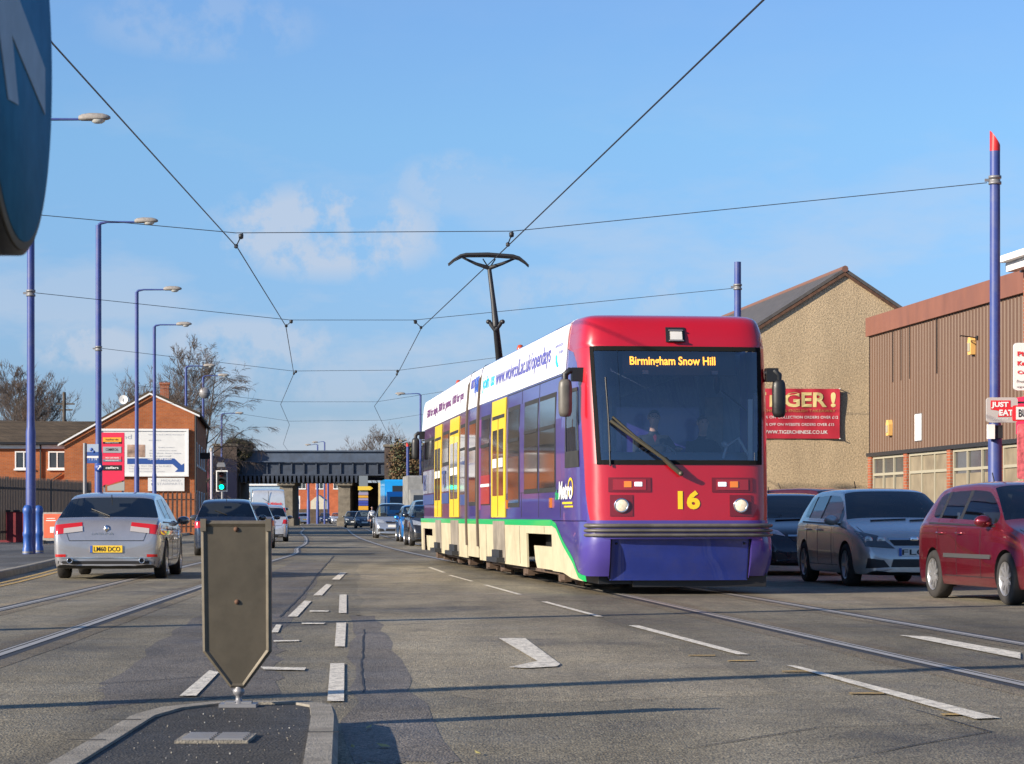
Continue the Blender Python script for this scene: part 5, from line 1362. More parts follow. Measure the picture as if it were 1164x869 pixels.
        mb = MB(); mb.lathe([(.0001, .035), (.045, .035), (.055, .025), (.055, -.01)], (hit.x, 0, .475 * H), 'X', 18, scale=(1, 1.25, .9)); B(mb, 'badge', M_chrome)
        hx = bvh.ray_cast(V(9, 0, .345 * H), V(-1, 0, 0))[0].x
        mb = MB(); mb.box((hx + .015, 0, .35 * H), (.02, .53, .115)); pl = B(mb, 'number_plate', M_pw)
        if plate:
            mb = MB(); put_text(mb, plate, (hx + .028, -.22, .35 * H - .04), (0, 1, 0), (0, 0, 1), w=.45, h=.08, bold=.01); mb.v = [tuple(v) for v in mb.v]; B(mb, 'lettering', M_dark, pl)
            mb = MB(); mb.box((hx + .022, -.245, .35 * H), (.012, .04, .113)); B(mb, 'country_band', M_pb, pl)
        # bonnet shut line, wiper
        for sd in (1, -1):
            B(patch(bvh, [(sd * .80 * hw, .545 * H), (sd * .81 * hw, .545 * H), (sd * .84 * hw, .60 * H), (sd * .83 * hw, .60 * H)], 'x', 1, .003, 1, 5), 'bonnet_seam', M_trim)
        mb = MB(); zw = .665 * H
        for y0, y1 in ((-.45, .1), (.15, .62)):
            a = bvh.ray_cast(V(9, y0, zw), V(-1, 0, 0))[0]; b = bvh.ray_cast(V(9, y1, zw + .02), V(-1, 0, 0))[0]
            if a and b: mb.tube([a + V(.03, 0, 0), b + V(.03, 0, 0)], .01, 5)
        if mb.v: B(mb, 'wiper', M_black)
    if rear:
        if rear_style == 'wide':      # long horizontal lamps that reach into the tailgate
            for sd in (1, -1):
                B(patch(bvh, [(sd * .42 * hw, .55 * H), (sd * .99 * hw, .50 * H), (sd * 1.0 * hw, .61 * H), (sd * .44 * hw, .645 * H)], 'x', -1, .010, 12, 5), 'tail_light', M_tail)
                B(patch(bvh, [(sd * .42 * hw, .545 * H), (sd * .76 * hw, .52 * H), (sd * .76 * hw, .575 * H), (sd * .43 * hw, .60 * H)], 'x', -1, .016, 8, 3), 'reversing_light', M_tailw)
                B(patch(bvh, [(sd * .72 * hw, .255 * H), (sd * .90 * hw, .255 * H), (sd * .90 * hw, .285 * H), (sd * .72 * hw, .285 * H)], 'x', -1, .010, 6, 2), 'reflector', M_tail)
            zp = .345
        else:
            for sd in (1, -1):
                B(patch(bvh, [(sd * .70 * hw, .49 * H), (sd * .985 * hw, .48 * H), (sd * .97 * hw, .60 * H), (sd * .74 * hw, .60 * H)], 'x', -1, .012, 8, 6), 'tail_light', M_tail)
            zp = .40
        hx = bvh.ray_cast(V(-9, 0, zp * H), V(1, 0, 0))[0].x
        mb = MB(); mb.box((hx - .012, 0, zp * H), (.02, .53, .115)); pl = B(mb, 'number_plate', M_py)
        if plate and not front:
            mb = MB(); put_text(mb, plate, (hx - .026, .20, zp * H - .04), (0, -1, 0), (0, 0, 1), w=.43, h=.08, bold=.015); B(mb, 'lettering', M_dark, pl)
            mb = MB(); mb.box((hx - .020, .243, zp * H), (.012, .04, .113)); B(mb, 'country_band', M_pb, pl)
        a = patch(bvh, [(-.66 * hw, .435 * H), (.66 * hw, .435 * H), (.66 * hw, .443 * H), (-.66 * hw, .443 * H)], 'x', -1, .004, 14, 1)
        for sd in (1, -1): patch(bvh, [(sd * .655 * hw, .44 * H), (sd * .665 * hw, .44 * H), (sd * .76 * hw, .60 * H), (sd * .75 * hw, .60 * H)], 'x', -1, .004, 1, 8, mb=a)
        B(a, 'tailgate_seam', M_trim)
        hit = bvh.ray_cast(V(-9, 0, .575 * H), V(1, 0, 0))[0]
        mb = MB(); mb.lathe([(.0001, -.03), (.05, -.025), (.06, -.01), (.06, .02)], (hit.x, 0, hit.z), 'X', 4 if rear_style == 'wide' else 16, scale=(1, .8, 1.1)); B(mb, 'badge', M_chrome)
        B(patch(bvh, [(-.86 * hw, .145 * H), (.86 * hw, .145 * H), (.86 * hw, .21 * H), (-.86 * hw, .21 * H)], 'x', -1, .004, 14, 2), 'bumper_valance', M_trim)
        if rear_style == 'wide':
            B(patch(bvh, [(-.80 * hw, .238 * H), (.80 * hw, .238 * H), (.80 * hw, .25 * H), (-.80 * hw, .25 * H)], 'x', -1, .012, 14, 1), 'bumper_strip', M_chrome)
            for sd in (1, -1):
                mb = MB(); mb.lathe([(.035, .05), (.036, -.10), (.045, -.11), (.05, -.10), (.05, .05)], (0.03, sd * .64 * hw, .215 * H), 'X', 16); mb.lathe([(.0001, -.06), (.036, -.06)], (0.03, sd * .64 * hw, .215 * H), 'X', 16, mi=1); B(mb, 'exhaust_pipe', [M_chrome, M_black])
        a = bvh.ray_cast(V(-9, -.02, .72 * H), V(1, 0, 0))[0]; b = bvh.ray_cast(V(-9, .30, .80 * H), V(1, 0, 0))[0]
        if a and b: mb = MB(); mb.tube([a + V(-.02, 0, 0), b + V(-.02, 0, 0)], .011, 5); B(mb, 'rear_wiper', M_black)
    # doors: seams, handles, mirrors
    if kind != 'van' or True:
        for sd in (1, -1):
            mb = MB()
            xs = (.41, .615, .235) if kind != 'van' else (.65, .84)
            for fx in xs:
                patch(bvh, [(fx * L - .004, .20 * H), (fx * L + .004, .20 * H), (fx * L + .004, .63 * H if kind != 'van' else .5 * H), (fx * L - .004, .63 * H if kind != 'van' else .5 * H)], 'y', sd, .003, 1, 10, mb=mb)
            patch(bvh, [(.27 * L, .205 * H), (.72 * L, .205 * H), (.72 * L, .212 * H), (.27 * L, .212 * H)], 'y', sd, .003, 16, 1, mb=mb)
            B(mb, 'door_seam', M_trim)
            if kind != 'van': B(patch(bvh, [(.14 * L, .640 * H), (.715 * L, .618 * H), (.715 * L, .630 * H), (.14 * L, .654 * H)], 'y', sd, .008, 20, 1), 'window_trim', M_trim)
            if moulding:
                B(patch(bvh, [(.30 * L, .36 * H), (.70 * L, .36 * H), (.70 * L, .395 * H), (.30 * L, .395 * H)], 'y', sd, .014, 14, 1), 'door_moulding', mat('moulding', (.05, .05, .052), .6))
            if not far:
                for fx in (.445, .27):
                    hit = bvh.ray_cast(V(fx * L, 9 * sd, .565 * H), V(0, -sd, 0))[0]
                    mb = MB(); y = hit.y
                    mb.tube([(fx * L - .09, y, hit.z), (fx * L - .07, y + sd * .035, hit.z), (fx * L + .07, y + sd * .035, hit.z), (fx * L + .09, y, hit.z)], .013, 6); h_ = B(mb, 'door_handle', M_paint); h_.color = (*color, 1)
            fx = .685 if kind != 'van' else .82; zz_ = .665 * H if kind != 'van' else .58 * H
            mb = MB(); c_ = V(fx * L, sd * (hw + .07), zz_)
            mb.lathe([(.0001, -.055), (.05, -.05), (.085, -.02), (.09, .02), (.07, .06), (.0001, .085)], tuple(c_), 'X', 14, scale=(1, 1.25, .85)); mb.tube([c_ + V(0, -sd * .15, -.05), c_ + V(0, -sd * .06, -.04)], .02, 5)
            mr = B(mb, 'door_mirror', M_paint); mr.color = (*color, 1)
            mb = MB(); mb.lathe([(.0001, -.058), (.07, -.058), (.075, -.05)], tuple(c_), 'X', 14, scale=(1, 1.2, .8)); B(mb, 'mirror_glass', M_hld, mr)
    if not far:
        mb = MB(); tp = bvh.ray_cast(V(L * .18, 0, 9), V(0, 0, -1))[0]; mb.tube([tp, tp + V(-.10, 0, .16)] if rear_style != 'wide' else [tp, tp + V(-.03, 0, .09)], .008, 5); B(mb, 'aerial', M_black)
    mb = MB(); tp = bvh.ray_cast(V(L * .61, 0, 9), V(0, 0, -1))[0]; mb.box((tp.x + .03, 0, tp.z - .12), (.04, .2, .06)); B(mb, 'rear_view_mirror', M_black)
    t['_tmp'] = 1; del t['_tmp']
    if extra: extra(t, bvh, B, L, H, hw)
    return t
def hd(dx, dy): return math.degrees(math.atan2(dy, dx))
def PX(px, Y): return (px - CX) * Y / FPX
def recolor(t, col):
    for o in [t] + list(t.children_recursive):
        if o.type == 'MESH' and M_paint in list(o.data.materials): o.color = (*col, 1)
def dupcar(src, label, loc, heading, col, cat=None, scale=None):
    c = copy_tree(src); c.location = (loc[0], loc[1], 0); c.rotation_euler = (0, 0, R(heading)); c['label'] = label; recolor(c, col)
    return c
SILV, DKB, BLK = (.42, .43, .46), (.02, .035, .07), (.015, .018, .028)
FB = hd(-.045, 1)
def laguna_x(t, bvh, B, L, H, hw):
    mb = MB(); hit = bvh.ray_cast(V(-9, 0, .53 * H), V(1, 0, 0))[0]
    put_text(mb, 'LAGUNA', (hit.x - .012, .24, .505 * H), (0, -1, 0), (0, 0, 1), w=.36, h=.04); B(mb, 'model_lettering', M_chrome)
lag = car('parked_hatchback' if False else 'hatchback_car', 'silver hatchback seen from behind with yellow plate and twin exhausts', 'car', (PX(128, 41.6) - .18, 41.4 + 2.35), FB, 4.70, 1.45, 1.84, 'fastback', (.34, .335, .35), plate='LM60 DCO', rear_style='wide', front=False, spokes=6, wr=.325, axles=(.21, .79), extra=laguna_x)
blk = car('hatchback_car', 'dark blue hatchback seen from behind, next in the queue after the silver one', 'car', (PX(249, 66), 66 + 2.0), hd(-.09, 1), 4.1, 1.50, 1.72, 'hatch', DKB, plate='AK04 ZKT', front=False, axles=(.17, .80))
dupcar(blk, 'blue grey hatchback between the dark blue one and the white one', (PX(283, 83), 83), hd(-.10, 1), (.16, .19, .26))
dupcar(blk, 'white hatchback directly before the high white van', (PX(304, 104) , 104), hd(-.10, 1), (.55, .57, .62))
F2 = hd(.115, -1)
ast = car('parked_car', 'silver hatchback parked between the dark blue car and the red car', 'car', (5.66, 38.9), hd(.12, -1), 4.25, 1.47, 1.75, 'hatch', (.60, .585, .56), group='cars parked on the right', plate='FL06', lamp=[(.36, .385), (.84, .405), (.92, .555), (.60, .51)], grille='dark', rear=False, spokes=5, wr=.32)
foc = car('parked_car', 'dark red five door car parked nearest the right edge', 'car', (6.40, 30.9), hd(.165, -1), 4.2, 1.47, 1.73, 'hatch', (.17, .008, .020), group='cars parked on the right', moulding=True, rear=False, spokes=9, wr=.305, axles=(.19, .805))
def mazda_x(t, bvh, B, L, H, hw): pass
maz = car('parked_car', 'dark navy hatchback with BN62 plate just behind the tram front', 'car', (PX(908, 44) - .02, 44 + 2.0), hd(.11, -1), 4.3, 1.46, 1.76, 'hatch', (.005, .009, .022), group='cars parked on the right', plate='BN62 KZT', lamp=[(.50, .47), (.93, .52), (.90, .59), (.6, .535)], rear=False)
c = dupcar(maz, 'dark maroon car half hidden behind the silver parked car', (PX(935, 54) + .3, 56), hd(.8, -1), (.10, .012, .02)); c.location.z = .12; c.scale = (1, 1, 1.06)
for ch in c.children_recursive:
    if ch.name.startswith(('lettering', 'country_band')): bpy.data.objects.remove(ch)
mpv = car('people_carrier', 'pale blue silver people carrier facing the camera left of the tram', 'car', (PX(443, 118), 120), hd(.09, -1), 4.4, 1.66, 1.76, 'mpv', (.38, .42, .48), rear=False, wr=.32)
car('people_carrier', 'dark grey people carrier half hidden behind the tram rear', 'car', (PX(488, 88), 89.5), hd(.11, -1), 4.3, 1.62, 1.75, 'mpv', (.035, .04, .05), rear=False)
sm_ = car('hatchback_car', 'bright blue small car squeezed between the two people carriers', 'car', (PX(473, 102), 103.5), hd(.11, -1), 3.8, 1.50, 1.66, 'hatch', (.015, .22, .62), rear=False)
dupcar(sm_, 'dark car with silver mirrors left of the people carrier, nearer of the pair', (PX(414, 214), 214), hd(.09, -1), (.03, .04, .055))
dupcar(sm_, 'dark green grey car tucked behind the left of the dark pair', (PX(401.5, 232), 232), hd(.09, -1), (.05, .06, .06))
dupcar(sm_, 'white car coming out from under the bridge', (PX(383, 340), 340), hd(.09, -1), (.6, .62, .66))
dupcar(sm_, 'dark blue car beside the white one under the bridge', (PX(369.5, 350), 350), hd(.09, -1), (.02, .03, .08))
dupcar(blk, 'pale blue car far off beyond the yellow barrier', (PX(341, 330), 332), hd(-.3, 1), (.3, .36, .45))
def van_x(t, bvh, B, L, H, hw):
    mb = MB(); hit = bvh.ray_cast(V(-9, 0, .70 * H), V(1, 0, 0))[0]
    put_text(mb, 'Cross Hire Midlands', (hit.x - .03, .70, .66 * H), (0, -1, 0), (0, 0, 1), w=1.4, h=.14, bold=.03); B(mb, 'lettering', M_signred)
    mb = MB(); mb.box((hit.x - .012, 0, .55 * H), (.02, .02, .8 * H)); B(mb, 'door_seam', M_trim)
van = car('delivery_van', 'high white van with red lettering on its rear doors', 'van', (PX(298, 130), 133), hd(-.11, 1), 5.2, 2.46, 1.88, 'van', (.72, .72, .70), front=False, gc=.3, wr=.35, axles=(.2, .82), far=True, extra=van_x)
# lorries behind the queue on the right
def lorry(name, label, px, Y, H, W, L, col, col2, hdg, glassy):
    t = thing(name, label, 'truck', (PX(px, Y), Y, 0), R(hdg))
    mb = MB(); mb.prism([(0, .95), (L, .95), (L, H - .1), (L - .12, H), (.1, H), (0, H - .1)], (-L, W / 2, 0), (1, 0, 0), (0, 0, 1), (0, -W, 0)); bd = mb.build('body', col, t)
    mb = MB(); mb.prism([(0, .45), (1.9, .45), (1.95, 1.3), (1.7, 2.3), (1.3, 2.5), (0, 2.5)], (.02, W / 2 - .05, 0), (1, 0, 0), (0, 0, 1), (0, -W + .1, 0)); cb = mb.build('cab', col, t)
    mb = MB(); mb.hexa([V(1.96, -W * .42, 1.42), V(1.93, -W * .42, 1.42), V(1.96, W * .42, 1.42), V(1.93, W * .42, 1.42), V(1.76, -W * .4, 2.2), V(1.7, -W * .4, 2.2), V(1.76, W * .4, 2.2), V(1.7, W * .4, 2.2)]); mb.build('windscreen', M_winglass, cb)
    mb = MB(); mb.box((1.98, 0, .75), (.08, W - .1, .4)); mb.build('bumper', M_dark, cb)
    for s in (-1, 1):
        mb = MB(); mb.box((2.0, s * W * .38, .95), (.06, .3, .18)); mb.build('headlight', M_hl, cb)
        for x in (1.1, -L + 1.5):
            mb = MB(); mb.lathe([(.0001, -.12), (.4, -.12), (.46, -.06), (.46, .1), (.0001, .12)], (x, s * (W / 2 - .2), .46), 'Y', 20); mb.build('wheel', M_tyre, t)
    mb = MB(); mb.box((-L / 2, 0, .8), (L, .9, .3)); mb.build('chassis', M_dark, t)
    if glassy:
        mb = MB(); mb.box((.012, 0, H - .55), (.02, W * .6, .35)); mb.build('front_panel', M_dark, bd)
    return t
M_cyan = mat('truck_blue', (.01, .30, .68), .4, coat=.5); M_lgrey = mat('truck_grey', (.24, .24, .23), .5, var=.3, vscale=2)
lorry('box_truck', 'bright blue box truck queueing left of the tram rear', 459, 152, 3.25, 2.3, 5.5, M_cyan, None, hd(.10, -1), True)
lorry('box_truck', 'weathered grey white truck between the blue truck and the tram', 486, 140, 3.3, 2.2, 5.0, M_lgrey, None, hd(.10, -1), False)
# yellow barrier under the bridge
t = thing('yellow_barrier', 'low yellow barrier beside the far pale car', 'barrier', (PX(333, 300), 300, 0))
mb = MB(); mb.prism([(-.9, 0), (.9, 0), (.85, .5), (.6, 1.0), (-.6, 1.0), (-.85, .5)], (0, 0, 0), (1, 0, 0), (0, 0, 1), (0, .5, 0)); mb.build('block', mat('barrier_yellow', (.55, .33, .02), .6), t)
mb = MB(); mb.box((0, .25, .06), (2.0, .9, .12)); mb.build('foot', M_kerb, t)
# ---------------------------------------------------------------- people
M_skin = mat('skin', (.50, .28, .20), .55); M_jacket = mat('navy_jacket', (.012, .014, .022), .8); M_hair = mat('grey_hair', (.12, .10, .09), .8); M_trous = mat('dark_trousers', (.02, .02, .025), .8)
M_hiv = mat('pale_top', (.6, .62, .64), .8)
def person(label, loc, rz, seated=True, hands=((.22, .42, .72), (-.22, .42, .72)), scale=1., jacket=None, glasses=False, shirt=True):
    """faces +y locally; seat height 0.45. origin on the floor"""
    t = thing('person', label, 'person', loc, rz)
    hz = .50 if seated else .95
    J = {}; vs = []; es = []; rs = []; mt = []
    def v(p, r, m, par=None):
        vs.append(p); rs.append(r); mt.append(m); i = len(vs) - 1
        if par is not None: es.append((par, i))
        return i
    pel = v((0, 0, hz), (.16, .11), 1)
    sp = v((0, .01, hz + .22), (.15, .11), 0, pel); ch = v((0, .0, hz + .42), (.18, .12), 0, sp); nb = v((0, .0, hz + .53), (.08, .075), 0, ch); nk = v((0, .02, hz + .60), (.052, .055), 2, nb)
    jw = v((0, .05, hz + .68), (.066, .08), 2, nk); hd_ = v((0, .045, hz + .76), (.078, .098), 2, jw); tp = v((0, .035, hz + .83), (.06, .075), 2, hd_)
    for s, hnd in ((1, hands[0]), (-1, hands[1])):
        sh = v((s * .19, 0, hz + .46), (.065, .065), 0, ch); h_ = Vector(hnd)
        a = Vector((s * .19, 0, hz + .46)); elb = a.lerp(h_, .5) + V(s * .06, -.03, -.13); e = v(tuple(elb), (.045, .045), 0, sh)
        w = v(tuple(elb.lerp(h_, .88)), (.03, .028), 0, e); pm = v(tuple(h_), (.036, .02), 2, w)
        d = (h_ - elb).normalized(); side = d.cross(V(0, 0, 1)).normalized()
        for k in range(4):
            b = h_ + d * .04 + side * (-.03 + .02 * k); f1 = v(tuple(b + d * .03 + V(0, 0, -.008)), (.0095, .0095), 2, pm); v(tuple(b + d * (.045 + .006 * (k in (1, 2))) + V(0, 0, -.035)), (.008, .008), 2, f1)
        f1 = v(tuple(h_ + side * s * -.04 + d * .02), (.011, .011), 2, pm); v(tuple(h_ + side * s * -.05 + d * .05 + V(0, 0, -.015)), (.009, .009), 2, f1)
        hp = v((s * .10, 0, hz - .03), (.095, .095), 1, pel)
        if seated: kn = v((s * .13, .44, hz + .02), (.07, .07), 1, hp); an = v((s * .13, .46, .10), (.045, .045), 1, kn); v((s * .13, .62, .04), (.04, .035), 1, an)
        else: kn = v((s * .11, .03 + .05 * s, .50), (.068, .068), 1, hp); an = v((s * .11, .02, .09), (.045, .045), 1, kn); v((s * .11, .17, .04), (.04, .035), 1, an)
    me = bpy.data.meshes.new('b'); me.from_pydata(vs, es, []); o = bpy.data.objects.new('tmpb', me); COL.objects.link(o)
    m = o.modifiers.new('s', 'SKIN'); m.use_smooth_shade = True
    for i, sv in enumerate(me.skin_vertices[0].data): sv.radius = rs[i]; sv.use_root = (i == 0)
    s2 = o.modifiers.new('u', 'SUBSURF'); s2.levels = 2; s2.render_levels = 2
    dg = bpy.context.evaluated_depsgraph_get(); dg.update(); res = bpy.data.meshes.new_from_object(o.evaluated_get(dg)); bpy.data.objects.remove(o)
    from mathutils.kdtree import KDTree
    # face relief: brow, eye sockets, nose, mouth, chin
    hc = V(0, .045, hz + .755)
    def relief(p):
        if p.z > hz + .63 and p.y > .06 and abs(p.x) < .09:
            u, w = p.x, p.z - hc.z; dy = 0
            dy += .030 * math.exp(-((u / .014) ** 2 + ((w + .012) / .022) ** 2)) ; dy -= .012 * sum(math.exp(-(((u - q) / .018) ** 2 + ((w - .016) / .012) ** 2)) for q in (-.032, .032))
            dy += .006 * math.exp(-((u / .05) ** 2 + ((w - .036) / .01) ** 2)) + .007 * math.exp(-((u / .025) ** 2 + ((w + .052) / .008) ** 2)) + .010 * math.exp(-((u / .025) ** 2 + ((w + .083) / .016) ** 2))
            return V(p.x, p.y + dy, p.z)
        return p
    for vv in res.vertices: vv.co = relief(vv.co) * scale
    kt = KDTree(len(vs))
    for i, p in enumerate(vs): kt.insert(Vector(p) * scale, i)
    kt.balance()
    for m_ in (jacket or M_jacket, M_trous, M_skin): res.materials.append(m_)
    for p in res.polygons:
        p.use_smooth = True; cands = kt.find_n(p.center, 2); p.material_index = mt[cands[0][1]]
        if p.center.z < (hz + .575) * scale and cands[0][1] in (3, 4): p.material_index = 0
    bo_ = bpy.data.objects.new('body', res); COL.objects.link(bo_); bo_.parent = t
    S = scale
    q_ = lambda a: 1 - .52 * max(0, math.sin(a)) ** .7 if math.sin(a) > 0 else 1
    mb = MB(); P = []
    for i in range(8):
        ph = i / 7 * 1.75; P.append([(S * (math.sin(ph * q_(a)) * .084 * math.cos(a)), S * (.030 + math.sin(ph * q_(a)) * .094 * math.sin(a)), S * (hz + .775 + .094 * math.cos(ph * q_(a)))) for a in [k * math.pi / 10 for k in range(21)]])
    mb.grid(P); mb.build('hair', M_hair, t)
    mb = MB()
    for s in (-1, 1): mb.lathe([(.0001, .010), (.007, .008), (.010, 0)], (s * .031 * S, (.1285) * S, (hz + .772) * S), 'Y', 10, scale=(S, S, S))
    mb.build_each('eye', M_black, t)
    mb = MB()
    for s in (-1, 1): mb.lathe([(.0001, -.012), (.016, -.01), (.022, 0), (.016, .01), (.0001, .012)], (s * .080 * S, .035 * S, (hz + .76) * S), 'X', 10, scale=(S, S * .8, S * 1.4))
    mb.build_each('ear', M_skin, t)
    if glasses:
        mb = MB()
        for s in (-1, 1): mb.lathe([(.024, .0), (.027, .003), (.030, 0), (.027, -.003), (.024, 0)], (s * .033 * S, .147 * S, (hz + .771) * S), 'Y', 16); mb.tube([(s * .062 * S, .145 * S, (hz + .775) * S), (s * .088 * S, .05 * S, (hz + .775) * S)], .002, 4)
        mb.tube([(-.01, .149 * S, (hz + .775) * S), (.01, .149 * S, (hz + .775) * S)], .002, 4); mb.build('glasses', M_black, t)
    if shirt and seated:
        mb = MB(); mb.prism([(-.03, .50), (0, .42), (.03, .50), (0, .53)], (0, .122 * S, hz - .0), (1, 0, 0), (0, 0, 1), (0, .006, 0)); mb.v = [(v_[0], v_[1] - .5 * (v_[2] - hz - .4) if False else v_[1], v_[2]) for v_ in mb.v]; mb.build('collar', mat('burgundy_tie', (.18, .02, .04), .7), t)
    return t

# ---------------------------------------------------------------- the tram
M_tpur = mat('tram_purple', (.062, .042, .25), .30, coat=.8, var=.06, vscale=1.2, dirt=.10, dirtcol=(.09, .08, .12))
M_tpurR = mat('tram_plum', (.085, .025, .10), .35, coat=.6, var=.08, vscale=1)
M_tred = mat('tram_red', (.40, .004, .014), .33, coat=.8, var=.05, vscale=1, dirt=.08, dirtcol=(.2, .02, .03))
M_tcre = mat('tram_cream', (.54, .48, .32), .5, coat=.2, var=.08, vscale=2, dirt=.6, dirtcol=(.32, .25, .16))
M_tgrn = mat('tram_green', (.005, .42, .11), .4, coat=.4)
M_tyel = mat('tram_yellow', (.83, .58, .01), .4, coat=.4, dirt=.12, dirtcol=(.3, .22, .05))
M_twhi = mat('tram_banner_white', (.80, .81, .82), .45, coat=.3, dirt=.08, dirtcol=(.5, .48, .45))
M_tblu = mat('tram_apron_blue', (.018, .036, .22), .30, coat=1, var=.15, vscale=2, dirt=.35, dirtcol=(.07, .065, .10))
M_tgls = mat('tram_side_glass', (.03, .038, .045), .05, spec=.9, coat=1, var=.5, vscale=.9)
M_ws = glass_mat('tram_windscreen', (.82, .90, .97), .95, .01, .11)
M_rub = mat('rubber', (.022, .021, .02), .7, var=.3, vscale=6)
M_bump = mat('bumper_rubber', (.10, .092, .08), .45, var=.25, vscale=6, dirt=.3, dirtcol=(.14, .12, .1))
M_bog = mat('bogie_metal', (.10, .065, .045), .8, .2, var=.4, vscale=6)
M_roofg = mat('tram_roof', (.25, .25, .26), .7, var=.2)
C0 = V(2.236, 33.18, 0)
class Frame:
    def __init__(s, o, slope):
        s.o = Vector(o); s.d = V(-slope, 1, 0).normalized(); s.n = V(-s.d.y, s.d.x, 0)
    def P(s, a, v, z): return s.o + s.d * a + s.n * v + V(0, 0, z)
F1 = Frame(C0, .127)
LF = 12.05
e1 = F1.P(LF, 0, 0); F2_ = Frame(e1, .117); LM = 2.15
e2 = F2_.P(LM, 0, 0); F3 = Frame(e2, .107); LR = 12.2
tram = thing('tram', 'purple, red and cream articulated tram number 16 to Birmingham Snow Hill', 'tram', C0)
def TB(mb, nm, m, par=None): return mb.build(nm, m, par or tram, C0)
def fbox(mb, F, s0, s1, v0, v1, z0, z1, mi=0):
    return mb.hexa([F.P(s, v, z) for z in (z0, z1) for v in (v0, v1) for s in (s0, s1)], mi)
HWD = 1.325
def wallv(z):      # half width at height z: walls lean in above the windows, then roof shoulder
    return interp([(.2, 1.30), (1.0, 1.325), (2.4, 1.325), (3.0, 1.305), (3.5, 1.265), (3.67, 1.235), (3.73, 1.19), (3.765, 1.10), (3.785, .9)], z)
def side_patch(F, s0, s1, z0, z1, off, nm, m, par=None, nz=1, side=1, th=.012):
    mb = MB(); zs = [lerp(z0, z1, i / nz) for i in range(nz + 1)]
    out = [[F.P(s, side * (wallv(z) + off), z) for s in (s0, s1)] for z in zs]; inn = [[F.P(s, side * (wallv(z) + off - th), z) for s in (s0, s1)] for z in zs]
    mb.grid(out, 0, nz > 2); mb.grid(inn, 0, False)
    mb.grid([out[0], inn[0]], 0, False); mb.grid([out[-1], inn[-1]], 0, False)
    mb.grid([[r_[0] for r_ in out], [r_[0] for r_ in inn]], 0, False); mb.grid([[r_[1] for r_ in out], [r_[1] for r_ in inn]], 0, False)
    return TB(mb, nm, m, par)
ZS = [.98, 1.6, 2.4, 3.0, 3.3, 3.5, 3.6, 3.67, 3.70, 3.73, 3.75, 3.765, 3.785]
def shell(F, s0, s1, nm, m, z0=.98):
    mb = MB(); ring = [(wallv(z), z) for z in [z0] + ZS[1:]]; ring = ring + [(-v, z) for v, z in ring[::-1]]
    mb.grid([[F.P(s, v, z) for v, z in ring] for s in (s0, s1)], 0, False)
    n = len(ring)
    for s in (s0, s1): mb.add([F.P(s, v, z) for v, z in ring], [tuple(range(n))])
    mb.add([F.P(s0, wallv(z0), z0), F.P(s0, -wallv(z0), z0), F.P(s1, -wallv(z0), z0), F.P(s1, wallv(z0), z0)], [(0, 1, 2, 3)])
    return TB(mb, nm, m)
b1 = shell(F1, 1.9, LF - .04, 'front_body', M_tpur); b2 = shell(F2_, .14, LM - .14, 'centre_body', M_tpur); b3 = shell(F3, .04, LR - 1.1, 'rear_body', M_tpurR)
for F, a, b_ in ((F1, LF - .04, LF + .0), ):
    pass
for F, s0, s1 in ((F2_, -.03, .14), (F2_, LM - .14, LM + .03)):      # bellows
    mb = MB(); n = 5
    for i in range(n):
        a = lerp(s0, s1, i / n); b_ = lerp(s0, s1, (i + .75) / n)
        ring = [(wallv(z) - .012 + .012 * (i % 2), z) for z in [.45] + ZS[1:]]; ring = ring + [(-v, z) for v, z in ring[::-1]]
        mb.grid([[F.P(s, v, z + .01) for v, z in ring] for s in (a, b_)], 0, False)
        for s in (a, b_): mb.add([F.P(s, v * .999, z + .01) for v, z in ring], [tuple(range(len(ring)))])
    TB(mb, 'bellows', M_rub)
for F, s0, s1 in ((F2_, -.03, .16), (F2_, LM - .16, LM + .03)):
    side_patch(F, s0, s1, .5, 3.765, .035, 'bellows_edge', mat('bellows_tan', (.10, .07, .05), .7), nz=12, th=.05)
# roof banner boards
def banner(F, s0, s1, par): return side_patch(F, s0, s1, 3.02, 3.755, .012, 'roof_banner', M_twhi, par, nz=12)
bn1 = banner(F1, 1.62, LF - .06, b1); bn2 = banner(F2_, .17, LM - .17, b2); bn3 = banner(F3, .06, LR - .35, b3)
for F, s0, s1, par in ((F1, 1.95, LF - .06, b1), (F3, .06, LR - 1.2, b3)): side_patch(F, s0, s1, 3.02, 3.73, .012, 'roof_banner', M_twhi, par, nz=10, side=-1)
def side_text(F, s, sref, z0, z1, w, m, par, bold=.0, off=.017):
    """text on the left side of the image: reads from the rear towards the front; sref: s of the text's left end"""
    mb = MB(); put_text(mb, s, (0, 0, 0), (1, 0, 0), (0, 0, 1), w=w, h=z1 - z0, bold=bold)
    mb.v = [F.P(sref - p[0], wallv(z0 + p[2]) + off, z0 + p[2]) for p in mb.v]
    return TB(mb, 'lettering', m, par)
M_tviol = mat('print_violet', (.10, .10, .38), .5); M_tcy = mat('print_cyan', (.03, .45, .65), .5); M_tplum = mat('print_plum', (.16, .04, .16), .5)
side_text(F1, 'join us', 11.7, 3.20, 3.50, 1.75, M_tcy, bn1, .03)
side_text(F1, 'www.wolvcoll.ac.uk/opendays', 9.75, 3.17, 3.52, 6.6, M_tviol, bn1, .02)
side_text(F1, 'wolverhampton', 2.75, 3.40, 3.47, .75, M_tviol, bn1, .01); side_text(F1, 'college', 2.35, 3.30, 3.37, .4, M_tviol, bn1, .01)
mb = MB(); mb.tube([F1.P(2.5, wallv(3.3) + .02, 3.30), F1.P(2.45, wallv(3.2) + .02, 3.2), F1.P(2.3, wallv(3.14) + .02, 3.14)], .02, 5); TB(mb, 'emblem', M_tcy, bn1)
side_text(F3, '5000 for single, 3000 for games, 1000 for you', 10.6, 3.22, 3.46, 9.6, M_tplum, bn3, .03)
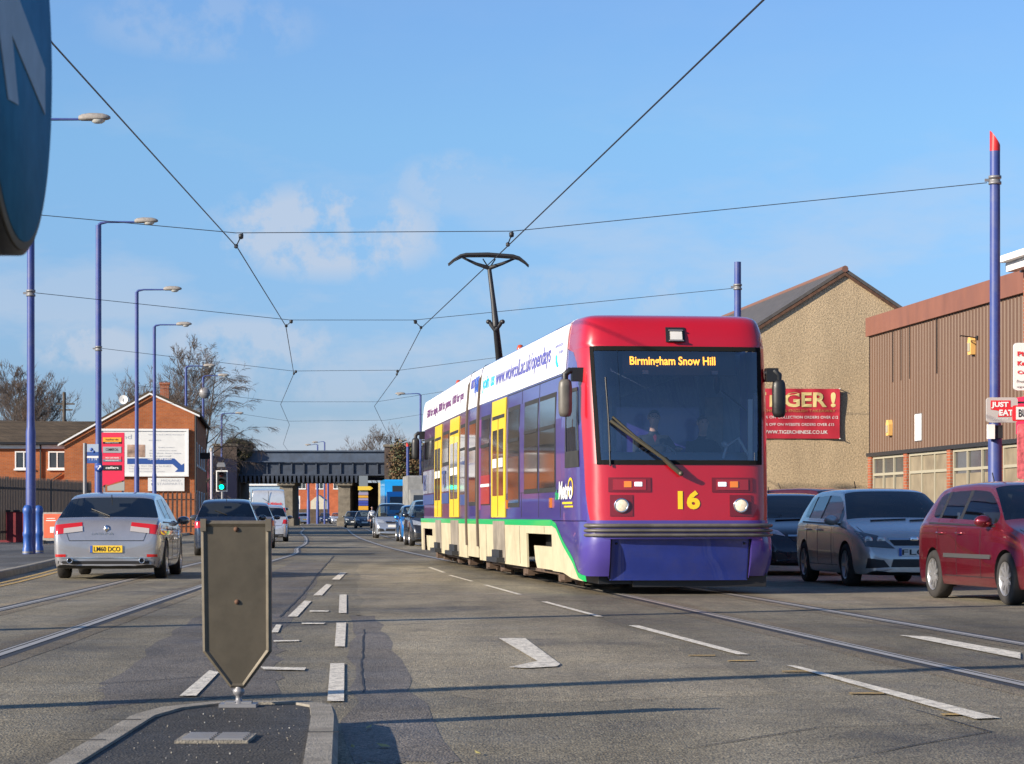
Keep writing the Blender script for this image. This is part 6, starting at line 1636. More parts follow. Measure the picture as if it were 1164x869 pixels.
side_text(F2_, 'metro', 1.75, 3.38, 3.60, .8, M_tviol, bn2, .03); side_text(F2_, 'open', 1.05, 3.15, 3.58, .75, mat('print_blue2', (.03, .10, .5), .5), bn2, .04)
side_text(F1, '16', 1.42, 2.97, 3.05, .09, M_tyel, None, .02, .02)
# windows of the left side
def swin(F, s0, s1, z0, z1, vent, par, m=None, side=1):
    side_patch(F, s0 - .07, s1 + .07, z0 - .07, z1 + .07, .006, 'window_seal', M_rub, par, nz=2, side=side)
    w = side_patch(F, s0, s1, z0, z1, .011, 'window', m or M_tgls, par, nz=2, side=side)
    if vent: side_patch(F, s0, s1, z0 + (z1 - z0) * .66, z0 + (z1 - z0) * .70, .017, 'vent_bar', M_rub, w, side=side)
    return w
for s0, s1, z0, v in ((2.5, 4.05, 1.45, 1), (4.3, 5.75, 1.45, 1), (6.45, 7.75, 1.25, 1), (10.4, 11.6, 1.3, 1)): swin(F1, s0, s1, z0, 2.72, v, b1)
swin(F2_, .5, 1.65, 1.3, 2.72, 1, b2)
M_wrapw = mat('wrap_picture', (.34, .38, .48), .25, coat=.6, var=.8, vscale=1.1)
M_wrapb = mat('wrap_building_blue', (.03, .07, .22), .3)
for s0, s1 in ((4.15, 5.6), (8.1, 9.4), (9.65, 10.9)): swin(F3, s0, s1, 2.15, 2.72, 0, b3)
side_patch(F3, .1, 1.35, 1.25, 2.15, .010, 'wrap_panel', M_wrapb, b3); swin(F3, .35, 1.3, 1.45, 2.72, 1, b3)
for s0, s1 in ((4.0, 5.75), (8.0, 11.2)):
    side_patch(F3, s0, s1, 1.55, 2.06, .016, 'wrap_panel', M_wrapw, b3); side_patch(F3, s0, s1, 1.3, 1.52, .016, 'wrap_panel', M_wrapb, b3)
side_text(F3, 'RX', 10.9, 1.62, 1.98, .9, M_wrapb, b3, .05, .035); side_text(F3, 'TJ', 5.5, 1.62, 1.98, .9, M_wrapb, b3, .05, .035)
mb = MB(); 
for z0, m_ in ((2.35, .08), (1.95, .3), (1.7, .1)): pass
side_patch(F1, 11.65, 11.95, 1.15, 2.75, .008, 'wrap_panel', M_tplum, b1)
side_patch(F1, 10.35, 11.62, 1.25, 1.75, .014, 'wrap_panel', M_tred, b1); side_patch(F1, 10.35, 11.62, 1.55, 1.6, .019, 'wrap_stripe', M_twhi, b1)
for s_ in (1.97, 4.18, 6.15, 7.98, 10.2):
    for z0, z1 in ((1.02, 1.40), (2.78, 3.0)): side_patch(F1, s_ - .012, s_ + .012, z0, z1, .003, 'panel_seam', M_rub, b1)
for s_ in (3.9, 5.8, 7.9, 11.0): side_patch(F3, s_ - .012, s_ + .012, 1.02, 1.28, .003, 'panel_seam', M_rub, b3)
for s_ in (3.6, 6.4, 9.0, 10.9): side_patch(F1, s_ - .008, s_ + .008, .30 if s_ > 5.6 else .80, .89, .007, 'panel_seam', M_rub, b1)
side_patch(F1, 2.0, 7.95, 2.985, 3.0, .004, 'panel_seam', M_rub, b1); side_patch(F1, 2.0, 8.0, 1.395, 1.405, .003, 'panel_seam', M_rub, b1)
# doors
def door(F, s0, s1, par, z1=2.98):
    g_ = side_patch(F, s0, s1, 1.02, z1, .018, 'door', M_tyel, par, nz=5)
    mid = (s0 + s1) / 2
    side_patch(F, s0 + .12, s1 - .12, 2.66, 2.72, .023, 'door_seam', M_rub, g_)
    side_patch(F, mid - .02, mid + .02, 1.04, 2.66, .023, 'door_seam', M_rub, g_, nz=3)
    for a, b_ in ((s0 + .22, mid - .12), (mid + .12, s1 - .22)):
        side_patch(F, a, b_, 1.38, 2.48, .024, 'door_window', M_tgls, g_, nz=3)
        side_patch(F, a + .05, b_ - .05, 1.85, 2.0, .029, 'door_sticker', M_bill, g_)
    # recessed step zone under the door
    side_patch(F, s0 + .15, s1 - .15, .30, .96, .012, 'door_pocket', M_rub if False else mat('pocket_grey', (.22, .19, .15), .7, var=.3, vscale=3), par)
    mb = MB(); fbox(mb, F, s0 + .25, s1 - .2, 1.28, 1.45, .28, .36); fbox(mb, F, s0 + .5, s1 - .4, 1.26, 1.38, .36, .48); TB(mb, 'step', M_dark, par)
door(F1, 8.1, 10.0, b1); door(F3, 1.6, 3.75, b3); door(F3, 5.9, 7.75, b3)
for s_ in (7.9, 2.85): 
    mb = MB(); fbox(mb, F1, s_ - .06, s_ + .06, wallv(1.2), wallv(1.2) + .03, 1.16, 1.3); TB(mb, 'side_lamp', mat('amber_lamp', (.7, .2, .01), .2, coat=1), b1)
# right hand side windows (seen only from other places)
for s0 in (2.5, 4.4, 6.3, 10.2): swin(F1, s0, s0 + 1.5, 1.4, 2.72, 1, b1, side=-1)
for s0 in (.5, 4.2, 6.1, 8.2): swin(F3, s0, s0 + 1.4, 1.4, 2.72, 1, b3, side=-1)
swin(F2_, .5, 1.65, 1.3, 2.72, 1, b2, side=-1)
# skirt: cream with green line; wheel openings
def skirt(F, segs, par):
    for (s0, s1, z0, z1) in segs:
        for side in (1, -1): side_patch(F, s0, s1, z0, z1, .004, 'skirt', M_tcre, par, side=side, th=.03)
skirt(F1, [(5.6, 8.2, .26, .9), (2.9, 5.6, .78, .9), (8.2, 9.9, .26, .9), (9.9, 12.0, .26, .9)], b1)
skirt(F2_, [(.1, 2.05, .30, .9)], b2)
skirt(F3, [(.05, 1.7, .26, .9), (1.7, 3.6, .26, .9), (3.6, 5.95, .26, .9), (5.95, 7.7, .26, .9), (7.7, 8.6, .26, .9), (8.6, 11.5, .76, .9), (11.5, 12.1, .26, .9)], b3)
for F, s0, s1, par in ((F1, 2.9, 12.0, b1), (F2_, .12, 2.03, b2), (F3, .05, 12.1, b3)):
    for side in (1, -1):
        side_patch(F, s0, s1, .90, .99, .006, 'green_stripe', M_tgrn, par, side=side, th=.04)
# bogies
def bogie(F, sc_, par_):
    t_ = bpy.data.objects.new('bogie', None); COL.objects.link(t_); t_.parent = tram; t_.location = F.P(sc_, 0, .33) - C0; t_.empty_display_size = .2
    org = F.P(sc_, 0, .33)
    mb = MB()
    for v in (-.95, .95): mb.hexa([F.P(sc_ + s, v + w, z) for z in (.28, .55) for w in (-.08, .08) for s in (-1.15, 1.15)])
    fbox(mb, F, sc_ - .3, sc_ + .3, -.95, .95, .3, .5); mb.build('frame', M_bog, t_, org)
    for s in (-.85, .85):
        for v in (-.74, .74):
            mb = MB(); n = 28; P = []
            for (r_, w) in ((.0001, -.05), (.29, -.05), (.30, -.03), (.30, .03), (.33, .04), (.33, .06), (.0001, .06)):
                P.append([F.P(sc_ + s + r_ * math.cos(2 * math.pi * k / n), v + w * (-1 if v > 0 else 1), .33 + r_ * math.sin(2 * math.pi * k / n)) for k in range(n + 1)])
            mb.grid(P); mb.build('wheel', M_bog, t_, org)
for F, s_ in ((F1, 4.9), (F2_, 1.07), (F3, 10.3)): bogie(F, s_, None)
for F, s0, s1, par in ((F1, 2.95, 5.55, b1), (F3, 8.7, 11.4, b3)):    # cream inner cover in the wheel opening, dark gap round it
    mb = MB(); fbox(mb, F, s0 - .1, s1 + .05, .8, .9, .28, .9); TB(mb, 'wheel_box', M_black, par)
    mb = MB(); mb.prism([(s0 - .0, .27), (s1 - .95, .27), (s1 - .75, .38), (s1 - .6, .60), (s0 + .1, .60)], F.o + F.n * 1.22, F.d, V(0, 0, 1), F.n * .07); TB(mb, 'bogie_cover', M_tcre, par)
mb = MB()
for F, s0, s1 in ((F1, 2.2, 12.0), (F2_, 0, 2.1), (F3, .1, 12)):
    fbox(mb, F, s0, s1, -1.0, 1.0, .40, .9)
TB(mb, 'underframe', M_black)
mb = MB()
for F, s in ((F1, 2.4), (F1, 6.3), (F1, 9.3), (F1, 11.4), (F3, .6), (F3, 3.0), (F3, 6.6), (F3, 8.6)):
    fbox(mb, F, s, s + .5, .95, 1.2, .14, .3); fbox(mb, F, s + .7, s + .95, 1.0, 1.15, .10, .32)
for F, s0, s1 in ((F1, 2.4, 11.9), (F3, .3, 9.2)): fbox(mb, F, s0, s1, 1.12, 1.17, .20, .25)
mb.build_each('underfloor_gear', M_bog, tram, C0)

# ---- cab
PL = [(0, 0), (.45, .012), (.85, .035), (1.06, .08), (1.165, .16), (1.225, .30), (1.26, .50), (1.285, .80), (1.305, 1.2), (1.32, 1.6), (1.325, 2.0), (1.325, 2.9)]   # (v, s)
acc = [0]
for (a, b_), (c_, d_) in zip(PL, PL[1:]): acc.append(acc[-1] + math.hypot(c_ - a, d_ - b_))
TVT = list(zip(acc, [p[0] for p in PL])); TST = list(zip(acc, [p[1] for p in PL])); TMAX = acc[-1]
def t_of_v(v): return sm_interp([(p[0], a) for p, a in zip(PL[:-1], acc)], v)
def t_of_s(s): return interp([(p[1], a) for p, a in zip(PL, acc)], s)
def nose(t, z):
    """point of the cab skin: t arc length from the centre line (signed), z height"""
    sg = 1 if t >= 0 else -1; ta = abs(t)
    v = sm_interp(TVT, ta); s = sm_interp(TST, ta)
    fr = max(0, 1 - s / 1.6) ** 1.2
    back = interp([(.15, .20), (.45, .05), (.75, .0), (.96, 0), (1.73, .05), (2.4, .16), (3.29, .36), (3.45, .40), (3.58, .46), (3.67, .54), (3.73, .70), (3.755, .92), (3.775, 1.4)], z)
    s2 = s + back * fr
    nw = interp([(1.0, 1.325), (3.3, 1.315), (3.5, 1.305), (3.66, 1.275), (3.72, 1.22), (3.75, 1.14), (3.77, 1.02)], z)
    v2 = v - ((HWD - wallv(z)) * (1 - fr) + (HWD - nw) * fr) * min(1, v / 1.0) + interp([(1.73, 0), (3.29, .03), (3.6, .0)], z) * (1 if 1.0 > .0 else 0) * min(1, v) * fr
    if z > 3.45: v2 = min(v2, lerp(wallv(z), nw, fr))
    return F1.P(s2, sg * v2, z)
def cab_grid(mb, t0f, t1f, z0, z1, nt, nz, mi=0, smooth=True, zl=None, inset=0.):
    P = []
    for j in range(nz + 1):
        z = lerp(z0, z1, j / nz) if zl is None else zl[j]
        a, b_ = t0f(z), t1f(z)
        P.append([nose(lerp(a, b_, i / nt), z) - F1.d * (-inset) for i in range(nt + 1)])
    mb.grid(P, mi, smooth)
T_WS = lambda z: interp([(1.73, t_of_v(1.105)), (3.29, t_of_v(1.14))], z)
def T_RED(z): return t_of_s(interp([(.96, .20), (1.1, .25), (1.4, .33), (2.2, .42), (2.9, .52), (3.12, .68), (3.26, 1.0), (3.33, 1.62), (3.78, 1.62)], z))
ZW0, ZW1 = 1.73, 3.29
zl_low = [.96, 1.1, 1.25, 1.4, 1.55, ZW0]; zl_mid = [lerp(ZW0, ZW1, i / 14) for i in range(15)]; zl_top = [ZW1, 3.34, 3.40, 3.46, 3.52, 3.58, 3.63, 3.68, 3.71, 3.735, 3.755, 3.77]
mb = MB()
cab_grid(mb, lambda z: -T_RED(z), T_RED, 0, 0, 40, len(zl_low) - 1, zl=zl_low)
cab_grid(mb, T_WS, T_RED, 0, 0, 8, len(zl_mid) - 1, zl=zl_mid); cab_grid(mb, lambda z: -T_RED(z), lambda z: -T_WS(z), 0, 0, 8, len(zl_mid) - 1, zl=zl_mid)
cab_grid(mb, lambda z: -T_RED(z), T_RED, 0, 0, 48, len(zl_top) - 1, zl=zl_top)
n = 48; top_ring = [nose(lerp(-T_RED(3.77), T_RED(3.77), i / n), 3.77) for i in range(n + 1)]
mb.add(top_ring, [tuple(range(n + 1))])
cabm = TB(mb, 'cab_front', M_tred)
bm = bmesh.new(); bm.from_mesh(cabm.data); bmesh.ops.remove_doubles(bm, verts=bm.verts, dist=2e-4); bmesh.ops.recalc_face_normals(bm, faces=bm.faces); bm.to_mesh(cabm.data); bm.free()
# roof behind the dome
mb = MB(); fbox(mb, F1, 1.5, 2.0, -.85, .85, 3.62, 3.772); TB(mb, 'roof_plate', M_roofg)
# purple cab sides with a side window opening filled by glass
TE = lambda z: t_of_s(2.0)
SW0, SW1 = t_of_s(.62), t_of_s(1.52)
ZA, ZB = 1.74, 2.74
mbs = {1: MB(), -1: MB()}
def cs(t0, t1, zl, nt):
    for sg in (1, -1): cab_grid(mbs[sg], lambda z: sg * t0(z), lambda z: sg * t1(z), 0, 0, nt, len(zl) - 1, zl=zl)
cs(T_RED, TE, [.98, 1.2, 1.45, ZA], 14)
cs(T_RED, lambda z: SW0, [ZA, 2.0, 2.25, 2.5, ZB], 4); cs(lambda z: SW1, TE, [ZA, 2.0, 2.25, 2.5, ZB], 6)
cs(T_RED, TE, [ZB, 2.9, 3.0, 3.1, 3.2, 3.26, 3.3, 3.33], 14)
for sg in (1, -1): TB(mbs[sg], 'cab_side', M_tpur)
mb = MB()
for sg in (1, -1):
    P = [[nose(sg * lerp(SW0, SW1, i / 8), lerp(ZA + .18, ZB, j / 4)) for i in range(9)] for j in range(5)]; mb.grid(P)
mb.build_each('cab_side_window', M_ws, tram, C0)
for sg in (1, -1):
    mb = MB()
    for (a0, a1, z0, z1) in ((SW0 - .03, SW1 + .03, ZA - .04, ZA + .18), (SW0 - .03, SW1 + .03, ZB - .02, ZB + .03), (SW0 - .03, SW0 + .025, ZA + .18, ZB - .02), (SW1 - .025, SW1 + .03, ZA + .18, ZB - .02)):
        P = [[nose(sg * lerp(a0, a1, i / 6), lerp(z0, z1, j)) + F1.n * sg * .01 for i in range(7)] for j in (0, 1)]; Q = [[q - F1.n * sg * .03 for q in r_] for r_ in P]
        mb.grid(P, 0, False); mb.grid([P[0], Q[0]], 0, False); mb.grid([P[1], Q[1]], 0, False)
    TB(mb, 'cab_side_window_seal', M_rub)
# windscreen and its black seal
mb = MB(); tw = lambda z: T_WS(z) - .035
P = [[nose(lerp(-tw(z), tw(z), i / 24), z) for i in range(25)] for z in [lerp(ZW0 + .035, ZW1 - .035, j / 10) for j in range(11)]]; mb.grid(P); wsobj = TB(mb, 'windscreen', M_ws)
mb = MB()
def strip(t0f, t1f, zl, nt, push=-.012):
    P = [[nose(lerp(t0f(z), t1f(z), i / nt), z) + F1.d * push for i in range(nt + 1)] for z in zl]; mb.grid(P, 0, False)
zz_ = [lerp(ZW0, ZW1, i / 8) for i in range(9)]
strip(lambda z: T_WS(z) - .05, lambda z: T_WS(z) + .012, zz_, 2); strip(lambda z: -T_WS(z) - .012, lambda z: -T_WS(z) + .05, zz_, 2)
strip(lambda z: -T_WS(z) - .01, lambda z: T_WS(z) + .01, [ZW0 - .01, ZW0 + .05], 24); strip(lambda z: -T_WS(z) - .01, lambda z: T_WS(z) + .01, [ZW1 - .05, ZW1 + .01], 24)
TB(mb, 'windscreen_seal', mat('seal_black', (.012, .012, .012), .9, spec=.1))
# black upper band inside the screen with the destination display
Pf = lambda v, z, ds=0: F1.P(interp([(1.73, .05), (2.4, .16), (3.29, .36)], z) + .12 + ds, v, z)
mb = MB(); mb.hexa([Pf(v, z, ds) for z in (2.92, 3.25) for v in (.72, -.82) for ds in (0, .22)]); dd = TB(mb, 'destination_display', M_black)
mb = MB(); mb.grid([[Pf(v, z, -.005) for v in (.66, -.76)] for z in (3.01, 3.19)], 0, False); TB(mb, 'display_screen', mat('display_screen', (.012, .010, .008), .3), dd)
mb = MB(); tw_ = 1.02; put_text(mb, 'Birmingham Snow Hill', (0, 0, 0), (1, 0, 0), (0, 0, 1), w=1.16, h=.15, bold=.02)
mb.v = [Pf(.62 - p[0], 3.02 + p[2], -.012) for p in mb.v]; TB(mb, 'display_lettering', mat('led_orange', (1., .36, .02), .5, emit=2.2), dd)
mb = MB()
for v in (.42, -.52): mb.hexa([Pf(v + a, z, ds) for z in (2.93, 2.98) for a in (.04, -.04) for ds in (-.04, 0)])
mb.build_each('display_latch', M_grey, dd, C0)
# cab interior
M_cabin = mat('cab_lining', (.34, .42, .50), .7); M_cabd = mat('cab_dark', (.03, .038, .05), .7)
mb = MB(); fbox(mb, F1, .35, 1.95, -1.18, 1.18, .99, 1.02); TB(mb, 'cab_floor', M_cabd)
mb = MB(); fbox(mb, F1, .70, 2.0, -1.1, 1.1, 3.3, 3.34); TB(mb, 'cab_ceiling', M_cabd)
mb = MB(); fbox(mb, F1, 1.9, 1.94, -1.2, -.62, 1.02, 3.3); fbox(mb, F1, 1.9, 1.94, .55, 1.2, 1.02, 3.3); fbox(mb, F1, 1.9, 1.94, -.62, .55, 2.55, 3.3); fbox(mb, F1, 1.9, 1.94, -.62, .55, 1.02, 1.5); TB(mb, 'cab_partition', M_cabin)
mb = MB(); fbox(mb, F1, 1.86, 1.895, .62, .74, 1.5, 2.7); fbox(mb, F1, 1.86, 1.895, .9, .94, 1.5, 2.7); fbox(mb, F1, 1.86, 1.895, -.95, -.70, 1.5, 2.7); mb.build_each('partition_post', M_lampgrey, tram, C0)
mb = MB(); fbox(mb, F1, 1.95, 1.99, -.60, .5, 1.5, 2.55); TB(mb, 'partition_window', mat('partition_pale', (.34, .42, .52), .3))
mb = MB(); P = []
for j in range(9):
    q = j / 8; P.append([F1.P(lerp(.22, .75, q) + .02 * (abs(v) ** 2), v, 1.70 + .20 * math.sin(q * 1.9)) for v in [lerp(-1.0, 1.0, i / 14) for i in range(15)]])
mb.grid(P); mb.add([F1.P(.75, 1.0, 1.02), F1.P(.75, -1.0, 1.02), F1.P(.75, -1.0, 1.88), F1.P(.75, 1.0, 1.88)], [(0, 1, 2, 3)]); TB(mb, 'dashboard', mat('dashboard', (.24, .32, .38), .6))
mb = MB(); n = 12; mb.tube([F1.P(.5, .2 + .22 * math.cos(math.pi * k / n), 1.83 + .16 * math.sin(math.pi * k / n)) for k in range(n + 1)], .014, 6); TB(mb, 'grab_hoop', M_grey)
mb = MB(); mb.tube([F1.P(.4, -.62, 1.75), F1.P(.45, -.70, 1.98), F1.P(.35, -.84, 2.08), F1.P(.3, -.96, 1.85)], .022, 6); mb.lathe([(.0001, -.02), (.04, -.01), (.04, .01), (.0001, .02)], tuple(F1.P(.42, -.66, 2.0)), 'Y', 10); TB(mb, 'microphone_arm', mat('pale_arm', (.5, .55, .6), .4))
mb = MB(); fbox(mb, F1, .30, .34, -1.02, -.96, 1.78, 2.6); TB(mb, 'pale_pillar', M_bill)
for v in (.12,):
    mb = MB(); fbox(mb, F1, 1.25, 1.75, v - .24, v + .24, 1.35, 1.47); fbox(mb, F1, 1.68, 1.80, v - .22, v + .22, 1.47, 2.12); TB(mb, 'driver_seat', M_cabd)
mb = MB(); fbox(mb, F1, 1.3, 1.7, -.78, -.38, 1.35, 1.45); TB(mb, 'jump_seat', M_cabd)
rzf = math.atan2(-F1.d.x * -1, 1)    # local +y to -d (towards the camera)
faceang = math.atan2(-(-F1.d.x), -F1.d.y)
def facing(dirv): return math.atan2(-dirv.x, dirv.y)
sd = facing(-F1.d)
person('tram driver in dark jacket and glasses seated behind the windscreen', F1.P(1.40, .12, 1.13), sd, True, hands=((.26, .50, .82), (-.26, .50, .82)), glasses=True)
p2 = person('dim figure in dark clothes beside the driver in the cab', F1.P(1.5, -.58, 1.10), sd + .1, True, hands=((.2, .45, .66), (-.15, .48, .80)), scale=.97, shirt=False)
person('distant figure in a pale top standing beside the far dark cars', (PX(422.8, 200), 200, 0), sd, False, hands=((.30, .05, .75), (-.30, .05, .75)), jacket=M_hiv, shirt=False)
# headlights and tail lamps, recessed in the red mask
def nose_v(v, z, ds=0.): return nose(math.copysign(t_of_v(abs(v)), v) if abs(v) > 1e-4 else 0, z) + F1.d * ds
def nose_plate(v0, v1, z0, z1, ds, nm, m, par=None, nn=6, th=.03):
    mb = MB(); P = [[nose_v(lerp(v0, v1, i / nn), lerp(z0, z1, j / 3), ds) for i in range(nn + 1)] for j in range(4)]; Q = [[q + F1.d * th for q in r_] for r_ in P]
    mb.grid(P, 0, True)
    for e_ in ((P[0], Q[0]), (P[-1], Q[-1]), ([r_[0] for r_ in P], [r_[0] for r_ in Q]), ([r_[-1] for r_ in P], [r_[-1] for r_ in Q])): mb.grid(list(e_), 0, False)
    return TB(mb, nm, m, par)
M_redd = mat('lamp_recess_red', (.16, .006, .012), .4, coat=.5)
M_hlit = mat('headlamp_lit', (.45, .38, .28), .2, emit=.6, var=.3, vscale=30); M_tredl = mat('tail_red_lens', (.30, .006, .006), .1, coat=1); M_amb = mat('amber_lens', (.85, .22, .01), .1, coat=1); M_whl = mat('position_lamp_lit', (.7, .74, .8), .2, emit=.9)
for sg in (1, -1):
    if sg > 0: a0, a1 = .96, .42
    else: a0, a1 = -.42, -.96
    po = nose_plate(a0 + .01, a1 - .01, 1.36, 1.55, -.012, 'lamp_pod', M_redd)
    w_ = a0 - a1
    nose_plate(a0 - .05, a1 + .05, 1.385, 1.525, -.018, 'tail_lens', M_tredl, po)
    nose_plate(lerp(a0, a1, .36 if sg > 0 else .44), lerp(a0, a1, .54 if sg > 0 else .64), 1.42, 1.50, -.026, 'indicator_lens', M_amb, po)
    nose_plate(lerp(a0, a1, .62 if sg > 0 else .14), lerp(a0, a1, .80 if sg > 0 else .34), 1.435, 1.49, -.026, 'position_lamp', M_whl, po)
    cv = .80 * sg; zc_ = 1.18
    rec = nose_plate(cv + .15, cv - .15, zc_ - .14, zc_ + .14, -.01, 'headlight_recess', M_redd)
    c_ = nose_v(cv, zc_, -.02) - C0
    mb = MB(); mb.lathe([(.075, -.01), (.085, -.02), (.098, -.012), (.10, .01)], tuple(c_), 'Y', 26); mb.build('headlight_ring', M_chrome, tram)
    mb = MB(); mb.lathe([(.0001, -.030), (.04, -.026), (.07, -.016), (.080, -.005)], tuple(c_), 'Y', 26, mi=0); mb.build('headlight', M_hlit, tram)
# top marker lamp
tl_ = nose_plate(.14, -.12, 3.36, 3.56, -.02, 'marker_lamp_recess', M_black)
nose_plate(.085, -.075, 3.39, 3.50, -.05, 'marker_lamp', mat('marker_lens', (.62, .60, .56), .15, coat=1), tl_); nose_plate(.10, -.09, 3.37, 3.385, -.07, 'marker_lamp_rim', M_grey, tl_, th=.05); nose_plate(.10, -.09, 3.51, 3.525, -.06, 'marker_lamp_rim', M_grey, tl_, th=.05)
# fleet number
mb = MB(); put_text(mb, '16', (0, 0, 0), (1, 0, 0), (0, 0, 1), w=.30, h=.25, bold=.045); mb.v = [nose_v(.05 - p[0], 1.13 + p[2], -.008) for p in mb.v]; TB(mb, 'fleet_number', M_tyel)
# operator lettering on the cab side
def cabside_text(s, tl0, z0, w, h, m, bold, italic=0., off=.012):
    mb = MB(); put_text(mb, s, (0, 0, 0), (1, 0, 0), (0, 0, 1), w=w, h=h, bold=bold, italic=italic); mb.v = [nose(t_of_s(2.0) + (2.0 - 2.0) + (tl0 - p[0] - 2.0), z0 + p[2]) + F1.n * off for p in mb.v]; TB(mb, 'operator_lettering', m)
cabside_text('the', 2.42, 1.27, .36, .14, M_tgrn, .03, .2); cabside_text('Metro', 2.08, 1.27, 1.08, .25, M_twhi, .03, .15)
mb = MB(); n = 20
for k in range(n):
    a0, a1 = 2 * math.pi * k / n, 2 * math.pi * (k + 1) / n
    q = lambda a, r_: nose(t_of_s(2.0) + (1.14 - 2.0) - r_ * 1.3 * math.cos(a), 1.42 + r_ * math.sin(a)) + F1.n * .009
    mb.add([q(a0, .11), q(a1, .11), q(a1, .145), q(a0, .145)], [(0, 1, 2, 3)])
P = [[nose(t_of_s(2.0) + (s_ - 2.0), z) + F1.n * .010 for s_ in (1.75, 1.4, 1.0)] for z in (1.205, 1.235)]; mb.grid(P); TB(mb, 'operator_emblem', M_tyel)
for z0 in (1.17,): 
    mb = MB(); mb.grid([[nose(t_of_s(2.0) + (s_ - 2.0), z) + F1.n * .010 for s_ in (1.6, 1.3, .95)] for z in (z0 - .01, z0 + .012)]); TB(mb, 'operator_emblem', M_tyel)
# bumper
mb = MB(); TBm = t_of_s(.30)
for k, (z0, z1) in enumerate(((.765, .815), (.825, .875), (.885, .945))):
    for i in range(40):
        pass
    P = []
    for (dz, out) in ((0, .02), (.15, .065), (.5, .08), (.85, .065), (1, .02)):
        row = []
        for i in range(41):
            t_ = lerp(-TBm, TBm, i / 40); p = nose(t_, .9); q = nose(t_ + .01, .9); d_ = (q - p).normalized(); nn = V(d_.y, -d_.x, 0)
            if nn.dot(F1.d) > 0: nn = -nn
            e_ = 1 if abs(i - 20) < 19.5 else .4
            row.append(V(p.x, p.y, lerp(z0, z1, dz)) + nn * out * e_)
        P.append(row)
    mb.grid(P)
bmp = TB(mb, 'bumper', M_bump)
mb = MB(); cab_grid(mb, lambda z: -TBm, lambda z: TBm, .74, .985, 40, 2, inset=-.035); TB(mb, 'bumper_backing', M_tpur)
# apron: blue centre plate between purple corner mouldings, cream cheek with green line
TA = t_of_v(.93)
def apron_pt(t, z, out=0.):
    p = nose(t, .96 if z > .75 else z); p = nose(t, z)
    bulge = .10 * math.sin(max(0, min(1, (z - .15) / .62)) * math.pi * .9) * -1
    return p + F1.d * (-bulge * .6 - out)
mb = MB(); mb.grid([[apron_pt(lerp(-TA, TA, i / 24), z) for i in range(25)] for z in (.19, .24, .3, .4, .5, .6, .7, .78)]); mb.grid([[apron_pt(lerp(-TA, TA, i / 24), .19) + F1.d * dd_ for i in range(25)] for dd_ in (0, .12)]); TB(mb, 'apron', M_tblu)
def stripe_z(s): return interp([(.25, .20), (.6, .25), (1.0, .42), (1.8, .66), (2.45, .90), (2.9, .945), (3, .945)], s)
TC = t_of_s(2.9)
for sg in (1, -1):
    mb = MB(); mc = MB(); mg = MB(); N = 26
    cols_ = [lerp(TA + .012, TC, i / N) for i in range(N + 1)]
    sv = [sm_interp(TST, t_) for t_ in cols_]
    def pt(i, z, out=0.):
        q = max(0., 1 - (i / 10)) 
        p = nose(sg * cols_[i], z); d_ = nose(sg * (cols_[i] + .01), z) - p; nn = V(d_.y, -d_.x, 0).normalized() * sg
        if nn.dot(F1.n * sg) < 0 and i > 6: nn = -nn
        if i <= 6 and nn.dot(F1.d) > 0: nn = -nn
        b_ = math.sin(max(0, min(1, (z - .17) / .78)) * math.pi) * .07 * (math.exp(-((i - 3) / 4.) ** 2))
        return p + nn * (b_ + out)
    mb.grid([[pt(i, lerp(min(stripe_z(sv[i]) + .045, .955), .97, j / 8)) for i in range(N + 1)] for j in range(9)])
    mg.grid([[pt(i, max(.17, stripe_z(sv[i]) - .035) + .08 * j / 1.0 * (1), .004) for i in range(3, N + 1)] for j in (0, 1)])
    zlow = lambda s: interp([(.2, .17), (1.2, .20), (1.9, .26), (2.9, .26)], s)
    mc.grid([[pt(i, lerp(zlow(sv[i]), max(stripe_z(sv[i]) - .03, zlow(sv[i]) + .005), j / 6)) for i in range(4, N + 1)] for j in range(7)])
    mb.grid([[pt(0, lerp(.22, .77, j / 6)) + F1.d * k * .1 for k in (0, 1)] for j in range(7)])
    TB(mb, 'corner_moulding', M_tpur); TB(mc, 'cab_skirt', M_tcre); TB(mg, 'cab_green_stripe', M_tgrn)
mb = MB()
for sg in (1, -1): mb.grid([[apron_pt(sg * (TA + .006 * k - .003), z, .012) for k in (-1.2, 1.2)] for z in (.2, .3, .45, .6, .76)])
mb.build_each('apron_seam', M_black, tram, C0)
mb = MB(); fbox(mb, F1, .35, 2.2, -1.05, 1.05, .14, .62); fbox(mb, F1, .28, .36, -1.2, .6, .10, .30); TB(mb, 'under_nose_gear', M_black)
mb = MB()
for (v, z) in ((.86, .68), (-.86, .68)): mb.lathe([(.0001, -.03), (.015, -.02), (.02, .02)], tuple(apron_pt(math.copysign(t_of_v(abs(v)), v), z)), 'Y', 10)
mb.build_each('bolt', M_dark, tram, C0)
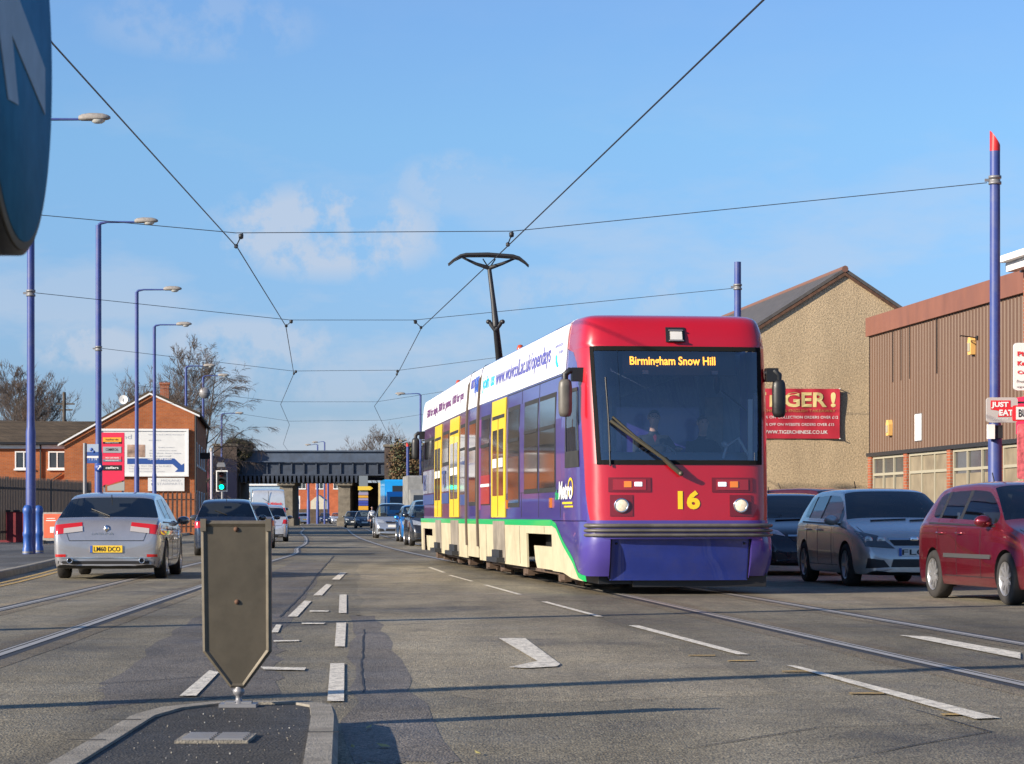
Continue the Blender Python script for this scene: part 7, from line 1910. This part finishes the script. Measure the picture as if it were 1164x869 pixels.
# wiper: parked blade standing at the left, double arm from the pivot
def ws(v, z, ds=-.05): return nose_v(v, z, ds)
mb = MB(); piv = ws(.02, 1.60, -.09)
mb.lathe([(.0001, -.05), (.03, -.045), (.035, .0), (.03, .06)], tuple(piv), 'Y', 14)
mb.tube([piv, ws(.25, 1.80, -.12), ws(.60, 2.05, -.11), ws(.93, 2.30, -.09)], .026, 6); mb.tube([piv + V(-.05, 0, .05), ws(.32, 1.86, -.12), ws(.62, 2.09, -.11), ws(.90, 2.35, -.09)], .018, 6); mb.tube([piv, piv + V(-.12, -.01, .10), piv + V(-.22, -.01, .20)], .035, 8)
wp = TB(mb, 'wiper_arm', mat('wiper_olive', (.085, .075, .05), .5, .3))
mb = MB(); mb.tube([ws(.945, 1.70, -.035), ws(.95, 2.3, -.045), ws(.96, 2.88, -.035)], .014, 5); mb.tube([ws(.945, 1.9, -.065), ws(.95, 2.3, -.075), ws(.96, 2.7, -.065)], .012, 5); TB(mb, 'wiper_blade', M_black, wp)
mb = MB(); mb.tube([ws(-.93, 2.45, .10), ws(-.60, 2.72, .12)], .01, 5); mb.lathe([(.0001, -.03), (.05, -.01), (.05, .01), (.0001, .03)], tuple(ws(-.55, 2.80, .12)), 'Y', 12, scale=(.8, 1, 2.6)); TB(mb, 'inside_mirror', M_black)
# door mirrors
def mirror(F, s, sg, nm='side_mirror'):
    b_ = F.P(s, sg * (1.47 if sg > 0 else 1.39), 0)
    mb = MB(); P = []
    for (z, r_) in ((2.36, .01), (2.37, .07), (2.42, .088), (2.5, .092), (2.75, .092), (2.82, .085), (2.86, .06), (2.87, .01)):
        P.append([b_ + V(r_ * math.cos(a), r_ * .75 * math.sin(a), z) for a in [2 * math.pi * k / 18 for k in range(19)]])
    mb.grid(P); m_ = TB(mb, nm, M_bump if sg > 0 and F is F1 else M_black)
    mb = MB(); mb.tube([b_ + V(0, 0, 2.8), b_ + V(0, 0, 2.93), b_ + F.n * (-sg * .06) + V(0, 0, 2.98), F.P(s + .03, sg * 1.30, 2.97), F.P(s + .05, sg * 1.2, 2.95)], [.035, .045, .045, .035, .03], 9); fbox(mb, F, s - .03, s + .12, sg * 1.22, sg * 1.38, 2.84, 3.02); TB(mb, 'mirror_arm', M_black, m_)
mirror(F1, .55, 1); mirror(F1, .35, -1); mirror(F3, LR - .35, 1)
# rear cab closing the tail
mb = MB(); RP = [(1.325, LR - 1.15), (1.30, LR - .7), (1.25, LR - .3), (1.1, LR - .05), (.8, LR + .05), (0, LR + .08), (-.8, LR + .05), (-1.1, LR - .05), (-1.25, LR - .3), (-1.30, LR - .7), (-1.325, LR - 1.15)]
mb.grid([[F3.P(s - interp([(1.7, 0), (3.3, .35), (3.6, .6), (3.76, 1.0)], z) * max(0, min(1, (s - LR + 1.15) / .9)), v * min(1, wallv(z) / HWD) , z) for v, s in RP] for z in (.25, .98, 1.7, 2.5, 3.0, 3.3, 3.5, 3.62, 3.70, 3.75)]); TB(mb, 'rear_cab', M_tpurR)
side_patch(F3, LR - 1.05, LR - .55, 1.8, 2.7, .012, 'window', M_tgls, b3)
# roof gear and pantograph
mb = MB()
for F, s0, s1 in ((F1, 4, 6.5), (F1, 8, 10.5), (F3, 1, 3.5), (F3, 8, 10)): fbox(mb, F, s0, s1, -.55, .5, 3.75, 3.86)
mb.build_each('roof_equipment', M_roofg, tram, C0)
for F, s in ((F1, 8.4), (F3, 5.0)):
    mb = MB(); mb.lathe([(.06, 0), (.06, .06), (.04, .12), (.0001, .13)], tuple(F.P(s, 1.05, 3.73)), n=12); TB(mb, 'roof_beacon', mat('beacon_orange', (.45, .06, .01), .3, coat=1))
YP = 53.2
pa = bpy.data.objects.new('pantograph', None); COL.objects.link(pa); pa.parent = tram; base = F3.P(YP - F3.o.y, .05, 3.78); pa.location = base - C0; pa.empty_display_size = .3
kn = A(563.2, 366, YP - .3); hdp = A(556, 303, YP + .1); bs = A(558.5, 412, YP + .7)
bs = V(base.x, base.y + .6, 3.85); 
mb = MB(); mb.box(base + V(0, .3, .05), (1.2, 1.6, .1)); mb.box(base + V(0, .6, .12), (.7, .2, .14)); mb.build('base_frame', M_dark, pa, base)
mb = MB(); mb.tube([bs, kn], [.09, .065], 10); mb.build('lower_arm', M_dark, pa, base)
mb = MB(); mb.tube([kn + V(0, 0, -.1), kn, A(561, 345, YP), A(556.2, 306, YP + .1)], [.06, .07, .055, .045], 10)
for s in (-1, 1):
    mb.tube([kn + V(0, 0, -.18), kn + V(s * .10, 0, -.05), kn + V(s * .13, 0, .03)], [.05, .045, .03], 7); mb.lathe([(.0001, -.04), (.045, -.03), (.05, 0), (.045, .03), (.0001, .04)], tuple(kn + V(s * .15, 0, .0)), 'Y', 12); 
mb.build('upper_arm', M_dark, pa, base)
mb = MB(); ap = A(556.3, 305, YP + .1); zc2 = A(0, 291, YP).z
for dy in (-.15, .15):
    L_ = [A(509.5, 301.5, YP), A(516, 296, YP), A(524, 291.5, YP), A(530, 290.3, YP), A(555, 290, YP), A(583, 292, YP), A(590, 294, YP), A(597, 299, YP), A(601, 303, YP)]
    mb.tube([p + V(0, dy, 0) for p in L_], [.014, .018, .03, .035, .038, .035, .03, .018, .014], 8)
for px in (524, 555, 585): p = A(px, 291.5, YP); mb.tube([p + V(0, -.15, 0), p + V(0, .15, 0)], .015, 6)
mb.tube([ap, A(541, 300, YP), A(528, 294, YP), A(524, 292, YP)], [.05, .035, .025, .02], 7); mb.tube([ap, A(571, 300, YP), A(583, 295, YP), A(588, 293.5, YP)], [.05, .035, .025, .02], 7)
mb.tube([ap + V(0, 0, -.02), A(549, 294.5, YP)], .014, 5); mb.tube([ap, A(563, 295, YP)], .014, 5)
mb.build('collector_head', M_dark, pa, base)
